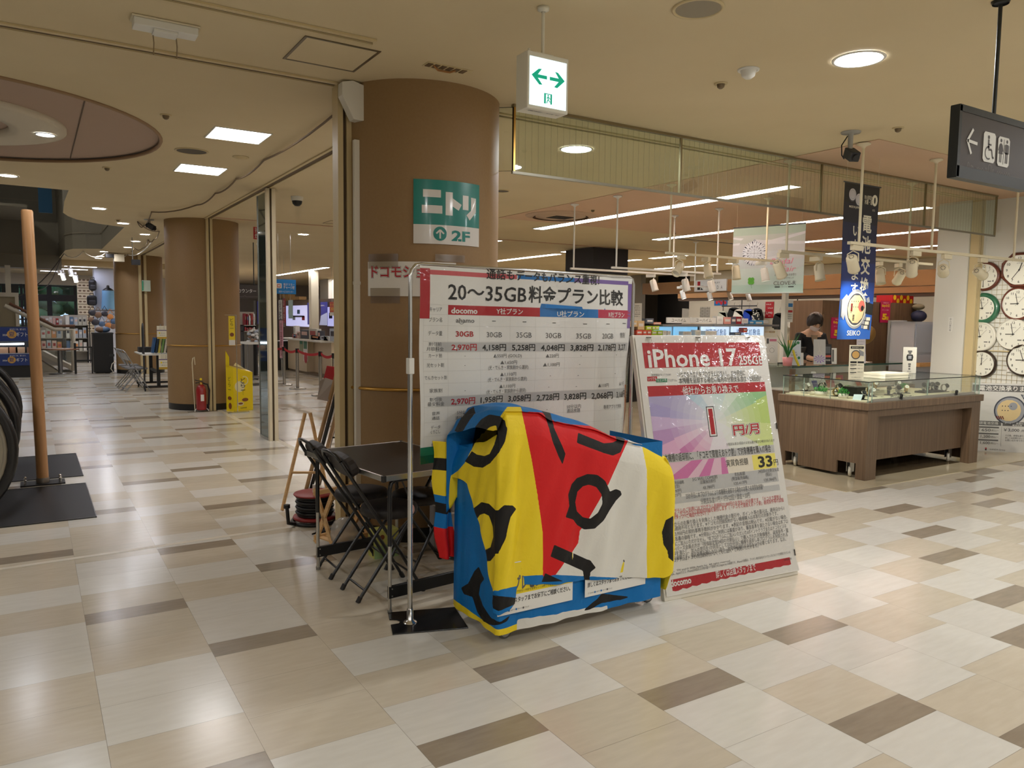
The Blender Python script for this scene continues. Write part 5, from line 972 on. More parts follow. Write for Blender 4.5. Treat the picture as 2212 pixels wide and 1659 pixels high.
# left side panel with two caster notches
mb = MB(); pr = [(SY0+.10, .665), (SY0+.10, .155), (SY0+.30, .155), (SY0+.30, .035), (SY0+.74, .035), (SY0+.74, .155), (SY0+.90, .155), (SY0+.90, .006), (SY1, .006), (SY1, .665)]
mb.prism(pr, WALN, (S0, 0, 0), (0, 1, 0), (0, 0, 1), (.02, 0, 0)); mb.build('side_panel', sc_)
mb = MB(); mb.box(S1-.02, S1, SY0+.09, SY1, .03, .665, WALN); mb.build('side_panel', sc_); mb = MB(); mb.box(S0+.02, S1-.02, SY1-.02, SY1, .03, .665, WALN); mb.build('rear_panel', sc_)
mb = MB(); mb.box(S0+.02, S1-.02, SY0+.12, SY1-.02, .155, .175, M('plywood_dark', (70, 52, 38), .6)); mb.build('bottom_board', sc_)
CWH = M('caster_white', (206, 200, 184), .4)
for x, y in ((S0+.07, SY0+.2), (S0+.07, SY0+.82), (S1-.26, SY0+.17), (S1-.15, SY1-.15)):
    mb = MB(); c = Vector((x, y, .06)); mb.lathe([(.0, -.014), (.045, -.014), (.052, -.008), (.052, .008), (.045, .014), (0, .014)], CWH, 22, c, Matrix.Rotation(PI/2, 3, 'X') @ Matrix.Rotation(.5, 3, 'Y')); k_ = mb.build('caster', sc_)
    mb = MB(); mb.box(x-.03, x+.03, y-.022, y-.017, .055, .15, ALU).box(x-.03, x+.03, y+.017, y+.022, .055, .15, ALU).box(x-.04, x+.04, y-.03, y+.03, .148, .156, ALU).box(x-.028, x+.028, y-.016, y+.016, .115, .145, BLK); mb.build('fork', k_)
GX0, GX1, GY0, GY1, GZ0, GZ1 = S0+.012, S1-.01, SY0+.012, SY1-.02, .735, .925
for a, b, c, d in ((GX0, GX0+.005, GY0, GY1), (GX1-.005, GX1, GY0, GY1), (GX0+.005, GX0+.98, GY0, GY0+.005), (GX0+.96, GX1-.005, GY0+.008, GY0+.013), (GX0+.005, GX1-.005, GY1-.005, GY1)):
    mb = MB(); mb.box(a, b, c, d, GZ0, GZ1, GLASS); mb.build('glass_pane', sc_)
mb = MB(); mb.box(GX0-.003, GX1+.003, GY0-.003, GY1+.003, GZ1, GZ1+.006, GLASSG); mb.build('glass_top', sc_)
SEAL = M('glass_edge_green', (40, 70, 60), .2); mb = MB()
for a, b, c, d in ((GX0-.004, GX0+.002, GY0-.004, GY1+.004), (GX1-.002, GX1+.004, GY0-.004, GY1+.004), (GX0, GX1, GY0-.004, GY0+.002), (GX0, GX1, GY1-.002, GY1+.004)): mb.box(a, b, c, d, GZ1-.001, GZ1+.007, M('black_edge_seal', (20, 26, 26), .3))
for x in (GX0, GX0+.06, GX0+.98, GX1-.09, GX1-.006): mb.box(x, x+.003, GY0-.001, GY0+.007, GZ0, GZ1, M('clear_joint', (150, 172, 160), .2))
for y in (GY0+.4, GY0+.7, GY1-.006): mb.box(GX0-.001, GX0+.006, y, y+.003, GZ0, GZ1, M('clear_joint'))
mb.build('edge_trim', sc_)
mb = MB(); mb.box(GX0+.07, GX1-.1, GY0-.002, GY0+.016, GZ0, GZ0+.03, ALU); mb.build('sliding_track', sc_)
for x in (GX0+.52, GX0+1.5):
    mb = MB(); mb.cyl((x, GY0-.014, GZ0+.045), (x, GY0+.0, GZ0+.045), .018, BLK, 16); mb.box(x-.008, x+.008, GY0-.016, GY0-.004, GZ0+.01, GZ0+.04, BLK); mb.tube([(x+.0, GY0-.012, GZ0+.02), (x+.05, GY0-.014, GZ0+.016)], .004, CHR, 6); mb.build('lock', sc_)
mb = MB(); mb.box(GX0+.02, GX1-.02, GY0+.03, GY1-.02, GZ0, GZ0+.012, M('cream_display_cloth', (226, 218, 190), .7)); mb.build('display_floor', sc_)
# height of the display floor inside the case
FZ = GZ0+.012
def pot(x, y, r, label, h=.045):
    t = thing('potted_plant', label, 'potted plant', (x, y, FZ), 0, 'small green plants in the watch case'); mb = MB(); mb.lathe([(0, 0), (r*.92, 0), (r, h), (r-.006, h), (r-.008, h-.008), (0, h-.008)], M('pot_cream', (232, 226, 208), .5), 24); mb.build('pot', t, True)
    mb = MB(); rnd = random.Random(int(x*1000)); LG = [M('leaf_green', (40, 140, 50), .6), M('leaf_bright', (70, 172, 60), .6), M('leaf_deep', (22, 100, 40), .6)]
    for i in range(260):
        q, rr, zz_ = rnd.uniform(0, 2*PI), r*1.12*math.sqrt(rnd.random()), h+rnd.uniform(-.006, .045); d = Vector((rnd.uniform(-1, 1), rnd.uniform(-1, 1), rnd.uniform(.1, 1))).normalized()*.009; e = d.orthogonal().normalized()*.0045; c = Vector((rr*math.cos(q), rr*math.sin(q), zz_*(1-.25*(rr/r)**2)+.008))
        mb.add([c-d, c+e, c+d, c-e], [(0, 1, 2, 3)], rnd.choice(LG))
    mb.build('leaves', t, True, ); return t
pot(S0+.13, SY0+.60, .062, 'leafy plant in the widest cream pot, left in the watch case'); pot(S0+.10, SY0+.33, .048, 'leafy plant in the smaller pot behind the folded price card'); pot(S0+.48, SY0+.55, .06, 'leafy plant behind the glass corner of the watch case', .04); pot(S0+1.40, SY0+.50, .04, 'small plant among the watches toward the right end', .04)
WST = M('watch_steel', (186, 184, 178), .25, .9); WGD = M('watch_gold', (206, 176, 110), .25, .9); WBK = M('watch_black', (30, 30, 32), .35); DIALS = M('dial_white', (234, 232, 224), .3); DIALK = M('dial_black', (20, 22, 28), .25)
def watch(name_, sm, cm, dm, label):
    t = thing('wristwatch', label, 'wristwatch', (0, 0, 0), 0, 'wristwatches in the glass showcase'); mb = MB(); n = 28
    pts = [(0, .027*math.cos(2*PI*i/n), .034+.032*math.sin(2*PI*i/n)) for i in range(n)]; vs = []; fs = []
    for p in pts:
        for dxx, k in ((-.009, 1), (.009, 1), (.009, .86), (-.009, .86)): vs.append((dxx, p[1]*k, .034+(p[2]-.034)*k))
    for i in range(n):
        for j in range(4): fs.append((i*4+j, ((i+1) % n)*4+j, ((i+1) % n)*4+(j+1) % 4, i*4+(j+1) % 4))
    mb.add(vs, fs, sm, True); mb.build('strap', t, True); R = Matrix.Rotation(-2.35, 3, 'X') ; R = Matrix.Rotation(PI/2-.55, 3, 'X'); c = Vector((0, -.024, .053))
    mb = MB(); mb.lathe([(0, 0), (.0185, 0), (.0195, .003), (.0195, .008), (.016, .0095), (.016, .009)], cm, 24, c, R); mb.cyl(c+R @ Vector((.0195, 0, .005)), c+R @ Vector((.024, 0, .005)), .003, cm, 8); k_ = mb.build('watch_case', t, True)
    mb = MB(); mb.lathe([(.016, .009), (0, .0091)], dm, 20, c, R); mb.obox(c+R @ Vector((.0, .004, .0096)), (.0014, .009, .0004), WBK if dm is DIALS else WST, R); mb.obox(c+R @ Vector((.004, .0, .0096)), (.009, .0014, .0004), WBK if dm is DIALS else WST, R); mb.build('dial', k_, True)
    mb = MB(); mb.box(-.03, .03, -.03, .03, 0, .004, BLK).box(-.006, .006, -.006, .006, .004, .012, BLK); mb.build('stand', t, True); return t
protos = [watch('a', WST, WST, DIALS, ''), watch('b', WBK, WST, DIALK, ''), watch('c', WGD, WGD, DIALS, ''), watch('d', WST, WBK, DIALK, '')]
pos = [(.10, .76, 0, .9, 'steel watch left of the widest plant pot'), (.20, .48, 2, 1.0, 'gold watch between the two front plant pots'), (.14, .16, 1, .5, 'black strapped watch beside the folded price card'), (.30, .72, 1, 1.1, 'black watch behind the widest plant pot'), (.34, .56, 3, .7, 'steel watch with black case beside the black riser'), (.62, .40, 2, .4, 'gold watch nearest the glass corner on the front side'),
 (.72, .46, 0, .2, 'steel watch second from the glass corner'), (.86, .34, 1, .1, 'black watch just behind the left lock'), (.94, .55, 2, .5, 'gold watch high among the rear row'), (1.02, .34, 3, .3, 'steel watch with dark dial at the middle joint'), (1.12, .40, 1, .0, 'black watch right of the middle joint'), (1.20, .36, 2, .2, 'gold watch beside the grey price tag'),
 (1.42, .30, 3, .1, 'first of the dark bangle watches on the long black riser'), (1.50, .30, 1, .2, 'second of the dark bangle watches on the long black riser'), (1.58, .30, 3, .0, 'third of the dark bangle watches on the long black riser'), (1.66, .30, 1, .3, 'fourth of the dark bangle watches on the long black riser'), (1.78, .28, 3, .9, 'single dark watch at the right end behind the right lock'), (.52, .30, 0, .3, 'steel watch by the second plant on the front side'), (1.30, .52, 0, .6, 'steel watch beside the small plant')]
for i, (x, y, k, rz, lb) in enumerate(pos):
    o = dup(protos[k], (S0+x, SY0+y, FZ+(.02 if 1.4 < x < 1.7 else .03 if y > .5 else 0)), rz-1.0, lb); o.scale = (1.25, 1.25, 1.25)
for p in protos:
    for ch in list(p.children_recursive): bpy.data.objects.remove(ch)
    bpy.data.objects.remove(p)
mb = MB(); mb.box(S0+1.36, S0+1.72, SY0+.25, SY0+.36, FZ, FZ+.02, BLK); tag(mb.build('display_riser'), 'long black riser under four dark bangle watches', 'display riser'); mb = MB(); mb.box(S0+.36, S0+.50, SY0+.36, SY0+.52, FZ, FZ+.09, BLK); tag(mb.build('display_riser'), 'tall black block beside the second plant in the watch case', 'display riser')
for a, b, c, d, z, lb in ((S0+.06, S0+.36, SY0+.68, SY0+.92, .012, 'cream riser board at the left end of the watch case'), (S0+.55, S0+1.3, SY0+.5, SY0+.62, .03, 'long cream riser along the back row of watches')):
    mb = MB(); mb.box(a, b, c, d, FZ, FZ+z, M('cream_display_cloth')); tag(mb.build('display_riser'), lb, 'display riser')
mb = MB(); o = Vector((S0+.055, SY0+.20, FZ)); mb.add([o, o+Vector((.012, -.08, 0)), o+Vector((.03, -.085, .055)), o+Vector((.018, 0, .05))], [(0, 1, 2, 3)], M('pale_blue_card', (196, 214, 218), .4)); mb.add([o+Vector((.002, 0, 0)), o+Vector((.05, -.02, 0)), o+Vector((.035, -.06, .05))], [(0, 1, 2)], M('pale_blue_card')); tag(mb.build('price_card'), 'folded pale blue price card in the watch case', 'price card')
PEB = M('display_pebbles', (206, 200, 184), .5); rnd = random.Random(3); mb = MB()
for i in range(26): x, y = S0+.5+.5*rnd.random(), SY0+.08+.14*rnd.random(); mb.tube([(x, y, FZ+.006), (x+rnd.uniform(-.03, .03), y+rnd.uniform(-.02, .02), FZ+.008), (x+rnd.uniform(-.04, .04), y+rnd.uniform(-.03, .03), FZ+.005)], .0022, random.choice((WST, WBK)), 5)
tag(mb.build('necklace_chains'), 'scattered thin chains lying on the cream cloth at the glass corner', 'chain', kind='stuff')
# on the glass top
TZ = GZ1+.007
def standee(name, x, y, z, wd, ht, rz, label, cat, draw, back=WHT, tilt=.12):
    t = thing(name, label, cat, (x, y, z), rz); o = Vector((-wd/2, 0, ht)); u = Vector((1, 0, 0)); v = Vector((0, -math.sin(tilt), -math.cos(tilt))); n = Vector((0, -math.cos(tilt), math.sin(tilt))); o = Vector((-wd/2, math.sin(tilt)*ht, math.cos(tilt)*ht+.001))
    mb = MB(); f = plane(o, u, v, n); mb.add([f(0, 0, -.003), f(wd, 0, -.003), f(wd, ht, -.003), f(0, ht, -.003), f(0, 0), f(wd, 0), f(wd, ht), f(0, ht)], [(0, 1, 2, 3), (4, 7, 6, 5), (0, 4, 5, 1), (1, 5, 6, 2), (2, 6, 7, 3), (3, 7, 4, 0)], back); draw(Sheet(mb, f), wd, ht); mb.build('card', t, True)
    mb = MB(); mb.add([(-wd*.3, .002, .001), (wd*.3, .002, .001), (wd*.3, math.sin(tilt)*ht+.03+ht*.12, .001), (-wd*.3, math.sin(tilt)*ht+.03+ht*.12, .001)], [(0, 1, 2, 3)], FILM); mb.build('foot_plate', t, True); return t
CREAMP = M('cream_card', (238, 230, 206), .45)
def d_repair(s, w_, h):
    s.rect(.01, .012, w_-.02, h*.07, INK); s.text(w_/2, .012+h*.035, h*.045, '電池交換承ります', IVP, 'c', w_*.7); s.disc(w_*.42, h*.28, w_*.30, STEELD, 1, n=24); s.disc(w_*.42, h*.28, w_*.24, M('amber_print', (222, 176, 104), .4), 2, n=20); s.poly([(w_*.6, h*.12), (w_*.95, h*.2), (w_*.95, h*.32), (w_*.7, h*.3)], STEEL, 1)
    for k in (0, 1): s.rect(.012+k*(w_*.48), h*.47, w_*.42, h*.055, INK)
    for k in range(3): s.rect(.012, h*(.56+.11*k), w_*.42, .008, INK); s.text(w_*.25, h*(.61+.11*k), h*.045, ('550円～', '1,200円～', '3,000円～')[k], INKG, 'c', w_*.32); s.text(w_*.75, h*(.58+.10*k), h*.035, '修理承ります', INKG, 'c', w_*.36)
    s.text(w_/2, h*.93, h*.03, '詳しくは店頭スタッフまで', INKG, 'c', w_*.6)
P = at_z(1842, 823, TZ); standee('card_stand', 6.66, 4.44, TZ, .145, .33, -.55, 'tall cream watch repair card standing on the glass showcase', 'card stand', d_repair, CREAMP, .02)
t = thing('flat_box', 'flat white box with a lid lying on the glass showcase', 'box', (7.22, 4.50, TZ), -.02); mb = MB(); mb.box(-.19, .19, -.13, .13, 0, .028, M('box_cream', (238, 232, 210), .55)); mb.build('base', t, True, bevel=.002); mb = MB(); mb.box(-.193, .193, -.133, .133, .029, .052, M('box_cream')); mb.build('lid', t, True, bevel=.002)
def d_digital(s, w_, h):
    for k, (a, b, c) in enumerate(((.34, .13, .32), (.40, .2, .2), (.40, .62, .2), (.42, .70, .16), (.43, .80, .14))): s.rect(w_*a, h*b, w_*c, h*.07, INKG)
    s.poly([(w_*.3, h*.28), (w_*.7, h*.28), (w_*.76, h*.38), (w_*.7, h*.52), (w_*.3, h*.52), (w_*.24, h*.38)], INK, 2); s.rect(w_*.38, h*.33, w_*.24, h*.12, STEEL, 3); s.text(w_/2, h*.93, h*.05, '腕時計', INKG)
standee('card_stand', 8.12, 4.78, TZ, .14, .285, -.7, 'clear stand with a grey digital watch picture on the showcase end', 'card stand', d_digital, M('grey_card', (206, 202, 192), .45), .03)
# ================================================================== clock wall on the right
CLX = 9.72
mb = MB(); mb.box(CLX, CLX+.15, -4.9, 4.86, 0, ZC, WWALL); struct(mb.build('wall_clocks', local=True), 'white side wall carrying the clocks')
mb = MB(); mb.box(CLX-.012, CLX, -4.9, 4.2, 0, .08, M('brown_baseboard', (84, 58, 44), .5)); struct(mb.build('baseboard_right', local=True))
mb = MB(); guide(mb, 9.56, 9.60, 4.86, 4.96); guide(mb, 9.60, 9.625, 4.88, 4.94, m=M('groove_dark')); guide(mb, 9.625, 9.665, 4.86, 4.96); guide(mb, 9.665, 9.72, 4.86, 4.90, m=WWALL); struct(mb.build('trim_5', local=True), 'beige shutter guide between the white pillar and the clock wall')
mb = MB(); mb.box(9.54, 9.9, 4.965, at_x(2018, 650, 9.54).y, .006, ZC-.006, WWALL); struct(mb.build('column_white', local=True), 'square white pillar beside the clock wall')
mb, sh, W_, H_ = panel('x', 9.533, 2048, 685, 2058, 717, PAP, .006); sh.vtext(W_/2, .01, .026, '出入口案内図', INKG, 1); tag(mb.build('wall_label'), 'small vertical label on the white pillar', 'label')
# wire grid
GRD = M('grid_wire', (196, 180, 140), .4, .4); t = thing('wire_grid_panel', 'cream wire display grid behind the clocks', 'wire grid', (CLX-.02, 4.3, .7)); mb = MB()
for k in range(27): y = 3.3+k*.056; mb.cyl((CLX-.014, y, .72), (CLX-.014, y, 2.22), .002, GRD, 4)
mb.build('upright_wires', t); mb = MB()
for k in range(28): z = .72+k*.0555; mb.cyl((CLX-.018, 3.3, z), (CLX-.018, 4.80, z), .002, GRD, 4)
mb.build('cross_wires', t)
# clocks
CBRN = grain('clock_mahogany', (84, 40, 28), (108, 56, 38), (1, 1, 6), .3, nscale=8, coat=.4); CGRN = grain('clock_green_marble', (34, 92, 66), (70, 124, 92), (1, 1, 1), .3, nscale=9, coat=.4); CWHI = M('clock_white_rim', (228, 224, 212), .35); CDRK = M('clock_dark_rim', (62, 48, 38), .3, .3)
FACE = M('clock_face', (232, 230, 218), .5, coat=.5); CINK = M('clock_ink', (42, 40, 38), .5)
def clock(px, py, r, rim, label, hh, mm, octo=False, rw=.17, ry=1.0):
    P = at_x(px, py, CLX-.03); t = thing('wall_clock', label, 'wall clock', P, 0, 'wall clocks on the wire grid'); R = Matrix(((0, 0, -1), (-1, 0, 0), (0, 1, 0)))
    n = 8 if octo else 40; mb = MB(); rot = PI/8 if octo else 0
    prof = [(r*(1-rw), .028), (r*(1-rw*.8), .034), (r*(1-rw*.35), .030), (r, .014), (r, -.01), (0, -.01)]
    vs = []; fs = []
    for (q, z) in prof:
        for j in range(n): a = 2*PI*j/n+rot; k = 1/math.cos(PI/8) if octo else 1; vs.append(R @ Vector((q*k*math.cos(a), q*k*math.sin(a)*ry, z)))
    for i in range(len(prof)-1):
        for j in range(n): b = (j+1) % n; fs.append((i*n+j, i*n+b, (i+1)*n+b, (i+1)*n+j))
    mb.add(vs, fs, rim, not octo); mb.build('rim', t, True)
    f = plane((0, 0, 0), (0, -1, 0), (0, 0, -1), (-1, 0, 0)); mb = MB(); sh = Sheet(mb, f, eps=.001); rr = r*(1-rw*.85)
    sh.disc(0, 0, rr, FACE, 22, rr*ry, 36)
    for k in range(12): a = PI/6*(k+1)-PI/2; sh.text(rr*.78*math.cos(a), rr*.78*math.sin(a)*ry, r*.21, str(k+1), CINK, 'c', None, 23, .012, 2)
    sh.rect(rr*.30, rr*.36, rr*.26, rr*.07, INKG, 23); sh.text(0, -rr*.45, r*.08, 'QUARTZ', INKG, 'c', None, 23, 0, 1); mb.build('dial', t, True)
    mb = MB(); sh = Sheet(mb, f, eps=.001); a = (hh+mm/60)*PI/6-PI/2; b = mm*PI/30-PI/2; sh.line([(-rr*.1*math.cos(a), -rr*.1*math.sin(a)), (rr*.48*math.cos(a), rr*.48*math.sin(a))], r*.05, CINK, 25); sh.line([(-rr*.1*math.cos(b), -rr*.1*math.sin(b)), (rr*.74*math.cos(b), rr*.74*math.sin(b))], r*.035, CINK, 26); c = 7*PI/30-PI/2; sh.line([(-rr*.2*math.cos(c), -rr*.2*math.sin(c)), (rr*.7*math.cos(c), rr*.7*math.sin(c))], r*.012, CINK, 27); sh.disc(0, 0, r*.05, CINK, 28, n=12); mb.build('hands', t, True)
    return t
clock(2127, 597, .185, CBRN, 'round mahogany clock half hidden behind a spotlight', 12, 30, ry=.95); clock(2204, 583, .20, CBRN, 'octagonal mahogany clock at the top right', 12, 36, True, .16)
clock(2124, 666, .185, CGRN, 'clock with a thick green marbled rim', 8, 58, rw=.26); clock(2200, 656, .185, CBRN, 'oval mahogany clock below the octagonal one', 8, 58, rw=.14, ry=1.06)
clock(2119, 727, .178, CWHI, 'white rimmed clock below the green one', 8, 58, rw=.12); clock(2190, 722, .182, CWHI, 'thin rimmed all white clock with raised numerals', 8, 58, rw=.07); clock(2122, 786, .165, CDRK, 'smallest dark rimmed clock at the bottom left of the grid', 12, 0, rw=.13); clock(2212, 778, .185, CDRK, 'dark rimmed clock cut by the right frame edge', 8, 57, rw=.12)
mb = MB(); P = at_x(2160, 758, CLX-.022); mb.box(CLX-.026, CLX-.02, P.y-.19, P.y+.12, P.z-.008, P.z+.004, BEI); tag(mb.build('grid_hook_bar'), 'beige hook bar on the wire grid between the white clocks', 'hook bar')
mb, sh, W_, H_ = panel('x', CLX-.024, 2175, 792, 2196, 804, PAP, .004); sh.text(W_/2, H_*.4, .02, '処分価格', PINKP, 'c', W_*.8); sh.text(W_/2, H_*.8, .014, '店頭品', INKG, 'c', W_*.5); tag(mb.build('price_tag'), 'small price note pinned to the wire grid', 'price tag')
mb, sh, W_, H_ = panel('x', CLX-.03, 2102, 805, 2122, 815, PAP, .02); sh.rect(.01, .01, W_-.02, H_*.4, INKG); tag(mb.build('price_tag'), 'small price tag below the smallest dark rimmed clock', 'price tag')
# poster board in the corner
q0, q1 = Vector((9.30, 4.955, .0)), Vector((9.855-.02, 4.40, .0)); q1 = Vector((9.70, 4.20, .0)); q0 = q1+(Vector((9.53, 4.74, 0))-Vector((9.86, 4.41, 0))).normalized()*.66; q0 = q0+Vector((-.17, -.21, 0))*0
pu = (q1-q0).normalized(); pnn = Vector((pu.y, -pu.x, 0)); pnn = pnn if pnn.x < 0 else -pnn; zt = at_z(2112, 968, 0); PQ = q0
pf = plane(q0+Vector((0, 0, .80)), pu, Vector((0, 0, -1)), pnn); pin = inv_plane(q0+Vector((0, 0, .80)), pu, (0, 0, -1), pnn, (1980, 540, 3.7716))
PW_, PH_ = .66, .80; mb = MB(); mb.add([pf(0, 0, -.02), pf(PW_, 0, -.02), pf(PW_, PH_, -.02), pf(0, PH_, -.02), pf(0, 0), pf(PW_, 0), pf(PW_, PH_), pf(0, PH_)], [(0, 1, 2, 3), (4, 7, 6, 5), (0, 4, 5, 1), (1, 5, 6, 2), (2, 6, 7, 3), (3, 7, 4, 0)], M('grey_poster', (206, 204, 200), .3, coat=.4))
sh = Sheet(mb, pf, eps=.001); sh.rect(.0, .02, PW_-.02, .075, INKG); sh.text(.34, .058, .065, '電池交換承ります', PAP, 'c', .54, 2, .01); sh.disc(.40, .31, .165, STEELD, 1, n=32); sh.disc(.40, .31, .15, STEEL, 2, n=32); sh.disc(.39, .31, .125, GOLDP, 3, n=14); sh.disc(.43, .26, .045, STEEL, 4, n=18); sh.poly([(.5, .12), (.66, .14), (.66, .27), (.56, .22)], STEELD, 1); sh.poly([(.56, .22), (.66, .27), (.66, .40), (.57, .38)], INKG, 1)
for k in range(3): sh.poly([(.52+.04*k, .125+.03*k), (.57+.04*k, .13+.03*k), (.575+.04*k, .16+.03*k), (.525+.04*k, .155+.03*k)], STEEL, 2)
for k in range(7): sh.disc(.32+.03*(k % 4), .26+.05*(k//4), .006, STEELD, 5, n=8)
for k in range(4): sh.poly([(.26+.02*k, .38), (.27+.02*k, .375), (.285+.02*k, .41), (.275+.02*k, .415)], M('printed_maroon'), 5)
sh.rect(.02, .44, .30, .05, INKG); sh.rect(.335, .44, .30, .05, INKG); sh.text(.17, .465, .036, '店頭電池交換', PAP, 'c', .24); sh.text(.485, .456, .022, 'メーカー・修理センター', PAP, 'c', .26); sh.text(.485, .478, .02, '電池交換', PAP, 'c', .1)
for k, v in enumerate(('￥650', '￥1,200', '￥1,600')): sh.rect(.04, .505+.075*k, .26, .016, INKG); sh.text(.14, .545+.075*k, .044, v, INKG, 'c', .15, 2, .01); sh.text(.26, .548+.075*k, .026, '(税込)～', INKG, 'c', .08)
sh.text(.43, .535, .045, '￥3,000', INKG, 'c', .16, 2, .01); sh.text(.575, .538, .026, '(税込)～', INKG, 'c', .09)
for k, v in enumerate(('その他、修理も承ります。', '詳しくは店頭スタッフまで', 'お問い合わせください。')): sh.text(.49, .60+.028*k, .024, v, INKG, 'c', .24)
sh.rect(.327, .50, .002, .23, INKG); sh.rect(.17, .752, .016, .016, RED); sh.rect(.17, .768, .016, .016, INK); sh.text(.30, .77, .024, 'KANDA Group', INKG, 'c', .16); tag(mb.build('corner_poster'), 'grey battery exchange poster board standing in the corner below the clocks', 'poster board')
# ================================================================== second glass counter
KY_ = 5.85; KA, KB_ = at_y(1712, 790, KY_).x, at_y(1977, 786, KY_).x; KZ = .955
t = thing('glass_counter', 'walnut glass counter with jewellery busts between the showcase and the cashier', 'showcase', ((KA+KB_)/2, KY_+.25, .006))
mb = MB(); mb.box(KA-.02, KB_+.02, KY_, KY_+.5, .006, .66, WALN); mb.box(KA, KA+.06, KY_, KY_+.04, .66, KZ-.03, WALN); mb.build('base', t); mb = MB(); mb.box(KA+.06, KB_, KY_, KY_+.006, .66, KZ-.02, GLASS); mb.build('front_glass', t); mb = MB(); mb.box(KA, KB_, KY_, KY_+.5, KZ-.012, KZ, GLASSG).box(KA, KB_, KY_-.004, KY_+.003, KZ-.016, KZ+.004, SEAL); mb.build('glass_top', t); mb = MB(); mb.box(KA+.06, KB_-.02, KY_+.40, KY_+.42, .66, KZ-.03, M('case_back_grey', (176, 176, 168), .5)); mb.box(KA+.02, KB_, KY_+.02, KY_+.46, .66, .675, M('case_floor', (214, 212, 204), .5)); mb.build('case_lining', t)
def bust(x, label, s=1.0):
    t = thing('jewellery_bust', label, 'display bust', (x, KY_+.22, .676), -.5, 'white necklace busts in the rear counter'); m = M('bust_white', (234, 234, 236), .5)
    mb = MB(); vs = []; fs = []; prof = [(0, .075, .03, 0), (.03, .085, .035, .01), (.08, .06, .03, .05), (.11, .03, .025, .075), (.145, .024, .022, .085), (.15, .02, .02, .086)]; n = 16
    for z, rx, ry, off in prof:
        for j in range(n): a = 2*PI*j/n; vs.append((rx*s*math.cos(a), off*s+ry*s*math.sin(a), z*s))
    for i in range(len(prof)-1):
        for j in range(n): b = (j+1) % n; fs.append((i*n+j, i*n+b, (i+1)*n+b, (i+1)*n+j))
    fs.append(tuple(range((len(prof)-1)*n, len(prof)*n))); mb.add(vs, fs, m, True); mb.build('bust', t, True); mb = MB(); mb.tube([(.05*s*math.cos(a), .03*s-.03*s*math.sin(a)*0-.045*s, .06*s+.05*s*math.cos(2*a)*.5) for a in [PI*k/8 for k in range(9)]], .002, WST, 5); mb.build('necklace', t, True); return t
XK = lambda px: at_y(px, 800, KY_).x
bust(XK(1799), 'large white necklace bust in the middle of the rear counter', 1.2); bust(XK(1815), 'small clear necklace stand beside the large white bust', .75); bust(XK(1750), 'low white ring stand left in the rear counter', .5); bust(XK(1775), 'low white ring stand beside the large white bust', .45)
for px, lb, m, w_, h in ((1732, 'pale blue card leaning inside the rear counter', M('pale_blue_card'), .12, .05), (1775, 'blue print card low inside the rear counter', M('blue_print', (60, 60, 150), .4), .1, .09), (1808, 'wine red price card low inside the rear counter', M('wine_card', (150, 24, 70), .4), .16, .09), (1868, 'red price card behind the flat white box', RED, .1, .07)):
    mb = MB(); x = XK(px); mb.add([(x-w_/2, KY_+.06, .677), (x+w_/2, KY_+.06, .677), (x+w_/2, KY_+.10, .677+h), (x-w_/2, KY_+.10, .677+h)], [(0, 1, 2, 3)], m); md = mb.build('price_card'); md.modifiers.new('s', 'SOLIDIFY').thickness = .003; tag(md, lb, 'price card')
x = XK(1893); mb = MB(); mb.add([(x-.09, KY_+.06, .68), (x+.11, KY_+.06, .68), (x+.06, KY_+.16, .84), (x-.12, KY_+.16, .84)], [(0, 1, 2, 3)], M('ring_pad_grey', (190, 190, 186), .5)); o = mb.build('ring_display'); o.modifiers.new('s', 'SOLIDIFY').thickness = .012
for k in range(4): mb = MB(); mb.tube([(x-.05+.035*k+.012*math.cos(a), KY_+.095+.006*math.sin(a), .765-.012*(k % 2)+.012*math.sin(a)) for a in [2*PI*j/10 for j in range(10)]], .002, WST, 4, True); mb.build('ring', o)
tag(o, 'tilted grey pad with rings inside the rear counter', 'ring display'); mb = MB(); x = XK(1862); mb.ball((x, KY_+.2, .75), .03, M('pink_flower', (226, 160, 140), .6), sz=.6).ball((x+.04, KY_+.2, .745), .025, M('pink_flower')).box(x-.06, x+.08, KY_+.14, KY_+.26, .677, .73, M('bust_white')); tag(mb.build('flower_display'), 'pink flower ornament on a white block in the rear counter', 'ornament')
def d_blue(s, w_, h):
    s.rect(0, 0, w_, h, M('indigo_print', (44, 36, 110), .3, coat=.3), .5); s.line([(w_*.35, 0), (w_*.5, h*.5)], .004, LGRY, 1); s.line([(w_*.65, 0), (w_*.5, h*.5)], .004, LGRY, 1); s.disc(w_*.5, h*.55, w_*.16, LGRY, 1, w_*.22, 16, w_*.12)
    for k in range(10): a = 2*PI*k/10; s.poly([(w_*.5, h*.78), (w_*.5+w_*.5*math.cos(a), h*.78+h*.16*math.sin(a)), (w_*.5+w_*.45*math.cos(a+.2), h*.78+h*.15*math.sin(a+.2))], M('violet_glow_print', (140, 90, 190), .3), 1)
def d_sale(s, w_, h): s.poly([(0, 0), (w_*.4, 0), (w_*.25, h*.3), (0, h*.35)], M('amber_print', (222, 176, 104), .4), 1); s.disc(w_*.8, h*.1, w_*.1, GRN, 1); s.disc(w_*.85, h*.7, w_*.1, GRN, 1); s.text(w_/2, h*.58, h*.11, 'SALE', INKG, 'c', w_*.5); s.text(w_/2, h*.48, h*.05, 'SUMMER', INKG, 'c', w_*.4); s.text(w_/2, h*.72, h*.04, '7.1～7.31', INKG, 'c', w_*.4)
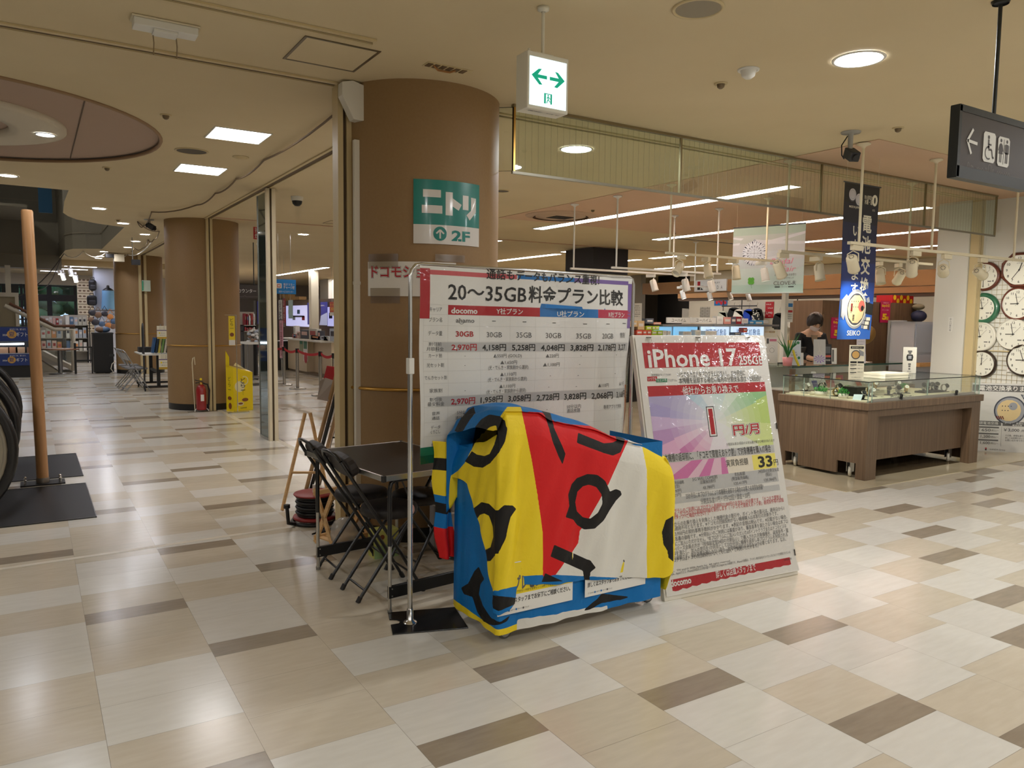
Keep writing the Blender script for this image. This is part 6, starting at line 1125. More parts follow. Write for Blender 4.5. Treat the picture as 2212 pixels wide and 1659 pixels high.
def d_code(s, w_, h): s.rect(w_*.1, h*.55, w_*.8, h*.1, PINKP); s.rect(w_*.15, h*.12, w_*.7, h*.34, M('dark_block_print', (96, 98, 104), .4)); s.text(w_/2, h*.8, h*.1, 'お得情報', PAP, 'c', w_*.7)
def d_text(s, w_, h):
    for k in range(7): s.text(w_*.5, h*(.1+.125*k), h*.06, ('新作入荷', 'ネックレス', '指輪直し', 'お見積り', '無料です', 'お気軽に', 'どうぞ')[k], INKG, 'c', w_*.7)
def d_vert(s, w_, h): s.rect(w_*.2, h*.1, w_*.3, h*.75, INKG)
KTZ = KZ+.004
for px, wd, ht, lb, fn, bk_ in ((1731, .17, .30, 'white summer sale card with gold corner standing on the rear counter', d_sale, M('sale_card', (214, 222, 232), .4)), (1786, .155, .31, 'indigo necklace picture card standing on the rear counter', d_blue, M('indigo_print')), (1803, .11, .25, 'black leaflet card beside the indigo necklace picture', d_code, M('black_card', (40, 36, 40), .4)), (1817, .075, .2, 'narrow white card next to the black leaflet card', d_vert, PAP), (1876, .12, .36, 'tall pale text card at the middle of the rear counter', d_text, M('lilac_card', (206, 200, 208), .4)), (1741, .12, .15, 'low folded leaflet rack beside the summer sale card', d_vert, PAP)):
    standee('card_stand', XK(px)+.02, KY_+.12, KTZ, wd, ht, -.45, lb, 'card stand', fn, bk_, .08)
t = thing('table_mirror', 'round tilting table mirror on a chrome stem on the rear counter', 'mirror', (XK(1899), KY_+.2, KTZ)); mb = MB(); mb.lathe([(.0, 0), (.085, 0), (.08, .012), (.02, .016), (0, .016)], CHR, 24); mb.build('base', t, True); mb = MB(); mb.tube([(0, 0, .014), (0, 0, .10), (-.05, .02, .18), (-.06, .02, .24)], .007, CHR, 8); mb.build('stem', t, True)
R = Matrix.Rotation(-.5, 3, 'Z') @ Matrix.Rotation(-1.25, 3, 'X'); mb = MB(); mb.lathe([(0, -.006), (.125, -.006), (.13, 0), (.125, .006)], M('mirror_gold_rim', (170, 140, 90), .3, .9), 32, (.05, .04, .36), R); mb.build('frame', t, True); mb = MB(); mb.lathe([(.124, .007), (0, .007)], M('mirror_glass', (220, 220, 220), .03, 1), 32, (.05, .04, .36), R); mb.build('mirror_glass', t, True)
t = thing('orchid_pot', 'potted plant with a yellow ribbon at the left end of the rear counter', 'potted plant', (XK(1712)+.03, KY_+.1, KTZ)); mb = MB(); mb.lathe([(0, 0), (.05, 0), (.06, .1), (0, .1)], M('pink_wrap', (214, 140, 144), .6), 18); mb.build('pot', t, True); mb = MB(); rnd = random.Random(4)
for i in range(14): a = rnd.uniform(0, 2*PI); mb.tube([(0, 0, .1), (.05*math.cos(a), .05*math.sin(a), .22), (.13*math.cos(a), .13*math.sin(a), .27+rnd.uniform(0, .14))], [.007, .007, .001], M('leaf_deep'), 5)
mb.build('leaves', t, True); mb = MB(); mb.tube([(.04, -.04, .19), (.06, -.06, .1), (.12, -.07, .0)], .014, M('ribbon_yellow', (224, 206, 60), .5), 6); mb.build('ribbon', t, True)
# laptop
t = thing('laptop', 'dark laptop seen from behind on the rear counter', 'laptop', (XK(1768), KY_+.3, KTZ), .3); mb = MB(); mb.box(-.14, .14, 0, .2, 0, .015, BLK); mb.build('keyboard', t, True); mb = MB(); mb.prism([(-.14, 0), (.14, 0), (.14, .2), (-.14, .2)], BLK, (0, 0, .015), (1, 0, 0), (0, -.25, .97), (0, .01, .002)); mb.build('screen', t, True)
# ================================================================== the cashier
PX = at_y(1750, 700, 6.75).x; per = thing('person', 'shop assistant with short dark hair, face mask and black cardigan looking down at the counter', 'person', (PX, 6.75, .006), -.45)
SKN = M('skin', (214, 172, 144), .55); HAIR = M('dark_hair', (40, 28, 24), .5); CARD = M('black_cardigan', (22, 22, 26), .8); MASK = M('face_mask', (222, 206, 204), .7); TOPC = M('taupe_top', (150, 128, 104), .7); PANT = M('dark_trousers', (30, 30, 34), .8)
def skin_body(name, parent, joints, edges, mat, sub=2):
    me = bpy.data.meshes.new(name); me.from_pydata([j[0] for j in joints], edges, []); me.materials.append(mat); o = bpy.data.objects.new(name, me); COL.objects.link(o); o.parent = parent; WM[o.name] = WM[parent.name].copy()
    md = o.modifiers.new('k', 'SKIN'); md.use_smooth_shade = True; sv = me.skin_vertices[0].data if me.skin_vertices else None
    if sv is None:
        bpy.context.view_layer.objects.active = o; me.attributes  # the modifier adds its own layer
    for i, j in enumerate(joints):
        s_ = me.skin_vertices[0].data[i]; s_.radius = j[1] if isinstance(j[1], tuple) else (j[1], j[1]); s_.use_root = (i == 0)
    md = o.modifiers.new('d', 'SUBSURF'); md.levels = sub; md.render_levels = sub; return o
J = [((0, .02, .92), (.15, .10)), ((0, .01, 1.05), (.13, .09)), ((0, -.02, 1.2), (.155, .10)), ((0, -.045, 1.30), (.09, .075)), ((0, -.075, 1.375), (.048, .048)), ((0, -.11, 1.43), (.05, .055)),
     ((-.16, -.04, 1.285), (.062, .06)), ((-.205, -.07, 1.06), (.048, .048)), ((-.13, -.30, .99), (.036, .036)), ((-.08, -.37, .985), (.028, .02)), ((.16, -.04, 1.285), (.062, .06)), ((.205, -.07, 1.06), (.048, .048)), ((.13, -.30, .99), (.036, .036)), ((.08, -.37, .985), (.028, .02)),
     ((-.09, .02, .80), (.095, .095)), ((-.095, .01, .47), (.06, .06)), ((-.095, .03, .08), (.04, .04)), ((-.095, -.09, .03), (.04, .025)), ((.09, .02, .80), (.095, .095)), ((.095, .01, .47), (.06, .06)), ((.095, .03, .08), (.04, .04)), ((.095, -.09, .03), (.04, .025))]
EG = [(0, 1), (1, 2), (2, 3), (3, 4), (4, 5), (3, 6), (6, 7), (7, 8), (8, 9), (3, 10), (10, 11), (11, 12), (12, 13), (0, 14), (14, 15), (15, 16), (16, 17), (0, 18), (18, 19), (19, 20), (20, 21)]
skin_body('body', per, J, EG, SKN)
JC = [((0, .02, .86), (.165, .118)), ((0, .01, 1.05), (.145, .105)), ((0, -.02, 1.2), (.168, .112)), ((0, -.03, 1.285), (.115, .085)), ((-.16, -.04, 1.285), (.074, .07)), ((-.205, -.07, 1.06), (.06, .06)), ((-.14, -.275, .995), (.048, .048)), ((.16, -.04, 1.285), (.074, .07)), ((.205, -.07, 1.06), (.06, .06)), ((.14, -.275, .995), (.048, .048))]
skin_body('cardigan', per, JC, [(0, 1), (1, 2), (2, 3), (3, 4), (4, 5), (5, 6), (3, 7), (7, 8), (8, 9)], CARD)
skin_body('trousers', per, [((0, .02, .88), (.15, .11)), ((-.09, .02, .78), (.105, .105)), ((-.095, .01, .47), (.075, .075)), ((-.095, .03, .09), (.065, .065)), ((.09, .02, .78), (.105, .105)), ((.095, .01, .47), (.075, .075)), ((.095, .03, .09), (.065, .065))], [(0, 1), (1, 2), (2, 3), (0, 4), (4, 5), (5, 6)], PANT)
mb = MB(); mb.add([(-.05, -.128, 1.30), (.05, -.128, 1.30), (.018, -.152, 1.15), (-.018, -.152, 1.15)], [(0, 1, 2, 3)], TOPC); mb.build('top_front', per, True); mb = MB(); mb.box(.06, .10, -.155, -.15, 1.19, 1.215, PAP); mb.build('name_badge', per, True)
HC = Vector((0, -.135, 1.475)); HR = Matrix.Rotation(.62, 3, 'X'); mb = MB(); vs = []; fs = []; n, k = 24, 16
for i in range(k+1):
    a = PI*i/k; z = math.cos(a)
    for j in range(n):
        q = 2*PI*j/n; r = math.sin(a); x, y = .072*r*math.cos(q), .092*r*math.sin(q)
        if z < -.2: x *= 1+.35*(z+.2); y = y*(1+.3*(z+.2))-.012*(-z-.2)
        if y < -.07 and -.25 < z < .12 and abs(x) < .014: y -= .018*(1-abs(x)/.014)
        vs.append(HC+HR @ Vector((x, y, .112*z)))
for i in range(k):
    for j in range(n): b = (j+1) % n; fs.append((i*n+j, (i+1)*n+j, (i+1)*n+b, i*n+b))
mb.add(vs, fs, SKN, True)
for s_ in (-1, 1): mb.ball(HC+HR @ Vector((s_*.073, .01, -.01)), .02, SKN, 8, sx=.4, sy=.7, sz=1.2)
hd = mb.build('head', per, True)
mb = MB()
for s_ in (-1, 1): mb.ball(HC+HR @ Vector((s_*.028, -.083, .006)), .0085, INK, 8, sz=.6)
for s_ in (-1, 1): mb.tube([HC+HR @ Vector((s_*.045, -.078, .026)), HC+HR @ Vector((s_*.028, -.089, .03)), HC+HR @ Vector((s_*.014, -.088, .027))], .0025, HAIR, 5)
mb.build('eyes', hd, True)
mb = MB(); vs = []; fs = []
for i in range(9):
    for j in range(13): z = -.012-.075*i/8; q = -PI/2+(j/12-.5)*2.3; rr = 1.05-.32*(i/8)**2*.6; vs.append(HC+HR @ Vector((.078*rr*math.cos(q), .104*rr*math.sin(q)-.012*math.exp(-((j-6)/2)**2), z)))
for i in range(8):
    for j in range(12): fs.append((i*13+j, i*13+j+1, (i+1)*13+j+1, (i+1)*13+j))
mb.add(vs, fs, MASK, True); mb.build('face_mask', hd, True)
mb = MB(); vs = []; fs = []; n = 40; rnd = random.Random(2)
for i in range(15):
    a = PI*.72*i/14
    for j in range(n):
        q = 2*PI*j/n; front = max(0, -math.sin(q)); lim = 1-.42*front**1.5; aa = a*lim; r = math.sin(aa); w_ = 1+.05*math.sin(j*2.3)+.03*math.sin(j*5.1+i)
        vs.append(HC+HR @ Vector((.094*r*math.cos(q)*w_, .112*r*math.sin(q)*w_+.012, .128*math.cos(aa)+.006)))
for i in range(14):
    for j in range(n): b = (j+1) % n; fs.append((i*n+j, (i+1)*n+j, (i+1)*n+b, i*n+b))
mb.add(vs, fs, HAIR, True); h_ = mb.build('hair', hd, True, solid=.008)
for s_ in (-1, 1):
    for f_, (dx, L, cu) in enumerate(((-.024, .066, .02), (-.008, .075, .018), (.008, .072, .018), (.023, .058, .02), (.036, .045, .03))):
        bx = s_*.078+dx*-s_; th_ = f_ == 4
        jj = [((bx, -.375, .985), .0095), ((bx-s_*(.012 if th_ else .004), -.375-L*.45, .988), .009), ((bx-s_*(.018 if th_ else .007), -.375-L*.75, .978), .0085), ((bx-s_*(.02 if th_ else .009), -.375-L, .965), .007)]
        skin_body('finger' if not th_ else 'thumb', per, jj, [(0, 1), (1, 2), (2, 3)], SKN, 1)
# ================================================================== cabinets and posters behind the cashier
CBY = 7.7; a, b = at_y(1775, 700, CBY).x, at_y(1978, 700, CBY).x; zt = at_y(1850, 651, CBY).z
t = thing('walnut_cabinet', 'tall walnut cabinet wall behind the cashier', 'cabinet', ((a+b)/2, CBY+.3, .006)); mb = MB(); mb.box(a, b, CBY, CBY+.6, .006, zt, WALN); mb.build('body', t)
DRW = M('door_gap', (50, 34, 24), .6)
for k in range(3): x0 = a+(b-a)*k/3; mb = MB(); mb.box(x0+.015, x0+(b-a)/3-.015, CBY-.018, CBY-.001, .08, zt-.22, WALN); d_ = mb.build('door', t); mb = MB(); mb.box(x0+.04, x0+.055, CBY-.035, CBY-.018, 1.0, 1.15, CHR); mb.build('handle', d_)
def put(ax, k, q, mat, name, label, cat, fn=None, th=.01, kind=None, hold=0):
    mb, sh, W_, H_ = panel(ax, k, *q, mat, th); c = sh.f(W_/2, 0, -th/2); c2 = sh.f(W_/2, H_, -th/2)
    if fn: fn(sh, W_, H_)
    o = tag(mb.build(name), label, cat, kind=kind)
    if hold: mb = MB(); mb.cyl(c, (c.x, c.y, ZC-.008), .004, ALU, 5) if hold > 0 else mb.cyl((c2.x, c2.y, .001), c, .012, ALU, 6); mb.build('hanging_rod' if hold > 0 else 'pole', o)
    return o
WINE = M('wine_print', (176, 24, 84), .4); YTX = M('yellow_text_ink', (240, 212, 40), .4)
def d_edy(s, w_, h): s.text(w_/2, h*.09, h*.06, '毎週土日', PAP, 'c', w_*.5); s.text(w_*.5, h*.22, h*.14, 'Edyの日', YTX, 'c', w_*.75, 2, .03); s.text(w_/2, h*.42, h*.06, 'ポイント最大', PAP, 'c', w_*.7); s.text(w_*.42, h*.72, h*.36, '5', YTX, 'c', w_*.36, 2, .06); s.text(w_*.72, h*.80, h*.18, '倍', YTX, 'c', w_*.25, 2, .03)
put('y', CBY-.03, (1796, 686, 1826, 731), WINE, 'wall_poster', 'wine red point day poster left behind the blue banner', 'poster', d_edy); put('y', CBY-.03, (1902, 650, 1923, 697), WINE, 'wall_poster', 'wine red point day poster right of the blue banner', 'poster', d_edy)
def d_horse(s, w_, h):
    s.text(w_/2, h*.13, h*.13, 'Horseshoe', INKG, 'c', w_*.8, 2); 
    for k in range(2): s.disc(w_*.32, h*(.55+.06*k), w_*.14, INKG, 2, h*.13, 20, w_*.12)
    s.line([(w_*.22, h*.30), (w_*.32, h*.44), (w_*.42, h*.30)], .006, INKG, 2); s.disc(w_*.75, h*.57, w_*.12, INKG, 2, h*.10, 18); s.text(w_*.74, h*.33, h*.03, 'LUCKY', INKG, 'c', w_*.3); s.text(w_*.5, h*.9, h*.05, 'JEWELRY', INKG, 'c', w_*.6)
put('y', 7.3, (1917, 692, 1957, 790), M('horse_grey', (168, 170, 166), .45), 'standing_poster', 'tall grey horseshoe necklace poster beside the cabinet', 'poster', d_horse)
t = thing('white_locker', 'pale blue white locker unit left of the white pillar', 'cabinet', (at_y(1995, 760, 6.9).x, 7.0, .006)); a_, b_ = at_y(1973, 760, 6.9).x, at_y(2024, 760, 6.9).x; LK = M('locker_pale', (202, 208, 220), .4); zt2 = at_y(1990, 695, 6.9).z; mb = MB(); mb.box(a_, b_, 6.9, 7.3, .006, zt2, LK); mb.build('body', t); mb = MB(); mb.box(a_+.03, b_-.02, 6.885, 6.9, 1.02, zt2-.04, M('locker_door', (190, 200, 218), .35)); dd = mb.build('door', t); mb = MB(); mb.box(b_-.16, b_-.06, 6.872, 6.885, 1.06, 1.075, CHR); mb.build('handle', dd); mb = MB(); mb.box(a_+.03, b_-.02, 6.885, 6.9, .55, .98, M('locker_door')); mb.build('door', t); mb = MB(); mb.box(a_+.02, b_-.1, 6.80, 6.9, .80, .86, PINEW); mb.build('shelf', t)
P = at_y(1985, 668, 7.6); mb = MB(); mb.ball((P.x, 7.6, zt2+.10), .13, M('navy_bag', (36, 40, 70), .7), sz=.8); mb.ball((P.x-.02, 7.6, zt2+.26), .10, M('olive_hat', (120, 112, 90), .8), sz=.55); tag(mb.build('hat_display'), 'hat on a navy display head above the white locker', 'hat'); 
P = at_y(1945, 644, 7.9); t = thing('gift_box', 'red gift box with yellow dots lying on top of the cabinet', 'box', (P.x, 8.0, zt)); mb = MB(); mb.box(-.32, .32, -.15, .15, .001, .14, RED); mb.build('box', t, True); mb = MB()
for k in range(6): mb.lathe([(.045, 0), (0, .001)], YTX, 16, (-.25+.1*k, -.1505, .07+.03*(-1)**k), Matrix.Rotation(PI/2, 3, 'X'))
mb.build('dots', t, True)
# framed picture behind
put('x', 16.985, (1748, 672, 1776, 705), M('picture_frame', (30, 28, 28), .4), 'framed_picture', 'dark framed black and white picture left of the cabinet', 'picture', lambda s, w_, h: (s.rect(.03, .03, w_-.06, h-.06, M('photo_grey', (140, 138, 134), .5)), s.disc(w_*.4, h*.5, w_*.2, INKG, 2), s.disc(w_*.7, h*.6, w_*.15, INK, 2)))
# left return of the glass counters
t = thing('glass_counter', 'small walnut glass counter end left of the white post', 'showcase', (7.1, 6.6, .006)); mb = MB(); x0, x1 = at_y(1672, 780, 6.5).x, at_y(1706, 780, 6.5).x; mb.box(x0, x1, 6.5, 6.9, .006, .62, WALN).box(x1-.04, x1, 6.5, 6.54, .62, .93, WALN); mb.build('base', t); mb = MB(); mb.box(x0, x1-.04, 6.5, 6.505, .62, .93, GLASS); mb.build('front_glass', t); mb = MB(); mb.box(x0, x1, 6.5, 6.9, .93, .945, GLASSG); mb.build('glass_top', t)
standee('card_stand', at_y(1668, 760, 6.6).x, 6.6, .945, .16, .33, -.4, 'white necklace drawing card with a pink label beside the poster board', 'card stand', lambda s, w_, h: (s.rect(w_*.3, h*.06, w_*.6, h*.09, PKT), s.rect(w_*.04, h*.04, w_*.2, h*.2, INKG), s.disc(w_*.5, h*.45, w_*.3, LGRY, 1, n=20, ri=w_*.27), s.disc(w_*.5, h*.5, w_*.2, INKG, 1, n=20, ri=w_*.18)), PAP, .06)
# ================================================================== header boards of the shop behind
HDR = grain('brown_header_board', (150, 108, 66), (160, 118, 74), (1, 1, 1), .6, nscale=2); HDX = 11.0
mb = MB(); y0, y1 = 4.9, at_x(1388, 620, HDX).y; mb.box(HDX, HDX+.3, y0, y1, 2.035, 2.26, HDR); struct(mb.build('trim_15', local=True), 'brown header beam over the rear shops')
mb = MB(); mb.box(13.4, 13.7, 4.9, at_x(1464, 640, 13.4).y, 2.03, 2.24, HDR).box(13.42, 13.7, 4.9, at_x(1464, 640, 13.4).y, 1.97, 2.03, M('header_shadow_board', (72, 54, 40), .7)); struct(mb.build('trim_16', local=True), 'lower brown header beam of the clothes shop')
def d_kanda(s, w_, h): s.rect(w_*.10, h*.12, w_*.09, h*.36, RED); s.rect(w_*.10, h*.52, w_*.09, h*.34, INK); s.poly([(w_*.20, h*.52), (w_*.29, h*.52), (w_*.23, h*.69)], INK, 1); s.poly([(w_*.20, h*.86), (w_*.29, h*.86), (w_*.23, h*.69)], INK, 1); s.line([(w_*.19, h*.6), (w_*.24, h*.8)], .008, INK, 1); [s.text(w_*(.40+.115*k), h*.68, h*.42, c, INKG, 'c', w_*.05) for k, c in enumerate('KANDA')]; s.text(w_*.66, h*.28, h*.2, 'JEWELRY', INKG, 'c', w_*.3)
put('x', HDX-.04, (1500, 604, 1569, 629), M('sign_white', (228, 228, 226), .4), 'shop_name_board', 'white jewellery shop name board on the brown header', 'sign', d_kanda, .03)
for px, py, lb in ((1475, 634, 'small cool glowing spotlight under the brown header, leftmost'), (1533, 637, 'small cool spotlight under the shop name board'), (1577, 637, 'small cool glowing spotlight left of the clover banner foot'), (1617, 640, 'small spotlight below the clover banner')): spot(px, py, 10.4, at_y(px, py-10, 10.4).z+.06, lb, WSP, .3, 2.2, px != 1617)
rail('F', 10.4, at_y(1470, 630, 10.4).x, at_y(1640, 630, 10.4).x, at_y(1550, 628, 10.4).z+.06, (at_y(1500, 630, 10.4).x, at_y(1620, 630, 10.4).x), 'far white lighting rail under the brown header', WSP)
# ================================================================== clothes shop wall
AWX = 17.0; ywall = lambda px: at_x(px, 680, AWX).y
APW = M('apparel_wall', (206, 200, 186), .7)
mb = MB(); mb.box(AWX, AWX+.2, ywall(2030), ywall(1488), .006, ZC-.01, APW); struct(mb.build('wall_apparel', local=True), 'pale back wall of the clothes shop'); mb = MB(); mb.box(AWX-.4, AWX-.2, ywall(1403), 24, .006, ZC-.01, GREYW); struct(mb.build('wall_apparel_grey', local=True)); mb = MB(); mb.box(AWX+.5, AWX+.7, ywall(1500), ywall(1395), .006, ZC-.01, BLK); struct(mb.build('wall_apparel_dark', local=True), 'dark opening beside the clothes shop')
def garment(px, py0, py1, wpx, mat, label, X_=16.7, sleeve=True, dots=None):
    P = at_x(px, py0, X_); Q = at_x(px, py1, X_); H = P.z-Q.z; Wd = (at_x(px-wpx/2, py0, X_)-at_x(px+wpx/2, py0, X_)).length; t = thing('hanging_garment', label, 'garment', (X_, P.y, Q.z)); u = Vector((0, -1, 0)); h = Wd/2
    pr = [(-h*.22, H), (h*.22, H), (h*.7, H*.93), (h, H*.55), (h*1.05, H*.1), (h*.82, H*.08), (h*.72, H*.5), (h*.70, 0), (-h*.70, 0), (-h*.72, H*.5), (-h*.82, H*.08), (-h*1.05, H*.1), (-h, H*.55), (-h*.7, H*.93)]
    mb = MB(); mb.prism(pr, mat, (-.04, 0, 0), u, (0, 0, 1), (.08, 0, 0)); mb.build('garment', t, True, bevel=.02, seg=3)
    mb = MB(); mb.tube([(0, -.0, H-.02), (0, 0, H+.10), (0, -.03, H+.14), (0, 0, H+.16)], .006, CHR, 6); mb.build('hanger', t, True)
    if dots:
        mb = MB(); rnd = random.Random(6)
        for k in range(26): mb.ball((-.045, rnd.uniform(-.5, .5)*h*1.2, rnd.uniform(.1, .9)*H), .018, dots, 6)
        mb.build('flower_print', t, True)
    return t
garment(1586, 664, 700, 26, M('black_knit', (24, 26, 28), .9), 'black top hung behind the white one on the rack', 16.74); garment(1597, 668, 706, 24, M('white_knit', (222, 220, 212), .9), 'white top on the clothes rack left of the blue one'); garment(1618, 668, 706, 25, M('royal_blue_knit', (24, 62, 168), .9), 'royal blue top in the middle of the clothes rack'); garment(1635, 666, 704, 26, M('black_knit'), 'black flower printed top right of the blue one', dots=M('white_knit')); garment(1684, 676, 712, 26, M('black_knit'), 'black short top right of the sale poster'); garment(1713, 672, 708, 18, M('white_knit'), 'white top right of the white post'); garment(1722, 668, 706, 22, M('black_knit'), 'black top at the right end of the rack', 16.74); garment(1562, 672, 704, 22, M('sage_top', (186, 190, 176), .9), 'pale green top on a stand left of the clothes rack')
t = thing('clothes_rack', 'dark steel clothes rack fixed to the rear shop wall', 'clothes rack', (16.7, ywall(1610), 1.6)); mb = MB(); z = at_x(1600, 661, 16.7).z; mb.cyl((16.7, ywall(1575), z), (16.7, ywall(1650), z), .016, DARKC, 8); mb.build('rail', t); mb = MB()
for px in (1575, 1615, 1735): mb.cyl((16.75, ywall(px), .006), (16.75, ywall(px), 2.3), .014, DARKC, 8)
mb.build('upright', t)
put('x', 16.985, (1653, 652, 1671, 687), RED, 'sale_poster', 'narrow red sale poster with a price on the rear wall', 'poster', lambda s, w_, h: (s.text(w_*.4, h*.15, h*.11, 'SALE', PAP, 'c', w_*.6), s.text(w_*.6, h*.38, h*.11, 'SALE', PAP, 'c', w_*.6), s.text(w_*.5, h*.68, h*.2, '2,990', PAP, 'c', w_*.75), s.text(w_*.6, h*.88, h*.07, '円均一', PAP, 'c', w_*.4)))
put('x', 16.985, (1543, 643, 1571, 660), BLU, 'picture', 'bright blue picture with red flowers on the rear wall', 'picture', lambda s, w_, h: [s.disc(w_*x, h*y, h*.22, REDT, 2) for x, y in ((.2, .6), (.4, .45), (.55, .7), (.7, .4), (.85, .65))])
put('y', 6.55, (1700, 648, 1713, 696), PAP, 'hanging_sign', 'narrow white price sign right beside the white post', 'sign', lambda s, w_, h: (s.rect(w_*.1, h*.15, w_*.8, h*.16, BLU), s.rect(w_*.1, h*.46, w_*.8, h*.1, RED), [s.text(w_/2, h*(.66+.09*k), h*.06, '特価品', INK, 'c', w_*.7) for k in range(3)]))
put('x', 16.585, (1366, 655, 1386, 693), PAP, 'notice_sheet', 'white notice sheet on the grey wall behind the banner stand', 'sign', lambda s, w_, h: [s.text(w_/2, h*(.15+.12*k), h*.07, ('お客様へ', '本日の', 'ご案内は', 'こちら', '営業時間', '10:00～')[k], INK, 'c', w_*.7) for k in range(6)])
mb, sh, W_, H_ = panel('x', 16.985, 1512, 663, 1533, 690, M('brick_print', (170, 166, 158), .7)); [sh.rect(0, H_*k/8, W_, .012, INKG) for k in range(1, 8)]; [sh.rect(W_*(.25+.5*j+.25*(k % 2)) % W_, H_*k/8, .012, H_/8, INKG) for k in range(8) for j in range(2)]; tag(mb.build('brick_board'), 'grey brick patterned board on the rear wall', 'board')
mb = MB(); P = at_x(1462, 690, 16.5); mb.prism([(-.5, 0), (.6, 0), (.45, .5), (.2, .66), (-.1, .72), (-.5, .78)], M('pale_cover', (198, 196, 190), .7), (17.2, P.y, 1.1), (0, -1, 0), (0, 0, 1), (.3, 0, 0)); tag(mb.build('covered_stand'), 'pale covered stand in the dark opening', 'stand')
# black hanging box over the cosmetics floor
mb = MB(); mb.box(9.6, 10.5, 12.3, 13.25, 2.40, ZC-.02, M('black_box_matt', (40, 40, 44), .6)); tag(mb.build('hanging_black_box'), 'dark hanging ceiling box above the right half of the price banner', 'ceiling box')
# ================================================================== sweets counters
SWY = 10.5; X_ = lambda px: at_y(px, 700, SWY).x; Zs = lambda py, px=1500: at_y(px, py, SWY).z
GLOWB = M('blue_lit_panel', (255, 255, 255), .4, emit=.9, ecol=(110, 190, 240)); GLOWW = M('white_lit_panel', (255, 255, 255), .4, emit=1.1, ecol=(200, 224, 250)); CASEK = M('case_black', (20, 20, 24), .4); CASEG = M('case_steel', (168, 172, 176), .35, .6)
def sweets(pa, pb, label, sign, mat, txt):
    a, b = X_(pa), X_(pb); t = thing('sweets_case', label, 'display case', ((a+b)/2, SWY+.4, .006), group='chilled sweets cases'); zt = Zs(701, (pa+pb)/2)
    mb = MB(); mb.box(a+.02, b-.02, SWY+.1, SWY+.8, .006, .6, CASEG); mb.build('base', t); mb = MB(); mb.box(a, b, SWY+.5, SWY+.8, .6, zt, CASEG).box(a, b, SWY+.1, SWY+.8, zt-.04, zt, CASEG); mb.build('canopy', t)
    mb = MB(); mb.box(a+.04, b-.04, SWY+.46, SWY+.5, .75, zt-.05, mat); mb.build('lit_back', t, label='glowing back panel'); mb = MB(); mb.add([(a+.02, SWY+.02, .6), (b-.02, SWY+.02, .6), (b-.02, SWY+.12, zt-.02), (a+.02, SWY+.12, zt-.02)], [(0, 1, 2, 3)], GLASS); mb.build('front_glass', t)
    if sign:
        mb, sh, W_, H_ = panel('y', SWY+.1, pa+1, 686, pb-1, 698, M('sign_white'), .03); sh.text(W_/2, H_/2, H_*.75, txt, INKG, 'c', W_*.62, 1, .01); mb.build('name_sign', t)
    else:
        mb = MB(); f = plane((a, SWY+.455, zt-.06), (1, 0, 0), (0, 0, -1), (0, -1, 0)); sh = Sheet(mb, f, eps=.002); sh.text((b-a)*.5, .13, .2, txt, M('brush_blue', (40, 84, 160), .5), 'c', (b-a)*.7, 1); mb.build('lettering', t)
    for k, z in enumerate((.85, .66)): mb = MB(); mb.box(a+.06, b-.06, SWY+.14+.1*k, SWY+.45, z, z+.012, GLASSG); mb.build('shelf', t)
    return t
sweets(1440, 1492, 'left sweets case with a lettered white top sign and blue light', True, GLOWB, 'ユーハイム'); sweets(1492, 1548, 'second sweets case with a lettered white top sign and blue light', True, GLOWB, 'ユーハイム'); sweets(1552, 1617, 'third sweets case with blue brush lettering on its lit panel', False, GLOWW, '御菓子処敷島'); sweets(1618, 1692, 'fourth sweets case beside the white post with brush lettering', False, GLOWW, '御菓子処敷島')
mb = MB(); mb.box(X_(1354), X_(1438), SWY+.32, SWY+.8, .006, Zs(700), CASEK).box(X_(1354), X_(1438), SWY+.05, SWY+.32, .006, Zs(724)-.002, CASEK); tag(mb.build('black_counter'), 'black counter left of the sweets cases', 'counter')
cols_ = [M('sweet_%d' % i, c, .5) for i, c in enumerate([(204, 176, 132), (210, 90, 70), (170, 200, 60), (232, 230, 226), (90, 96, 110), (216, 150, 140), (70, 150, 200), (150, 24, 40)])]
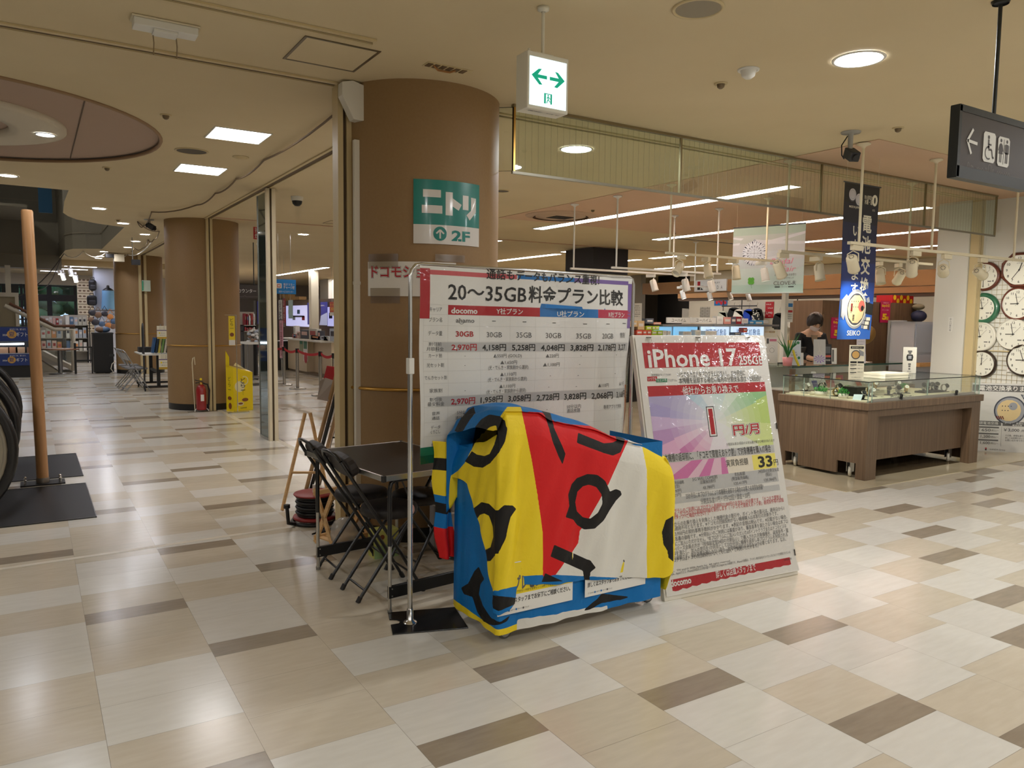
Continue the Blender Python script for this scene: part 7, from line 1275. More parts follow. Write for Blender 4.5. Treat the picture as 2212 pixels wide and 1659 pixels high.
rows = [(1362, 693, 1377, 706, 0, 'brown paper box beside the banner stand top'), (1378, 693, 1392, 712, 0, 'tall brown paper box left of the sweets counter'), (1396, 688, 1412, 699, 4, 'small dark picture frame on the black counter'), (1412, 696, 1428, 701, 5, 'pink sweets tray on the black counter'), (1396, 704, 1408, 713, 2, 'lime green gift box, left of a row of three'), (1409, 704, 1416, 713, 2, 'lime green gift box, middle of a row of three'), (1416, 704, 1424, 713, 2, 'lime green gift box, right of a row of three'), (1375, 713, 1388, 724, 1, 'red gift box lowest left of the counter'), (1389, 713, 1397, 724, 1, 'second red gift box on the lower row'), (1398, 713, 1407, 724, 1, 'third red gift box on the lower row'), (1408, 714, 1419, 724, 2, 'dark green gift box on the lower row'), (1420, 714, 1431, 724, 2, 'green gift box at the right of the lower row'), (1432, 714, 1440, 724, 3, 'white upright price card beside the gift boxes'), (1442, 715, 1449, 724, 3, 'second white upright price card'), (1476, 716, 1494, 724, 3, 'white leaflet tray in the left sweets case'), (1502, 713, 1514, 724, 3, 'clear sweets packet in the second case'), (1524, 715, 1548, 724, 3, 'white slanted tray at the right of the second case'),
 (1564, 685, 1579, 700, 5, 'stack of printed pink sweets boxes on the third case'), (1580, 685, 1590, 700, 4, 'stack of brown sweets boxes on the third case'), (1590, 684, 1602, 700, 7, 'wine red gift bag on the third case'), (1602, 688, 1616, 699, 3, 'grey white box on the third case'), (1618, 693, 1632, 701, 6, 'pale blue box at the left of the fourth case'), (1630, 692, 1649, 703, 6, 'bright blue flat box stack on the fourth case'), (1649, 692, 1660, 698, 3, 'small white card on the fourth case'), (1586, 718, 1601, 724, 4, 'dark blue tray in the third case'), (1606, 708, 1614, 718, 1, 'red white packet in the third case'), (1662, 715, 1674, 719, 0, 'yellow price card in the fourth case'), (1549, 683, 1562, 700, 3, 'translucent bag stand between the sweets cases')]
for x0, y0, x1, y1, c, lb in rows:
    yy = SWY+(.12 if y1 > 702 else .15); mb, sh, W_, H_ = panel('y', yy, x0, y0, x1, y1, cols_[c], .12); sh.rect(W_*.15, H_*.3, W_*.7, H_*.35, PAP if c in (1, 2, 4, 6, 7) else LGRY); tag(mb.build('sweets_box'), lb, 'box', 'boxes and cards on the sweets counters')
for k in range(5):
    z = at_y(1364, 711+3*k, SWY).z; mb = MB(); mb.tube([(X_(1360)+.0, SWY+.2, z), (X_(1374), SWY+.2, z)], .035, cols_[0], 8); tag(mb.build('sweet_roll'), '%s yellow sweet roll from the top of the stack by the stand post' % NTH[k], 'cake', 'stacked yellow rolls by the banner stand')
# ================================================================== escalators on the left
HRB = M('black_handrail', (26, 24, 24), .35); ESM = M('escalator_panel', (150, 142, 126), .35, .4); ESG = glass('escalator_glass', (206, 214, 208), .25); MATM = M('landing_metal', (70, 68, 66), .45, .6)
def ribbed(m, sc):
    n, l, b = nodes(m); tc = n.new('ShaderNodeTexCoord'); mp = n.new('ShaderNodeMapping'); mp.inputs['Scale'].default_value = (sc, sc*.7, 1); br = n.new('ShaderNodeTexBrick'); br.inputs['Scale'].default_value = 1; br.inputs['Color1'].default_value = (*lin((150, 148, 144)), 1); br.inputs['Color2'].default_value = (*lin((128, 126, 122)), 1); br.inputs['Mortar'].default_value = (*lin((34, 33, 33)), 1); br.inputs['Mortar Size'].default_value = .16; br.offset = 0
    l.new(tc.outputs['Object'], mp.inputs[0]); l.new(mp.outputs[0], br.inputs[0]); l.new(br.outputs[0], b.inputs['Base Color'])
ribbed(MATM, 28)
def escalator(y0, y1, label):
    t = thing('escalator', label, 'escalator', (-.6, (y0+y1)/2, 0), group='escalators on the left'); 
    mb = MB(); mb.box(-2.2, .345, y0, y1, .0002, .006, MATM); mb.build('landing_plate', t); mb = MB(); mb.box(-2.2, .352, y0-.012, y0, .0002, .008, BLKM).box(-2.2, .352, y1, y1+.012, .0002, .008, BLKM).box(.345, .352, y0, y1, .0002, .008, BLKM); mb.build('plate_edge', t)
    for y in (y0+.06, y1-.06):
        c = Vector((-.66, y, .53)); R_ = .52; pts = [Vector((-3.4, y, c.z+R_+.9)), Vector((-2.2, y, c.z+R_+.12)), Vector((-1.4, y, c.z+R_))]+[c+Vector((R_*math.sin(a), 0, R_*math.cos(a))) for a in [PI*k/18 for k in range(19)]]+[Vector((-1.4, y, c.z-R_+.03))]
        mb = MB(); mb.tube(pts, .026, HRB, 10, ry=.036); mb.build('handrail', t)
        mb = MB(); mb.tube([Vector((-1.4, y, c.z+R_-.045))]+[c+Vector(((R_-.045)*math.sin(a), 0, (R_-.045)*math.cos(a))) for a in [PI*k/18 for k in range(19)]], .018, ESM, 8); mb.tube([c+Vector(((R_-.15)*math.sin(a), 0, (R_-.15)*math.cos(a))) for a in [PI*k/18 for k in range(19)]], .006, M('newel_line', (120, 88, 56), .4, .4), 6); mb.build('newel_trim', t)
        mb = MB(); pr = [(-1.6, c.z-R_+.05), (-1.6, c.z+R_-.05)]+[(c.x+(R_-.05)*math.sin(a), c.z+(R_-.05)*math.cos(a)) for a in [PI*k/18 for k in range(19)]]
        mb.prism([(p[0], p[1]) for p in pr][::-1], ESM, (0, y-.012, 0), (1, 0, 0), (0, 0, 1), (0, .024, 0)); mb.build('newel_panel', t)
        mb = MB(); mb.prism([(-1.5, .45), (-1.5, .85), (-.75, .85), (-.40, .62), (-.40, .45)], M('newel_dark_glass', (48, 54, 54), .08, .3), (0, y-.014, 0), (1, 0, 0), (0, 0, 1), (0, .028, 0)); mb.build('glass_panel', t)
    return t
escalator(6.22, 7.52, 'nearer escalator end with a ribbed metal landing plate and black handrails'); escalator(7.90, 9.20, 'farther escalator end with its ribbed landing plate beyond the wooden pole')
t = thing('guard_pole', 'tall round wooden guard pole bolted between the two escalator plates', 'pole', (.035, 7.70, 0)); mb = MB(); mb.tube([(0, 0, .012), (-.02, -.0, 1.2), (-.038, 0, 2.32), (-.038, 0, 2.335)], [.045, .045, .045, .038], WOODP, 20); mb.build('pole', t, True); mb = MB(); mb.box(-.165, .165, -.10, .10, .0005, .012, MATM); mb.build('base_plate', t, True); mb = MB()
for x in (-.13, .13):
    for y in (-.06, .06): mb.cyl((x, y, .012), (x, y, .045), .009, CHR, 8); mb.ball((x, y, .048), .013, CHR, 8)
mb.build('bolt', t, True); mb = MB(); mb.lathe([(.05, .012), (.05, .05), (.047, .055)], M('steel_collar', (120, 112, 104), .4, .6), 20); mb.build('collar', t, True)
# ================================================================== glass partition strip
t = thing('glass_partition', 'narrow glass panel with a cream steel post standing left of the column', 'glass partition', (2.40, 9.3, 0)); mb = MB(); mb.box(2.338, 2.344, 9.17, 9.52, .02, 2.90, M('mirror_pane', (96, 112, 106), .04, .85)); mb.build('pane', t); mb = MB(); mb.box(2.338, 2.372, 9.10, 9.17, 0, ZC-.013, CRM).box(2.398, 2.44, 9.10, 9.17, 0, ZC-.013, CRM); mb.build('post', t); mb = MB(); mb.box(2.372, 2.398, 9.125, 9.17, 0, ZC-.013, M('groove_dark')); mb.build('groove', t); mb = MB(); mb.box(2.33, 2.352, 9.17, 9.53, 0, .03, ALU).box(2.33, 2.352, 9.52, 9.53, 0, 2.90, ALU); mb.build('rail', t)
# ================================================================== around the middle column
t = thing('fire_extinguisher', 'red fire extinguisher on a wire stand in front of the middle column', 'fire extinguisher', (2.165, 12.43, 0)); REDE = M('extinguisher_red', (150, 24, 30), .3, coat=.5)
mb = MB(); mb.lathe([(0, .03), (.07, .03), (.075, .05), (.075, .34), (.06, .39), (.03, .42), (0, .42)], REDE, 24); mb.build('cylinder', t, True); mb = MB(); mb.lathe([(.025, .42), (.025, .45), (.012, .46), (0, .46)], BRASS, 14); mb.ball((0, 0, .50), .02, YEL, 8); mb.build('valve', t, True); mb = MB(); mb.obox((-.03, 0, .475), (.12, .02, .012), BLK, Matrix.Rotation(.3, 3, 'Y')); mb.obox((-.03, 0, .45), (.10, .02, .012), BLK, Matrix.Rotation(-.1, 3, 'Y')); mb.build('handle', t, True)
mb = MB(); mb.tube([(.02, 0, .44), (.09, -.02, .42), (.115, -.03, .33), (.105, -.03, .16), (.10, -.03, .10)], .012, BLK, 8); mb.build('hose', t, True); mb = MB(); Sheet(mb, lambda x, y, d=0: Vector(((.0755+d)*math.sin(x/.0755), -(.0755+d)*math.cos(x/.0755), y)), .02).rect(-.02, .17, .05, .10, PAP); mb.build('label', t, True)
mb = MB(); mb.tube([(.10*math.cos(a), .02+.04*math.sin(a)-.05, .012+.05*max(0, math.sin(a))) for a in [PI*k/12 for k in range(13)]], .008, WHT, 6); mb.tube([(-.09, .02, .0), (-.105, .04, .5), (-.11, .05, .75), (-.10, .05, .82), (-.08, .05, .84), (-.07, .05, .72)], .008, CRM, 6); mb.build('stand', t, True)
t = thing('sweets_carton', 'bright yellow sweets display carton standing beside the middle column', 'display carton', (2.70, 12.45, 0)); q0, q1, q2 = Vector((2.518, 12.36, 0)), Vector((2.588, 12.19, 0)), Vector((2.905, 12.30, 0)); q3 = q2+(q0-q1); YC = M('carton_yellow', (242, 214, 10), .4, coat=.2)
Zv = lambda p, z: p+Vector((0, 0, z)); mb = MB(); mb.add([q0, q1, q2, q3, Zv(q0, .72), Zv(q1, .68), Zv(q2, .60), Zv(q3, .64)], [(0, 1, 5, 4), (1, 2, 6, 5), (2, 3, 7, 6), (3, 0, 4, 7), (4, 5, 6, 7), (3, 2, 1, 0)], YC); mb.build('box', t); 
mb = MB(); e = (q1-q0)*.0; mb.add([Zv(q0, .7), Zv(q0+(q2-q1)*.12, .68), Zv(q0+(q2-q1)*.12, .84), Zv(q0, .94)], [(0, 1, 2, 3)], YC); mb.add([Zv(q0, .7), Zv(q0+(q1-q0)*.5, .68), Zv(q0+(q1-q0)*.5, .84), Zv(q0, .94)], [(0, 1, 2, 3)], YC); mb.build('back_flap', t)
u = (q2-q1).normalized(); n_ = Vector((u.y, -u.x, 0)); mb = MB(); sh = Sheet(mb, plane(Zv(q1, .605), u, (0, 0, -1), n_), eps=.001); WD = (q2-q1).length; CRMP = M('cream_print', (236, 228, 180), .45); BRNP = M('bun_brown', (130, 70, 36), .5); sh.disc(.11, .22, .085, CRMP, 1); sh.disc(.19, .13, .07, CRMP, 1, n=20, ri=.055, a0=-2, a1=1.6)
for k, c in enumerate('どら一'): sh.text(.165, .13+.075*k, .085, c, INK, 'c', .075, 3, .01)
for k, c in enumerate('どらいち'): sh.text(.165, .28+.022*k, .022, c, INK, 'c', None, 3)
sh.disc(.20, .43, .055, BRNP, 2, .028); sh.disc(.12, .49, .055, CRMP, 3, .03); sh.disc(.12, .485, .04, BRNP, 4, .016); sh.text(.17, .555, .024, '加藤製菓', INK, 'c', .11, 2); sh.rect(-.0, .60-.005, WD, .003, INKG, 1); mb.build('front_print', t)
u2 = (q1-q0).normalized(); n2_ = Vector((u2.y, -u2.x, 0)); mb = MB(); sh = Sheet(mb, plane(Zv(q0, .605), u2, (0, 0, -1), n2_), eps=.001); sh.vtext(.09, .06, .08, 'どら一', INK, 2); sh.disc(.09, .40, .05, BRNP, 2, .03); sh.disc(.10, .52, .04, BRNP, 2, .05); mb.build('side_print', t)
mb = MB(); mb.add([Zv(q0*.6+q3*.4, .70), Zv(q0*.2+q3*.8+(q1-q0)*.5, .65), Zv(q0*.1+q3*.9, .66), Zv(q3*.5+q0*.5, .745)], [(0, 1, 2, 3)], CRMP); mb.build('leaflets', t)
t = thing('pop_stand', 'thin metal pole stand with a small yellow sign before the yellow carton', 'sign stand', (2.62, 12.06, 0)); mb = MB(); mb.cyl((0, 0, .01), (0, 0, 1.49), .006, CHR, 8).cyl((0, 0, 1.487), (-.16, .02, 1.487), .004, CHR, 6); mb.build('pole', t, True); mb = MB(); mb.box(-.14, .16, -.06, .06, .0005, .01, ALU); mb.build('base', t, True); mb = MB(); f = plane((-.11, 0, 1.47), (1, 0, 0), (0, 0, -1), (0, -1, 0)); sh = Sheet(mb, f, eps=.0015); sh.rect(0, 0, .09, .44, YEL, 0); sh.rect(.0, .36, .09, .08, PAP, 1); sh.vtext(.045, .03, .06, 'どら一', INK, 2); sh.disc(.045, .28, .03, BRNP, 2); sh.rect(0, 0, .09, .44, PAP, -1); mb.build('sign', t, True)
t = thing('smoke_vent_sign', 'small dark red two character sign hung under the ceiling left of the glass post', 'sign', (3.06, 12.5, 2.68)); mb = MB(); mb.box(-.058, .058, -.006, .006, 0, .19, RED); f = plane((-.058, -.0065, .19), (1, 0, 0), (0, 0, -1), (0, -1, 0)); sh = Sheet(mb, f, eps=.001); sh.text(.058, .05, .085, '排', PAP, 'c', .08); sh.text(.058, .14, .085, '煙', PAP, 'c', .08); mb.build('plate', t, True); mb = MB(); mb.cyl((0, 0, .19), (0, 0, ZC-2.68-.001), .004, ALU, 6); mb.build('rod', t, True)
# work table with folding chairs
GCH = M('grey_steel_tube', (150, 150, 150), .3, .8); t = thing('work_table', 'wheeled work table with a white top between the two brown columns', 'table', (2.08, 16.9, 0)); mb = MB(); mb.box(-.32, .42, -.8, .5, .70, .725, WHT); mb.build('tabletop', t, True); mb = MB()
for y in (-.7, .4): mb.box(-.06, .0, y-.03, y+.03, .10, .70, BLK).box(-.3, .36, y-.03, y+.03, .07, .11, BLK)
mb.box(-.05, -.01, -.7, .4, .35, .40, BLK); mb.build('frame', t, True); mb = MB()
for y in (-.7, .4):
    for x in (-.27, .33): mb.lathe([(0, -.012), (.03, -.012), (.033, 0), (.03, .012), (0, .012)], BLK, 14, (x, y, .034), Matrix.Rotation(PI/2, 3, 'Y'))
mb.build('casters', t, True); mb = MB(); mb.tube([(-.28, -.72, .04), (-.28, -.72, 1.22), (-.28, -.66, 1.30), (-.28, -.58, 1.22), (-.28, -.58, .70)], .016, DARKC, 8); mb.build('push_handle', t, True)
def steel_chair(x, y, rz, label):
    t = thing('steel_folding_chair', label, 'chair', (x, y, 0), rz, 'grey folding chairs by the work table')
    for s in (-1, 1): mb = MB(); mb.tube([(.2, s*.19, .005), (-.05, s*.19, .45), (-.22, s*.18, .76)], .011, GCH, 7); mb.build('leg', t, True, label='front leg running up to the back'); mb = MB(); mb.tube([(-.24, s*.17, .005), (.12, s*.17, .44)], .011, GCH, 7); mb.build('leg', t, True, label='rear leg crossing under the seat')
    mb = MB(); mb.tube([(-.22, -.18, .76), (-.25, -.12, .80), (-.25, .12, .80), (-.22, .18, .76)], .011, GCH, 7); mb.tube([(-.2, -.17, .06), (-.2, .17, .06)], .009, GCH, 6); mb.build('back_bow', t, True); mb = MB(); mb.box(-.18, .17, -.17, .17, .43, .46, M('grey_seat_vinyl', (110, 110, 112), .6)); mb.build('seat', t, True, bevel=.012); mb = MB(); mb.prism([(-.17, 0), (.17, 0), (.17, .16), (-.17, .16)], GCH, (-.155, 0, .60), (0, 1, 0), (-.45, 0, .89), (.012, 0, .006)); mb.build('backrest', t, True, bevel=.01)
steel_chair(1.68, 16.35, .1, 'nearest grey folding chair at the wheeled work table'); steel_chair(1.66, 16.8, .05, 'middle grey folding chair at the work table'); steel_chair(1.66, 17.5, 0, 'farthest grey folding chair at the work table')
mb = MB(); mb.box(1.8, 2.1, 16.9, 17.2, .726, .83, BLK); tag(mb.build('desk_printer'), 'low black device on the wheeled work table', 'device')
bc = [(40, 84, 130), (30, 50, 70), (206, 190, 90), (120, 160, 90), (210, 206, 190), (30, 34, 40), (70, 120, 170), (196, 190, 120), (60, 90, 140)]
for k in range(9):
    x = 1.98+.052*k; mb = MB(); mb.obox((x, 16.25, .726+.165), (.035, .22, .30), M('binder_%d' % k, bc[k], .5), Matrix.Rotation(.16, 3, 'Y')); tag(mb.build('binder'), '%s binder from the left in the leaning row on the work table' % NTH[k], 'binder', 'binders on the work table')
for (x0, y0, x1, y1), lb in (((339, 704, 361, 732), 'cream notice with a purple band above the binders'), ((343, 765, 365, 798), 'lower cream notice hung on the edge of the work table')):
    put('y', 16.05, (x0, y0, x1, y1), M('cream_notice', (236, 230, 206), .5), 'notice_sheet', lb, 'sign', lambda s, w_, h: (s.rect(0, h*.32, w_, h*.06, M('purple_line', (90, 70, 120), .5)), s.rect(0, h*.85, w_, h*.15, M('mustard_band', (196, 160, 60), .5)), [s.text(w_/2, h*(.08+.09*k), h*.06, 'お知らせご案内', INKG, 'c', w_*.6) for k in range(3)], s.disc(w_*.25, h*.55, h*.06, YEL, 1, n=12), s.text(w_*.6, h*.56, h*.07, '受付中', INKG, 'c', w_*.45), s.text(w_*.5, h*.72, h*.06, '4番窓口', INKG, 'c', w_*.6)))
mb = MB(); mb.cyl((2.09, 16.06, 1.30), (2.09, 16.06, .73), .008, ALU, 6); tag(mb.build('notice_pole'), 'thin pole carrying the cream notices behind the middle column', 'pole')
# ================================================================== far end of the corridor
t = thing('black_cabinet', 'tall black wheeled case beside the far brown column', 'cabinet', (1.53, 21.95, 0)); a, b = at_y(202, 760, 21.7).x, at_y(254, 760, 21.7).x-.09; zt = at_y(230, 720, 21.7).z; mb = MB(); mb.box(a, b, 21.7, 22.2, .03, zt, M('case_black_matt', (18, 18, 20), .5)); mb.build('body', t); mb = MB(); mb.box(a-.01, b+.01, 21.69, 22.21, zt-.02, zt+.015, DARKC); mb.build('lid', t); mb = MB(); mb.box(a+.35, a+.46, 21.69, 21.70, zt*.42, zt*.48, DARKC); mb.build('plate', t); mb = MB(); mb.box(a+.05, b-.05, 21.75, 22.15, .001, .03, BLK); mb.build('plinth', t)
mb = MB(); mb.tube([(b+.02, 21.62, .30), (b-.05, 21.6, .24), (b-.08, 21.6, .12), (b-.02, 21.58, .02), (b-.1, 21.55, .012)], .012, WC, 6); tag(mb.build('extension_cord'), 'white power cord curling beside the black case', 'cord')
t = thing('barrier_rail', 'black barrier with two rails beside the black case', 'barrier', (1.0, 21.75, 0)); a, b = at_y(162, 770, 21.75).x, at_y(200, 770, 21.75).x; mb = MB(); z1, z2 = at_y(180, 750, 21.75).z, at_y(180, 779, 21.75).z; mb.box(a-.02, a+.03, 21.73, 21.77, 0, at_y(162, 741, 21.75).z, BLK).box(b-.03, b, 21.73, 21.77, 0, z1, BLK); mb.build('post', t); mb = MB(); mb.box(a, b, 21.74, 21.76, z1-.015, z1+.015, BLK).box(a, b, 21.74, 21.76, z2-.02, z2+.02, BLK); mb.build('rail', t)
t = thing('high_table', 'small round topped table on a steel stem at the stair foot', 'table', (.56, 21.85, 0)); zt = at_y(130, 753, 21.85).z; mb = MB(); mb.lathe([(0, zt-.03), (.42, zt-.03), (.42, zt), (0, zt)], M('table_wood', (150, 112, 86), .45), 28); mb.build('tabletop', t, True); mb = MB(); mb.cyl((0, 0, .02), (0, 0, zt-.03), .055, GCH, 16); mb.build('stem', t, True); mb = MB(); mb.lathe([(.25, 0), (.25, .015), (.06, .03), (0, .03)], GCH, 24); mb.build('base', t, True)
STW = M('stair_white', (206, 198, 180), .55); HRW = M('stair_handrail', (110, 72, 50), .45)
t = thing('staircase', 'white stair with a brown handrail at the far left end of the corridor', 'stairs', (.4, 22.6, 0)); Yk = 22.5; P3 = lambda x, y, dz=0: Vector(at_y(x, y, Yk))+Vector((0, 0, dz))
mb = MB(); mb.tube([P3(20, 655), P3(118, 704), P3(162, 704)], .035, HRW, 8); mb.build('handrail', t); mb = MB(); mb.tube([P3(10, 660), P3(118, 712), P3(158, 712), P3(159, 800)], .05, STW, 8); mb.build('railing_frame', t); mb = MB(); a_, b_ = P3(20, 720), P3(158, 792); mb.prism([(a_.x, a_.z), (b_.x, b_.z), (b_.x, b_.z-.12), (a_.x, a_.z-.14)], STW, (0, Yk, 0), (1, 0, 0), (0, 0, 1), (0, 1.2, 0)); c_ = P3(128, 800); mb.prism([(-1.5, 0), (c_.x, 0), (a_.x, a_.z-.2), (-1.5, a_.z-.2)], STW, (0, Yk+.05, 0), (1, 0, 0), (0, 0, 1), (0, 1.1, 0)); mb.build('stringer', t); mb = MB(); mb.add([P3(60, 690), P3(158, 712), P3(158, 790), P3(60, 742)], [(0, 1, 2, 3)], GLASSG); mb.build('glass_panel', t)
# beige wall panel and white frame at the left
mb = MB(); a_ = at_y(-40, 640, 23.6); b_ = at_y(37, 640, 23.6); z0, z1, z2 = .0, at_y(20, 641, 23.6).z, at_y(20, 632, 23.6).z; mb.box(-5.2, b_.x, 23.6, 23.8, z0, z1, M('khaki_panel', (150, 138, 112), .7)); struct(mb.build('wall_stair', local=True), 'khaki wall panel beside the stairs'); mb = MB(); mb.box(-5.2, b_.x+.03, 23.55, 23.8, z1, z2, STW).box(b_.x-.05, b_.x+.03, 23.55, 23.62, 0, z1, STW); c_ = at_y(17, 600, 23.6).x; mb.box(c_-.06, c_+.06, 23.55, 23.65, z2, 2.7, STW); struct(mb.build('trim_17', local=True), 'white ledge and post on the khaki wall')
mb = MB(); P = at_y(24, 632, 23.66); mb.box(P.x-.2, P.x+.17, 23.58, 23.78, z2+.001, z2+.19, BLK); tag(mb.build('black_device'), 'black box lying on the white ledge at the far left', 'device')
# chilled gift case with blue signs
t = thing('gift_case', 'dark chilled gift case with two blue lettered signs behind the wooden pole', 'display case', (-.7, 21.4, 0)); Yg = 20.95; x1 = at_y(84, 720, Yg).x; x0 = -2.0; ZG = lambda py: at_y(40, py, Yg).z; mb = MB(); mb.box(x0, x1-.0, Yg+.05, Yg+.8, .004, ZG(788), BLK); mb.build('base', t); mb = MB(); mb.box(x0, x1, Yg+.5, Yg+.8, ZG(788), ZG(706), DARKC); mb.box(x1-.04, x1, Yg, Yg+.8, ZG(788), ZG(706), CASEG); mb.build('back', t)
BLN = M('gift_blue', (24, 48, 112), .4); GLD = M('gift_gold', (196, 150, 70), .4)
for y0, y1 in ((707, 737), (765, 790)):
    mb, sh, W_, H_ = panel('y', Yg, -60, y0, 84, y1, BLN, .02); k = W_/144; X0 = W_-84*k; sh.disc(X0+24*k, H_*.5, H_*.30, GLD, 1, n=20); sh.text(X0+24*k, H_*.5, H_*.42, '夏', BLN, 'c', None, 2); sh.text(X0+46*k, H_*.52, H_*.36, 'ギフト', PAP, 'c', 25*k, 1); sh.text(X0+38*k, H_*.15, H_*.15, 'ありがとうを、贈ります。', PAP, 'c', 36*k); sh.text(X0+9*k, H_*.55, H_*.18, '2026', PAP, 'c', 10*k); mb.build('sign', t, label='blue sign with white lettering')
mb = MB(); mb.cyl((x0+.3, Yg+.06, ZG(745)), (at_y(52, 742, Yg).x, Yg+.06, ZG(743)), .02, lamp_mat('case_tube', (230, 240, 255), 8), 8); mb.build('tube_lamp', t); mb = MB(); mb.box(x0, x1, Yg+.02, Yg+.5, ZG(763)-.02, ZG(763), CASEG); mb.build('shelf', t)
for k, (px, c, lb) in enumerate(((10, (190, 150, 120), 'tan gift box on the left of the case shelf'), (28, (170, 120, 90), 'brown gift box in the middle of the case shelf'), (44, (196, 160, 130), 'tan gift box behind the wooden pole'), (68, (150, 110, 90), 'brown gift box right of the wooden pole'))):
    mb = MB(); p = at_y(px, 760, Yg+.1); mb.box(p.x-.09, p.x+.09, Yg+.08, Yg+.3, ZG(763)+.001, ZG(763)+.13, M('gift_box_%d' % k, c, .5)); tag(mb.build('gift_box'), lb, 'box', 'gift boxes in the chilled case')
t = thing('metal_pole', 'slim chrome pole stand right beside the gift case', 'pole', (at_y(84, 810, 20.7).x, 20.7, 0)); mb = MB(); mb.cyl((0, 0, .01), (-.04, 0, at_y(78, 600, 20.7).z), .016, CHR, 8); mb.build('pole', t, True); mb = MB(); mb.lathe([(.13, .0005), (.13, .008), (.02, .012)], ALU, 20); mb.build('base', t, True)
# ---- shop at the far end
SY = 27.0; WNY = 33.5; WDK = M('window_frame_dark', (34, 32, 32), .45)
FD = lambda px, py, Y: at_y(px, py, Y)
mb = MB(); z0, z1 = 0, FD(100, 615, WNY).z
for a, b in ((-5.2, FD(-20, 650, WNY).x),): mb.box(a, b, WNY, WNY+.2, 0, z1, APW)
mb.box(-5.2, 5.0, WNY, WNY+.2, z1, ZC, APW); mb.box(FD(168, 650, WNY).x, 5.0, WNY, WNY+.2, 0, z1, APW); struct(mb.build('wall_far', local=True), 'far end wall around the entrance windows')
mb = MB()
for px, w_ in ((0, 4), (47, 5), (54, 4), (107, 9), (163, 5)): x = FD(px, 650, WNY).x; mb.box(x-.03*w_*.3, x+.03*w_*.3, WNY+.02, WNY+.1, 0, z1, WDK)
for py, h in ((617, .05), (643, .24), (690, .05)): z = FD(90, py, WNY).z; mb.box(FD(-20, 650, WNY).x, FD(168, 650, WNY).x, WNY+.0, WNY+.1, z-h/2, z+h/2, WDK)
struct(mb.build('window_1', local=True), 'dark framed entrance windows at the far end'); mb = MB(); mb.box(FD(-20, 650, WNY).x, FD(168, 650, WNY).x, WNY+.05, WNY+.056, 0, z1, GLASS); struct(mb.build('window_2', local=True), 'window glass of the far entrance')
mb = MB(); mb.box(-8, 8, 33.8, 60, -.3, -.05, M('outside_ground', (150, 150, 140), .8)); struct(mb.build('ground_outside', local=True))
t = thing('hedge_trees', 'bank of green trees seen through the far windows', 'trees', (0, 43, -.05)); mb = MB(); rnd = random.Random(9); GT = [M('tree_%d' % i, c, .8) for i, c in enumerate([(60, 96, 60), (84, 120, 76), (44, 76, 52), (110, 140, 100)])]
for i in range(260): mb.ball((rnd.uniform(-9, 7), rnd.uniform(-1.5, 1.5), rnd.uniform(.3, 4.2)), rnd.uniform(.25, .6), rnd.choice(GT), 7, sz=.8, k=5)
mb.build('foliage', t, True)
t = thing('white_fence', 'white rail fence outside the far windows', 'fence', (0, 40, -.05)); mb = MB()
for k in range(14): mb.box(-7+k, -6.94+k, -.03, .03, 0, 1.1, WHT)
for z in (.55, .8, 1.05): mb.box(-7, 6.2, -.02, .02, z, z+.05, WHT)
mb.build('fence', t, True)
mb = MB(); mb.box(FD(112, 0, WNY+.3).x, FD(152, 0, WNY+.3).x, WNY+.35, WNY+.4, FD(130, 640, WNY).z, FD(130, 618, WNY).z, M('green_board', (44, 92, 80), .5)); tag(mb.build('notice_board'), 'dark green board behind the far window', 'board')
# slatted wall, white pillar
mb, sh, W_, H_ = panel('y', 30.5, 168, 604, 207, 720, M('cream_slatwall', (226, 214, 184), .6), .2)
for k in range(10): sh.rect(0, H_*(k+.45)/10, W_, .05, M('slat_groove', (176, 160, 128), .6), 1); [sh.disc(W_*(.15+.23*j), H_*(k+.1)/10, .05, M('slat_pattern', (120, 96, 70), .6), 1, .03, 10) for j in range(4)]
struct(mb.build('wall_slat', local=True), 'cream slatted wall in the far shop'); mb = MB(); a_, b_ = at_y(205, 640, 28.0).x, at_y(250, 640, 28.0).x; mb.box(a_, b_, 28, 28.7, 0, ZC-.005, M('pillar_bluewhite', (206, 212, 222), .6)); struct(mb.build('column_shop', local=True), 'white pillar in the far shop')
def bag(px0, py0, px1, py1, Y, label, m=BLK):
    a, b = at_y(px0, py1, Y), at_y(px1, py0, Y); t = thing('backpack', label, 'bag', ((a.x+b.x)/2, Y, a.z)); w_, h = b.x-a.x, b.z-a.z; mb = MB(); mb.box(-w_/2, w_/2, -.09, .1, 0, h, m); mb.build('body', t, True, bevel=.08, seg=3); mb = MB(); mb.box(-w_*.35, w_*.35, -.14, -.09, h*.08, h*.5, DARKC); mb.build('pocket', t, True, bevel=.03); mb = MB(); mb.tube([(-.05, 0, h), (-.05, 0, h+.06), (.05, 0, h+.06), (.05, 0, h)], .012, m, 6); mb.build('loop', t, True)
bag(192, 604, 208, 628, 27.88, 'black backpack hung high on the white pillar'); bag(188, 638, 209, 660, 27.88, 'second black backpack hung lower on the white pillar')
t = thing('mannequin_top', 'pale blue sleeveless top on a black torso hung on the white pillar', 'mannequin', (at_y(234, 650, 27.8).x, 27.78, at_y(234, 668, 27.8).z)); h = at_y(234, 616, 27.8).z-at_y(234, 668, 27.8).z; mb = MB(); mb.lathe([(0, h*.55), (.13, h*.6), (.17, h*.78), (.10, h*.86), (.045, h*.9), (.04, h*.98), (0, h)], BLK, 20); mb.build('torso', t, True); mb = MB(); LB = M('pale_blue_knit', (120, 170, 206), .8); mb.lathe([(.215, 0), (.205, h*.1), (.185, h*.4), (.175, h*.6), (.178, h*.76), (.12, h*.82)], LB, 24); mb.build('top', t, True)
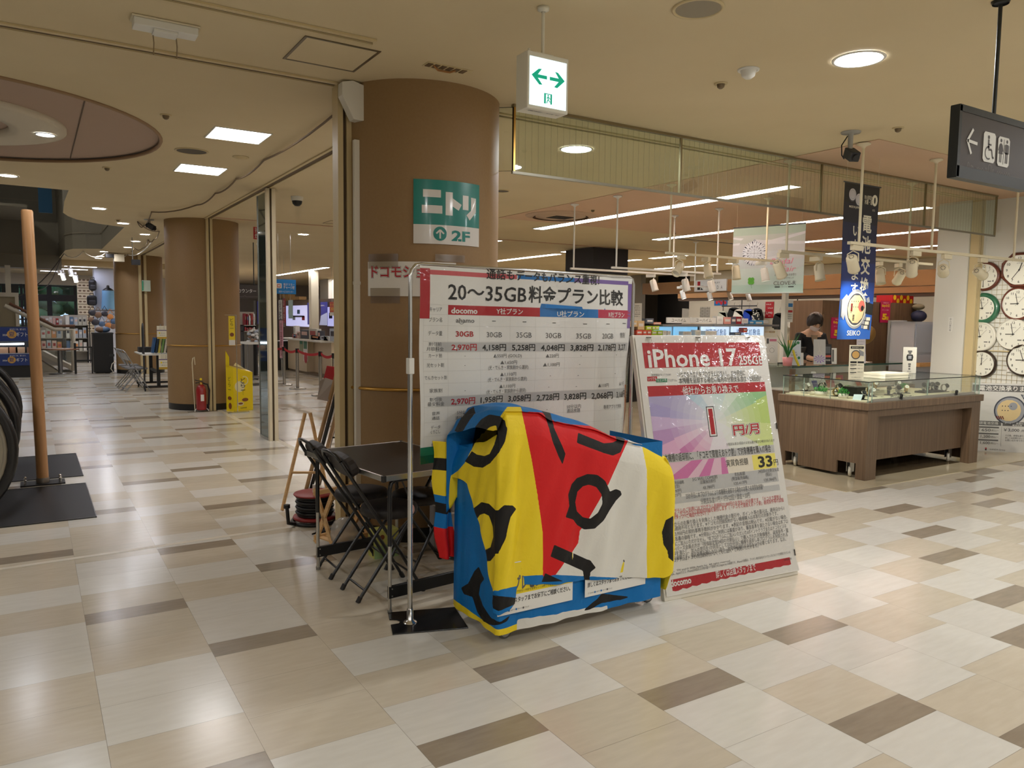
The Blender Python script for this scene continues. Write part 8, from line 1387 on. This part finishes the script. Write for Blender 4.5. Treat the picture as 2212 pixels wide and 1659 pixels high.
# goods shelves
rnd = random.Random(21); GC = [M('goods_%d' % i, c, .5) for i, c in enumerate([(226, 190, 180), (232, 232, 230), (196, 90, 90), (190, 200, 214), (140, 110, 90), (206, 206, 196), (90, 120, 160), (60, 60, 70), (230, 200, 190), (170, 60, 60), (220, 150, 90)])]
def shelf_unit(px0, px1, pys, Y, label, words, goods=None, w_=7, depth=.35, hh=.9):
    xa, xb = at_y(px0, 700, Y).x, at_y(px1, 700, Y).x; zs = [at_y((px0+px1)/2, p, Y).z for p in pys]; t = thing('goods_shelf', label, 'shelf', ((xa+xb)/2, Y, 0))
    mb = MB(); mb.box(xa, xb, Y+depth, Y+depth+.02, 0, max(zs)+.3, M('shelf_back', (190, 184, 172), .6)); mb.build('back', t)
    for z in zs: mb = MB(); mb.box(xa, xb, Y, Y+depth, z-.02, z, M('shelf_grey', (170, 166, 158), .5)); mb.build('board', t)
    mb = MB(); mb.box(xa, xa+.03, Y, Y+depth, 0, max(zs), DARKC).box(xb-.03, xb, Y, Y+depth, 0, max(zs), DARKC); mb.build('upright', t)
    zz_ = sorted(zs)+[max(zs)+.32]
    for i, z in enumerate(sorted(zs)):
        n = max(2, int((px1-px0)/w_)); st = (xb-xa-.08)/n
        for k in range(n):
            h = min(.34, (zz_[i+1]-z-.04))*rnd.uniform(.72, .98); m = rnd.choice(goods or GC); x = xa+.04+st*k; mb = MB(); mb.box(x+.01, x+st-.01, Y+.02, Y+depth*.7, z+.001, z+h, m); sh = Sheet(mb, plane((x+.01, Y+.018, z+h), (1, 0, 0), (0, 0, -1), (0, -1, 0)), eps=.002); sh.rect(st*.2, h*.25, st*.5, h*.3, rnd.choice(GC)); tag(mb.build('boxed_goods'), '%s boxed item from the left on the %s of the %s' % (NTH[k], ('lowest board', 'second board', 'third board', 'top board')[i] if len(zs) > 1 else 'board', words), 'goods', 'goods on the %s' % words)
PKG = [GC[0], GC[1], GC[8], GC[9]]; shelf_unit(88, 138, (704, ), SY, 'pink and white goods row above the far stair rail', 'pink row shelf', PKG, 8); shelf_unit(138, 190, (702, 730, 758), SY-.3, 'goods shelf with white boxes and bottles left of the bags', 'white box shelf', [GC[1], GC[3], GC[5], GC[6]], 9); shelf_unit(60, 136, (730, 757), 25.6, 'low shelf of goods behind the stair glass', 'stair shelf', None, 12)
for k, (px, py, c, s_) in enumerate([(200, 676, 7, .16), (212, 680, 4, .17), (226, 678, 7, .15), (238, 684, 10, .15), (246, 694, 6, .16), (206, 696, 7, .18), (220, 700, 6, .15), (234, 703, 10, .16), (244, 705, 4, .15), (196, 690, 4, .13)]):
    P = at_y(px, py, 26.5); mb = MB(); s_ *= .62; mb.ball((P.x, 26.5, P.z), s_, GC[c], 10, sx=1, sy=.5, sz=.9); mb.tube([(P.x-.07, 26.5, P.z+.1), (P.x, 26.5, P.z+.24), (P.x+.07, 26.5, P.z+.1)], .012, GC[c], 6); tag(mb.build('hanging_bag'), '%s bag from the left hanging over the black case' % NTH[k], 'bag', 'small bags hung in the far shop')
t = thing('bag_rack', 'wire rack carrying small bags under the white pillar', 'rack', (at_y(222, 690, 26.6).x, 26.6, 0)); mb = MB(); a_, b_ = at_y(192, 670, 26.6), at_y(250, 670, 26.6)
for z in (a_.z, a_.z-.35): mb.cyl((a_.x, 26.6, z), (b_.x, 26.6, z), .012, DARKC, 6)
for x in (a_.x, b_.x): mb.cyl((x, 26.6, 0), (x, 26.6, a_.z), .016, DARKC, 6)
mb.build('wire_frame', t)
for k, (px, c, lb) in enumerate(((217, 4, 'brown rolled goods on top of the black case'), (227, 6, 'blue grey rolled goods on top of the black case'))): mb = MB(); P = at_y(px, 716, 21.9); z = at_y(230, 720, 21.7).z+.016; mb.ball((P.x, 21.9, z+.075), .12, GC[c], 10, sz=.62); tag(mb.build('rolled_goods'), lb, 'goods')
for i, (x, y, L, lb) in enumerate([(1.0, 25.8, .9, 'first thin ceiling light of the far shop, right end'), (.9, 27.4, .9, 'second thin ceiling light of the far shop, right end'), (.75, 29.2, .9, 'third thin ceiling light of the far shop'), (-.35, 26.2, .6, 'thin ceiling light of the far shop behind the pole top'), (-.4, 28.0, .6, 'second thin ceiling light behind the pole top'), (-1.3, 27, .6, 'thin ceiling light at the far left of the shop'), (-1.2, 29.5, .6, 'second thin ceiling light at the far left'), (.3, 31, .6, 'farthest thin ceiling light before the windows')]):
    troffer(x, x+L, y, y+.22, lb, lamp_mat('cool_far_tube', (226, 228, 255), 14), 2, 'linear_light', 'thin ceiling lights of the far shop')
for px, py, lb in ((128, 580, 'white spotlight first on the far shop track'), (136, 592, 'white glowing spotlight second on the far shop track'), (152, 583, 'white spotlight third on the far shop track'), (163, 597, 'white glowing spotlight fourth on the far shop track')): P = at_y(px, py-6, 26.0); spot(px, py, 26.0, P.z+.05, lb, WSP, .4, 2.0, True, 1.25)
mb = MB(); P = at_y(128, 575, 26.0); mb.box(-1.6, at_y(210, 575, 26).x, 25.97, 26.03, P.z+.04, P.z+.07, WSP); mb.cyl((.2, 26, P.z+.07), (.2, 26, ZC-.001), .012, WSP, 6).cyl((1.2, 26, P.z+.07), (1.2, 26, ZC-.001), .012, WSP, 6); tag(mb.build('lighting_rail'), 'far shop lighting rail with four white spotlights', 'track lighting rail')
mb = MB(); mb.box(-5.2, at_y(257, 575, 24.4).x+1.5, 24.32, 24.5, 2.80, ZC-.001, CEIL); struct(mb.build('trim_18', local=True), 'shallow header at the end of the corridor ceiling')
t = thing('speaker_box', 'beige box with a dark grille under the ceiling by the far column', 'speaker', (1.75, 20.9, 2.72)); mb = MB(); mb.box(-.02, .20, -.1, .1, .03, .2, CRM); mb.build('housing', t, True); mb = MB(); mb.box(-.2, -.021, -.1, .1, .12, .2, BLK); mb.build('grille', t, True); mb = MB(); mb.cyl((.05, 0, .2), (.05, 0, ZC-2.72-.001), .02, CRM, 8); mb.build('stalk', t, True)
mb = MB(); P = at_y(316, 618, 21.0); mb.box(P.x-.09, P.x+.09, 20.95, 21.09, P.z-.13, P.z+.14, M('green_white_box', (206, 222, 206), .5)); mb.box(P.x-.095, P.x-.07, 20.94, 21.0, P.z-.11, P.z+.12, M('green_lit_edge', (60, 170, 130), .5)); tag(mb.build('alarm_box'), 'greenish white box mounted on the shutter guide of the far column', 'alarm box')
# ================================================================== cosmetics floor
STEELP = M('stanchion_steel', (176, 172, 166), .25, .95); BELT = M('belt_red', (190, 24, 34), .5); sx = 4.56; SYs = [13.3, 14.05, 15.53, 16.5, 19.22]
nm = ['stanchion nearest the leaning easel', 'second stanchion from the easel', 'third stanchion, standing clear in front of the cosmetics counter', 'fourth stanchion, just right of the cream post', 'farthest stanchion left of the glass post']
for y, lb in zip(SYs, nm):
    t = thing('stanchion', lb, 'stanchion', (sx, y, 0), group='belt stanchions before the cosmetics counter'); mb = MB(); mb.lathe([(0, 0), (.17, 0), (.17, .02), (.15, .03), (.035, .035)], STEELP, 28); mb.build('base', t, True); mb = MB(); mb.cyl((0, 0, .03), (0, 0, .78), .032, STEELP, 16); mb.build('post', t, True); mb = MB(); mb.cyl((0, 0, .74), (0, 0, .83), .036, BLK, 16); mb.build('belt_head', t, True)
for (a, b), lb in zip(((13.3, 14.05), (14.05, 15.53), (15.53, 16.5), (16.5, 19.2)), ('short red belt between the two stanchions by the easel', 'red belt sagging left of the second stanchion', 'red belt before the cosmetics counter front', 'red belt crossing behind the cream post')):
    mb = MB(); n = 14; vs = []
    for i in range(n+1): q = i/n; z = .79-.05*4*q*(1-q); y = a+.04+(b-a-.08)*q; vs += [(sx, y, z-.025), (sx, y, z+.025)]
    mb.add(vs, [(2*i, 2*i+2, 2*i+3, 2*i+1) for i in range(n)], BELT); o = mb.build('barrier_belt'); o.modifiers.new('s', 'SOLIDIFY').thickness = .004; tag(o, lb, 'belt', 'red belts of the stanchions')
BGC = M('counter_cream', (214, 198, 168), .5); t = thing('cosmetics_counter', 'cream cosmetics counter with brochures and screens behind the red belt', 'counter', (6.3, 19.6, 0)); mb = MB(); mb.box(5.97, 6.6, 19.5, 21.2, .06, .86, BGC).box(6.15, 6.6, 18.1, 19.5, .06, .86, BGC).box(5.99, 6.58, 18.12, 21.18, .0005, .06, M('counter_plinth', (120, 104, 84), .6)); mb.build('body', t); mb = MB(); mb.box(5.85, 6.65, 18.0, 21.5, .86, .90, WHT); mb.build('worktop', t)
put('x', 5.955, (647, 732, 654, 760), M('leaflet_green', (150, 160, 120), .5), 'leaflet_strip', 'narrow brochure strip on the cosmetics counter front', 'leaflet', lambda s, w_, h: s.rect(w_*.1, h*.1, w_*.8, h*.3, GRN)); put('x', 5.95, (655, 732, 664, 780), PAP, 'leaflet_strip', 'long brochure strip with a red spot on the counter front', 'leaflet', lambda s, w_, h: (s.disc(w_*.6, h*.85, w_*.4, REDT, 1, n=14), s.rect(w_*.1, h*.05, w_*.8, h*.4, GRN)))
t = thing('dark_counter', 'dark tiled counter end beside the cream counter', 'counter', (5.9, 21.6, 0)); mb = MB(); mb.box(5.7, 6.5, 21.3, 22.2, .0005, .80, M('dark_tile', (52, 50, 50), .4)); mb.build('body', t)
citems = [(632, 735, 641, 727, 2, .45, 'red magazine rack at the left end of the cosmetics counter'), (634, 700, 638, 726, 1, 0, 'white brochure pillar on the cosmetics counter'), (641, 712, 647, 726, 0, 0, 'pink tube on the cosmetics counter'), (649, 710, 666, 729, 7, 0, 'black monitor back on the cosmetics counter'), (667, 706, 684, 729, 5, 0, 'flower basket picture on the cosmetics counter'), (672, 722, 690, 731, 6, 0, 'teal tray on the cosmetics counter'), (692, 722, 708, 731, 3, 0, 'pale blue tray on the cosmetics counter'), (686, 706, 692, 726, 7, 0, 'black stand on the cosmetics counter'), (699, 713, 710, 722, 1, 0, 'white box on the cosmetics counter'), (712, 706, 727, 733, 3, 0, 'clear brochure rack at the right end of the cosmetics counter')]
for x0, y0, x1, y1, c, _, lb in citems:
    y0, y1 = min(y0, y1), max(y0, y1); mb, sh, W_, H_ = panel('x', 6.1, x0, y0, x1, y1, GC[c], .12); sh.rect(W_*.15, H_*.2, W_*.7, H_*.4, GC[(c+4) % 11]); o = mb.build('counter_item'); o.location.z = .901; tag(o, lb, 'counter item')
# posters with portraits
PSK = M('portrait_skin', (224, 186, 166), .4); PHR = M('portrait_hair', (44, 30, 28), .4); LIP = M('portrait_lips', (196, 96, 96), .4)
def portrait(s, cx, cy_, r, hair_r=1.25, turn=.15):
    s.disc(cx, cy_-r*.15, r*hair_r, PHR, 2, r*hair_r*1.15, 24); s.poly([(cx-r*.3, cy_+r*.8), (cx+r*.45, cy_+r*.7), (cx+r*1.2, cy_+r*2.2), (cx-r*.9, cy_+r*2.2)], PSK, 2); s.disc(cx-r*turn, cy_+r*.1, r*.82, PSK, 3, r*1.08, 24); s.poly([(cx-r*.95, cy_-r*.35), (cx-r*.7, cy_-r*1.0), (cx+r*.2, cy_-r*1.15), (cx+r*.8, cy_-r*.5), (cx+r*.2, cy_-r*.55)], PHR, 4)
    for k in (-.45, .2): s.disc(cx+r*k, cy_-r*.02, r*.11, INK, 5, r*.06, 10); s.line([(cx+r*(k-.16), cy_-r*.2), (cx+r*(k+.16), cy_-r*.22)], r*.05, PHR, 5)
    s.line([(cx-r*.18, cy_+r*.05), (cx-r*.24, cy_+r*.35), (cx-r*.1, cy_+r*.38)], r*.05, M('portrait_shade_line', (190, 146, 126), .5), 5); s.disc(cx-r*.15, cy_+r*.62, r*.2, LIP, 5, r*.08, 12)
VIO = M('violet_poster', (52, 52, 110), .35, emit=.35, ecol=(60, 60, 140)); SILVP = M('silver_wash', (170, 180, 220), .4)
put('x', 8.5, (664, 653, 707, 702), VIO, 'light_box_poster', 'lit violet poster with a short haired portrait over the cosmetics counter', 'poster', lambda s, w_, h: (s.poly([(w_*.45, h*.7), (w_, h*.45), (w_, h), (w_*.4, h)], SILVP, 1), portrait(s, w_*.42, h*.46, w_*.22), s.text(w_*.4, h*.08, h*.06, '夏でも、', PAP, 'c', w_*.35), s.text(w_*.5, h*.15, h*.06, '美しいうるおい化粧水。', PAP, 'c', w_*.8)))
put('x', 8.6, (524, 650, 552, 696), PAP, 'wall_poster', 'white poster with a dark bobbed portrait at the left edge of the cosmetics floor', 'poster', hold=-1, fn=lambda s, w_, h: (portrait(s, w_*.35, h*.38, w_*.3), s.rect(w_*.1, h*.8, w_*.8, h*.2, M('knit_grey_print', (196, 190, 184), .5), 6), s.disc(w_*.7, h*.8, w_*.1, PAP, 7, n=12)))
put('x', 8.6, (556, 650, 576, 700), VIO, 'light_box_poster', 'narrow violet poster with half a portrait beside the glass post', 'poster', hold=-1, fn=lambda s, w_, h: portrait(s, w_*.75, h*.5, w_*.32))
LITB = M('lit_lilac_panel', (255, 255, 255), .4, emit=.7, ecol=(186, 190, 246))
put('x', 8.98, (618, 660, 668, 705), LITB, 'lit_wall_panel', 'lit lilac wall shelf left of the violet poster', 'light panel', lambda s, w_, h: (s.rect(w_*.3, h*.48, w_*.5, h*.08, INKG, 1), [s.rect(w_*(.1+.2*k), h*(.2+.3*(k % 2)), w_*.12, h*.2, GC[(k*3) % 11], 1) for k in range(4)])); put('x', 8.98, (707, 663, 745, 705), LITB, 'lit_wall_panel', 'lit lilac wall shelf right of the violet poster', 'light panel', lambda s, w_, h: [s.rect(w_*(.1+.3*k), h*(.3+.2*(k % 2)), w_*.2, h*.3, GC[(k*2+7) % 11], 1) for k in range(3)])
put('x', 7.5, (712, 652, 722, 682), M('orange_poster', (206, 84, 40), .4), 'hanging_poster', 'narrow orange sale poster right of the violet poster', 'poster', hold=1, fn=lambda s, w_, h: (s.text(w_*.5, h*.5, h*.3, '20', YTX, 'c', w_*.7, 1), s.rect(0, h*.75, w_, h*.25, PAP), s.text(w_*.5, h*.2, h*.15, 'セール', YTX, 'c', w_*.8)))
put('x', 5.2, (604, 692, 611, 776), M('pink_banner', (232, 170, 186), .5), 'standing_banner', 'tall narrow pink banner right of the cream post', 'banner', hold=-1, fn=lambda s, w_, h: (s.vtext(w_/2, h*.05, w_*.7, '美容相談', RED), s.rect(0, h*.97, w_, h*.03, INK))); put('x', 5.3, (611, 645, 616, 698), RED, 'standing_banner', 'narrow red banner with white characters right of the cream post', 'banner', hold=1, fn=lambda s, w_, h: s.vtext(w_/2, h*.03, w_*.8, 'お買得品', PAP)); put('x', 5.25, (602, 648, 609, 690), PAP, 'standing_banner', 'white vertical banner with black characters beside the cream post', 'banner', hold=1, fn=lambda s, w_, h: s.vtext(w_/2, h*.03, w_*.8, '化粧品', INK))
put('x', 6.3, (623, 648, 632, 688), M('teal_strip', (160, 190, 190), .5), 'hanging_strip', 'pale teal hanging strip above the cosmetics counter', 'sign', hold=1); 
for x0, y0, x1, y1, lb in ((604, 636, 610, 644, 'small brown carton left on the high shelf'), (615, 636, 622, 650, 'brown carton second on the high shelf'), (625, 641, 646, 648, 'long brown carton on the high shelf')): put('x', 9.05, (x0, y0, x1, y1), M('carton_brown', (206, 166, 110), .6), 'carton', lb, 'box', None, .3)
t = thing('info_sign', 'dark hanging information counter sign with a white circled letter', 'hanging sign', at_y(549, 645, 16.0)); a_, b_ = at_y(500, 630, 16).x, at_y(578, 630, 16).x; c0 = t.location.copy(); zt, zb = at_y(549, 616, 16).z, at_y(549, 645, 16).z; mb = MB(); mb.box(a_, b_, 15.98, 16.02, zb, zt, SGNB); f = plane((a_, 15.978, zt), (1, 0, 0), (0, 0, -1), (0, -1, 0)); sh = Sheet(mb, f, eps=.002); H_ = zt-zb; W_ = b_-a_; sh.disc(W_*.82, H_*.45, H_*.27, PICT, 1); sh.text(W_*.82, H_*.45, H_*.42, 'i', SGNB, 'c', None, 2, .03); sh.text(W_*.42, H_*.45, H_*.33, 'カウンター', PICT, 'c', W_*.5, 1, .01); sh.line([(W_*.05, H_*.88), (W_*.3, H_*.88), (W_*.35, H_*.8), (W_*.4, H_*.88), (W_*.7, H_*.88), (W_*.75, H_*.82), (W_*.95, H_*.88)], .006, GL, 1); mb.build('board', t); mb = MB(); mb.cyl((c0.x, 16, zt), (c0.x, 16, ZC-.001), .01, SGNK, 6); mb.build('rod', t)
t = thing('charge_sign', 'bright blue hanging sign for a charging machine right of the cream post', 'hanging sign', at_y(620, 635, 14.0)); a_, b_ = at_y(585, 620, 14).x, at_y(639, 620, 14).x; zt, zb = at_y(620, 604, 14).z, at_y(620, 635, 14).z; mb = MB(); mb.box(a_, b_, 13.99, 14.01, zb, zt, M('sky_blue_sign', (20, 130, 206), .4)); f = plane((a_, 13.988, zt), (1, 0, 0), (0, 0, -1), (0, -1, 0)); sh = Sheet(mb, f, eps=.002); W_, H_ = b_-a_, zt-zb; sh.rect(W_*.2, H_*.28, W_*.22, H_*.34, PAP, 1); sh.text(W_*.31, H_*.45, H_*.3, 'ロ', RED, 'c', None, 2, .02); sh.text(W_*.72, H_*.35, H_*.2, '電子マネー', PAP, 'c', W_*.45, 1); sh.text(W_*.72, H_*.56, H_*.24, 'チャージ機', PAP, 'c', W_*.45, 1, .01); sh.text(W_*.6, H_*.85, H_*.16, '2階サービスカウンター', PAP, 'c', W_*.6, 1); mb.build('board', t); mb = MB()
for q in (.3, .8): mb.cyl((a_+W_*q, 14, zt), (a_+W_*q, 14, ZC-.001), .003, ALU, 5)
mb.build('wire', t)
shelf_unit(524, 556, (702, 715), 18.2, 'red cosmetics display shelf under the white portrait poster', 'red cosmetics display', [M('cosme_red', (150, 20, 44), .4), GC[9], GC[2], GC[1]], 6, .3)
mb = MB(); rnd = random.Random(8)
for i in range(60): P = at_y(rnd.uniform(537, 575), rnd.uniform(712, 738), 17.0); mb.ball((P.x, 17+rnd.uniform(-.1, .1), P.z), .05, random.choice((GC[1], GC[5], GC[4], GC[3])), 6, sz=.6, k=4)
tag(mb.build('goods_heap'), 'heap of pale wrapped goods on the bargain table', 'goods', kind='stuff'); t = thing('bargain_table', 'bargain table with a wire frame left of the glass post', 'table', (at_y(555, 760, 17).x, 17, 0)); zt = at_y(555, 738, 17).z; mb = MB(); mb.box(-.28, .28, -.3, .3, zt-.05, zt-.002, WHT); mb.build('tabletop', t, True); mb = MB()
for x in (-.26, .26):
    for y in (-.28, .28): mb.cyl((x, y, .0), (x, y, zt-.05), .015, GCH, 6)
mb.box(-.26, .26, -.28, .28, .15, .17, GCH); mb.build('frame', t, True)
for px, w_, lb in ((648, .35, 'white pillar between the lit shelves of the cosmetics floor'),): pass
mb = MB(); x = at_y(680, 600, 24).x; mb.box(x-.12, x+.12, 24, 24.25, 0, ZC-.001, STW); struct(mb.build('column_cosmetics', local=True)); mb = MB(); x0, x1 = at_y(709, 600, 29).x, at_y(745, 600, 29).x; mb.box(x0, x1, 29, 30, 0, ZC-.001, WWALL); struct(mb.build('column_cosmetics_white', local=True)); mb = MB(); mb.box(9.0, 9.6, 13.3, 34, 0, at_x(635, 648, 9.0).z-.02, M('cosme_wall_brown', (120, 104, 90), .6)); struct(mb.build('wall_cosmetics', local=True))
# ================================================================== easel behind the table and things below the table
EW = grain('easel_wood', (150, 116, 76), (172, 136, 92), (1, 1, .2), .5, nscale=20)
t = thing('wooden_easel', 'brown wooden easel with black boards leaning against the near column', 'easel', (1.98, 6.0, 0))
a0, a1 = at_z(640, 1110, 0), at_y(737, 775, 5.75); 
def plank(px0, py0, px1, py1, Ya, Yb, w_, m, nm='leg'): p, q = at_y(px0, py0, Ya), at_y(px1, py1, Yb); d = (q-p); k = max(0, p.z/(-d.z) if d.z else 0); mb = MB(); p0 = p+(p-q)*((p.z-.002)/(q.z-p.z)) if q.z > p.z else p; mb.tube([p0, q], w_, m, 4); mb.build(nm, t)
plank(690, 950, 737, 772, 6.15, 5.75, .02, EW); plank(712, 950, 742, 840, 6.05, 5.72, .018, EW); plank(700, 950, 740, 800, 6.12, 5.74, .018, BLK, 'board_edge'); plank(726, 900, 744, 830, 5.95, 5.72, .022, M('dark_oak', (84, 62, 42), .5), 'board_edge')
mb = MB(); P = at_y(715, 945, 6.05); mb.cyl((P.x-.0, 6.05, P.z), (P.x+.12, 6.02, P.z-.005), .008, BLK, 6); mb.build('peg', t)
q = [at_y(706, 790, 5.9), at_y(722, 792, 5.88), at_y(722, 822, 5.95), at_y(699, 818, 5.98)]; mb = MB(); mb.add(q, [(0, 1, 2, 3)], RED); o = mb.build('red_sign_card'); o.modifiers.new('s', 'SOLIDIFY').thickness = .004; tag(o, 'red printed card tucked into the plastic sleeve on the easel', 'sign'); q = [at_y(692, 822, 5.93), at_y(703, 816, 5.92), at_y(722, 822, 5.88), at_y(709, 867, 5.95), at_y(685, 862, 5.97)]; mb = MB(); mb.add(q, [(0, 1, 2, 3, 4)], M('frosted_sleeve', (186, 178, 172), .3, alpha=.85)); o = mb.build('plastic_sleeve'); o.modifiers.new('s', 'SOLIDIFY').thickness = .003; tag(o, 'grey frosted plastic sleeve hanging on the easel', 'sleeve')
# cable reel
t = thing('cable_reel', 'red and black extension cable reel on the floor behind the table', 'cable reel', (1.68, 5.33, 0)); REELR = M('reel_red', (150, 42, 40), .45); mb = MB(); mb.lathe([(0, .2), (.145, .2), (.15, .206), (.145, .212), (0, .214)], REELR, 32); mb.lathe([(0, .03), (.15, .03), (.155, .04), (.15, .05), (0, .05)], REELR, 32); mb.build('flange', t, True); mb = MB()
for k in range(8): mb.tube([((.115+.012*(k % 2))*math.cos(2*PI*i/24), (.115+.012*(k % 2))*math.sin(2*PI*i/24), .06+.019*k) for i in range(24)], .011, BLK, 6, True)
mb.build('cable', t, True); mb = MB(); mb.tube([(.16*math.cos(a), .16*math.sin(a), .012) for a in [2*PI*i/24 for i in range(24)]], .012, BLK, 6, True); mb.tube([(-.15, -.05, .012), (-.21, -.07, .03), (-.22, -.07, .15)], .013, BLK, 8); mb.cyl((-.22, -.07, .14), (-.22, -.07, .165), .022, BLK, 10); mb.build('stand', t, True); mb = MB(); mb.cyl((0, 0, .214), (0, 0, .27), .016, WHT, 12); mb.build('plug', t, True)
mb = MB(); mb.tube([(1.55, 4.98, .012), (1.62, 5.02, .012), (1.66, 5.06, .02), (1.65, 5.12, .1), (1.66, 5.18, .1)], .006, BLK, 6).box(1.58, 1.72, 4.95, 5.0, .0005, .03, BLK); tag(mb.build('power_strip'), 'black power strip with its cord on the floor by the cable reel', 'power strip')
def crate(x, y, rz, label):
    t = thing('wooden_crate', label, 'crate', (x, y, 0), rz); mb = MB()
    for k in range(5): mb.box(-.13+.056*k, -.13+.056*k+.04, -.12, .12, .05, .058, PINEW)
    mb.build('slats', t, True); mb = MB(); 
    for s in (-1, 1):
        for r_ in (-.5, .5): mb = MB(); mb.obox((s*.14, 0, .20), (.014, .03, .40), PINEW, Matrix.Rotation(r_, 3, 'X')); mb.build('strut', t, True)
    for y in (-.1, .085):
        for z in (.04, .33): mb = MB(); mb.box(-.15, .15, y, y+.015, z, z+.03, PINEW); mb.build('rail', t, True)
crate(1.66, 4.70, .3, 'pale slatted wooden rack standing under the table by its rear leg')
t = thing('wooden_trestle', 'pale wooden trestle leaning behind the cable reel', 'trestle', (1.72, 5.75, 0)); mb = MB(); mb.tube([(-.16, .0, .003), (.06, .12, .72)], .014, PINEW, 4); mb.tube([(.20, -.06, .003), (.10, .12, .72)], .014, PINEW, 4); mb.build('legs', t, True); mb = MB(); mb.tube([(-.08, .04, .28), (.16, .02, .26)], .01, PINEW, 4); mb.build('crosspiece', t, True)
mb = MB(); P = at_z(770, 1175, 0); mb.box(1.72, 1.88, 4.30, 4.40, .0005, .17, M('yellow_green_carton', (206, 204, 110), .5)); sh = Sheet(mb, plane((1.72, 4.299, .17), (1, 0, 0), (0, 0, -1), (0, -1, 0)), eps=.001); sh.rect(0, .09, .16, .08, M('pale_green_print', (150, 180, 120), .5)); sh.disc(.05, .04, .016, BRNP, 2, n=12); tag(mb.build('food_packet'), 'yellow and green packet standing under the table', 'packet')
mb = MB(); mb.ball((1.62, 4.55, .12), .09, M('clear_bag', (190, 186, 180), .25, alpha=.5), 10, sz=1.1); tag(mb.build('plastic_bag'), 'crumpled clear plastic bag on the slatted rack', 'plastic bag')
def tote(x0, x1, y0, y1, z0, z1, label, c):
    t = thing('storage_box', label, 'storage box', ((x0+x1)/2, (y0+y1)/2, z0)); P_ = M('clear_box_plastic', (206, 204, 206), .2, alpha=.45); mb = MB(); mb.box(x0, x1, y0, y1, z0+.001, z0+.004, P_).box(x0, x0+.003, y0, y1, z0+.004, z1-.012, P_).box(x1-.003, x1, y0, y1, z0+.004, z1-.012, P_).box(x0, x1, y0, y0+.003, z0+.004, z1-.012, P_).box(x0, x1, y1-.003, y1, z0+.004, z1-.012, P_); mb.build('tub', t); mb = MB(); mb.box(x0-.008, x1+.008, y0-.008, y1+.008, z1-.012, z1, M('clear_lid', (214, 212, 214), .3)); mb.build('lid', t); mb = MB(); mb.box(x0+.02, x1-.02, y0+.02, y1-.02, z0+.006, z0+(z1-z0)*.6, c); mb.build('contents', t)
CB_ = [M('red_contents', (176, 80, 80), .6), M('white_contents', (206, 202, 198), .6), M('grey_contents', (150, 150, 152), .6)]
tote(2.12, 2.46, 4.05, 4.36, 0, .15, 'lowest clear storage box with red contents under the table end', CB_[0]); tote(2.12, 2.46, 4.05, 4.36, .151, .30, 'middle clear storage box in the stack behind the right chair', CB_[1]); tote(2.12, 2.46, 4.05, 4.36, .301, .45, 'top clear storage box in the stack behind the right chair', CB_[2])
rnd = random.Random(12)
for k in range(12):
    x = 2.03+.034*k; h = .22+.03*rnd.random(); mb = MB(); mb.box(x, x+.026, 4.04, 4.25, .452, .452+h, rnd.choice((CB_[1], CB_[2], M('file_blue_grey', (150, 160, 176), .5)))) if x > 2.11 else None
    if mb.v: tag(mb.build('paper_file'), '%s paper file from the left on top of the clear box stack' % NTH[k], 'file', 'files on the clear storage boxes')
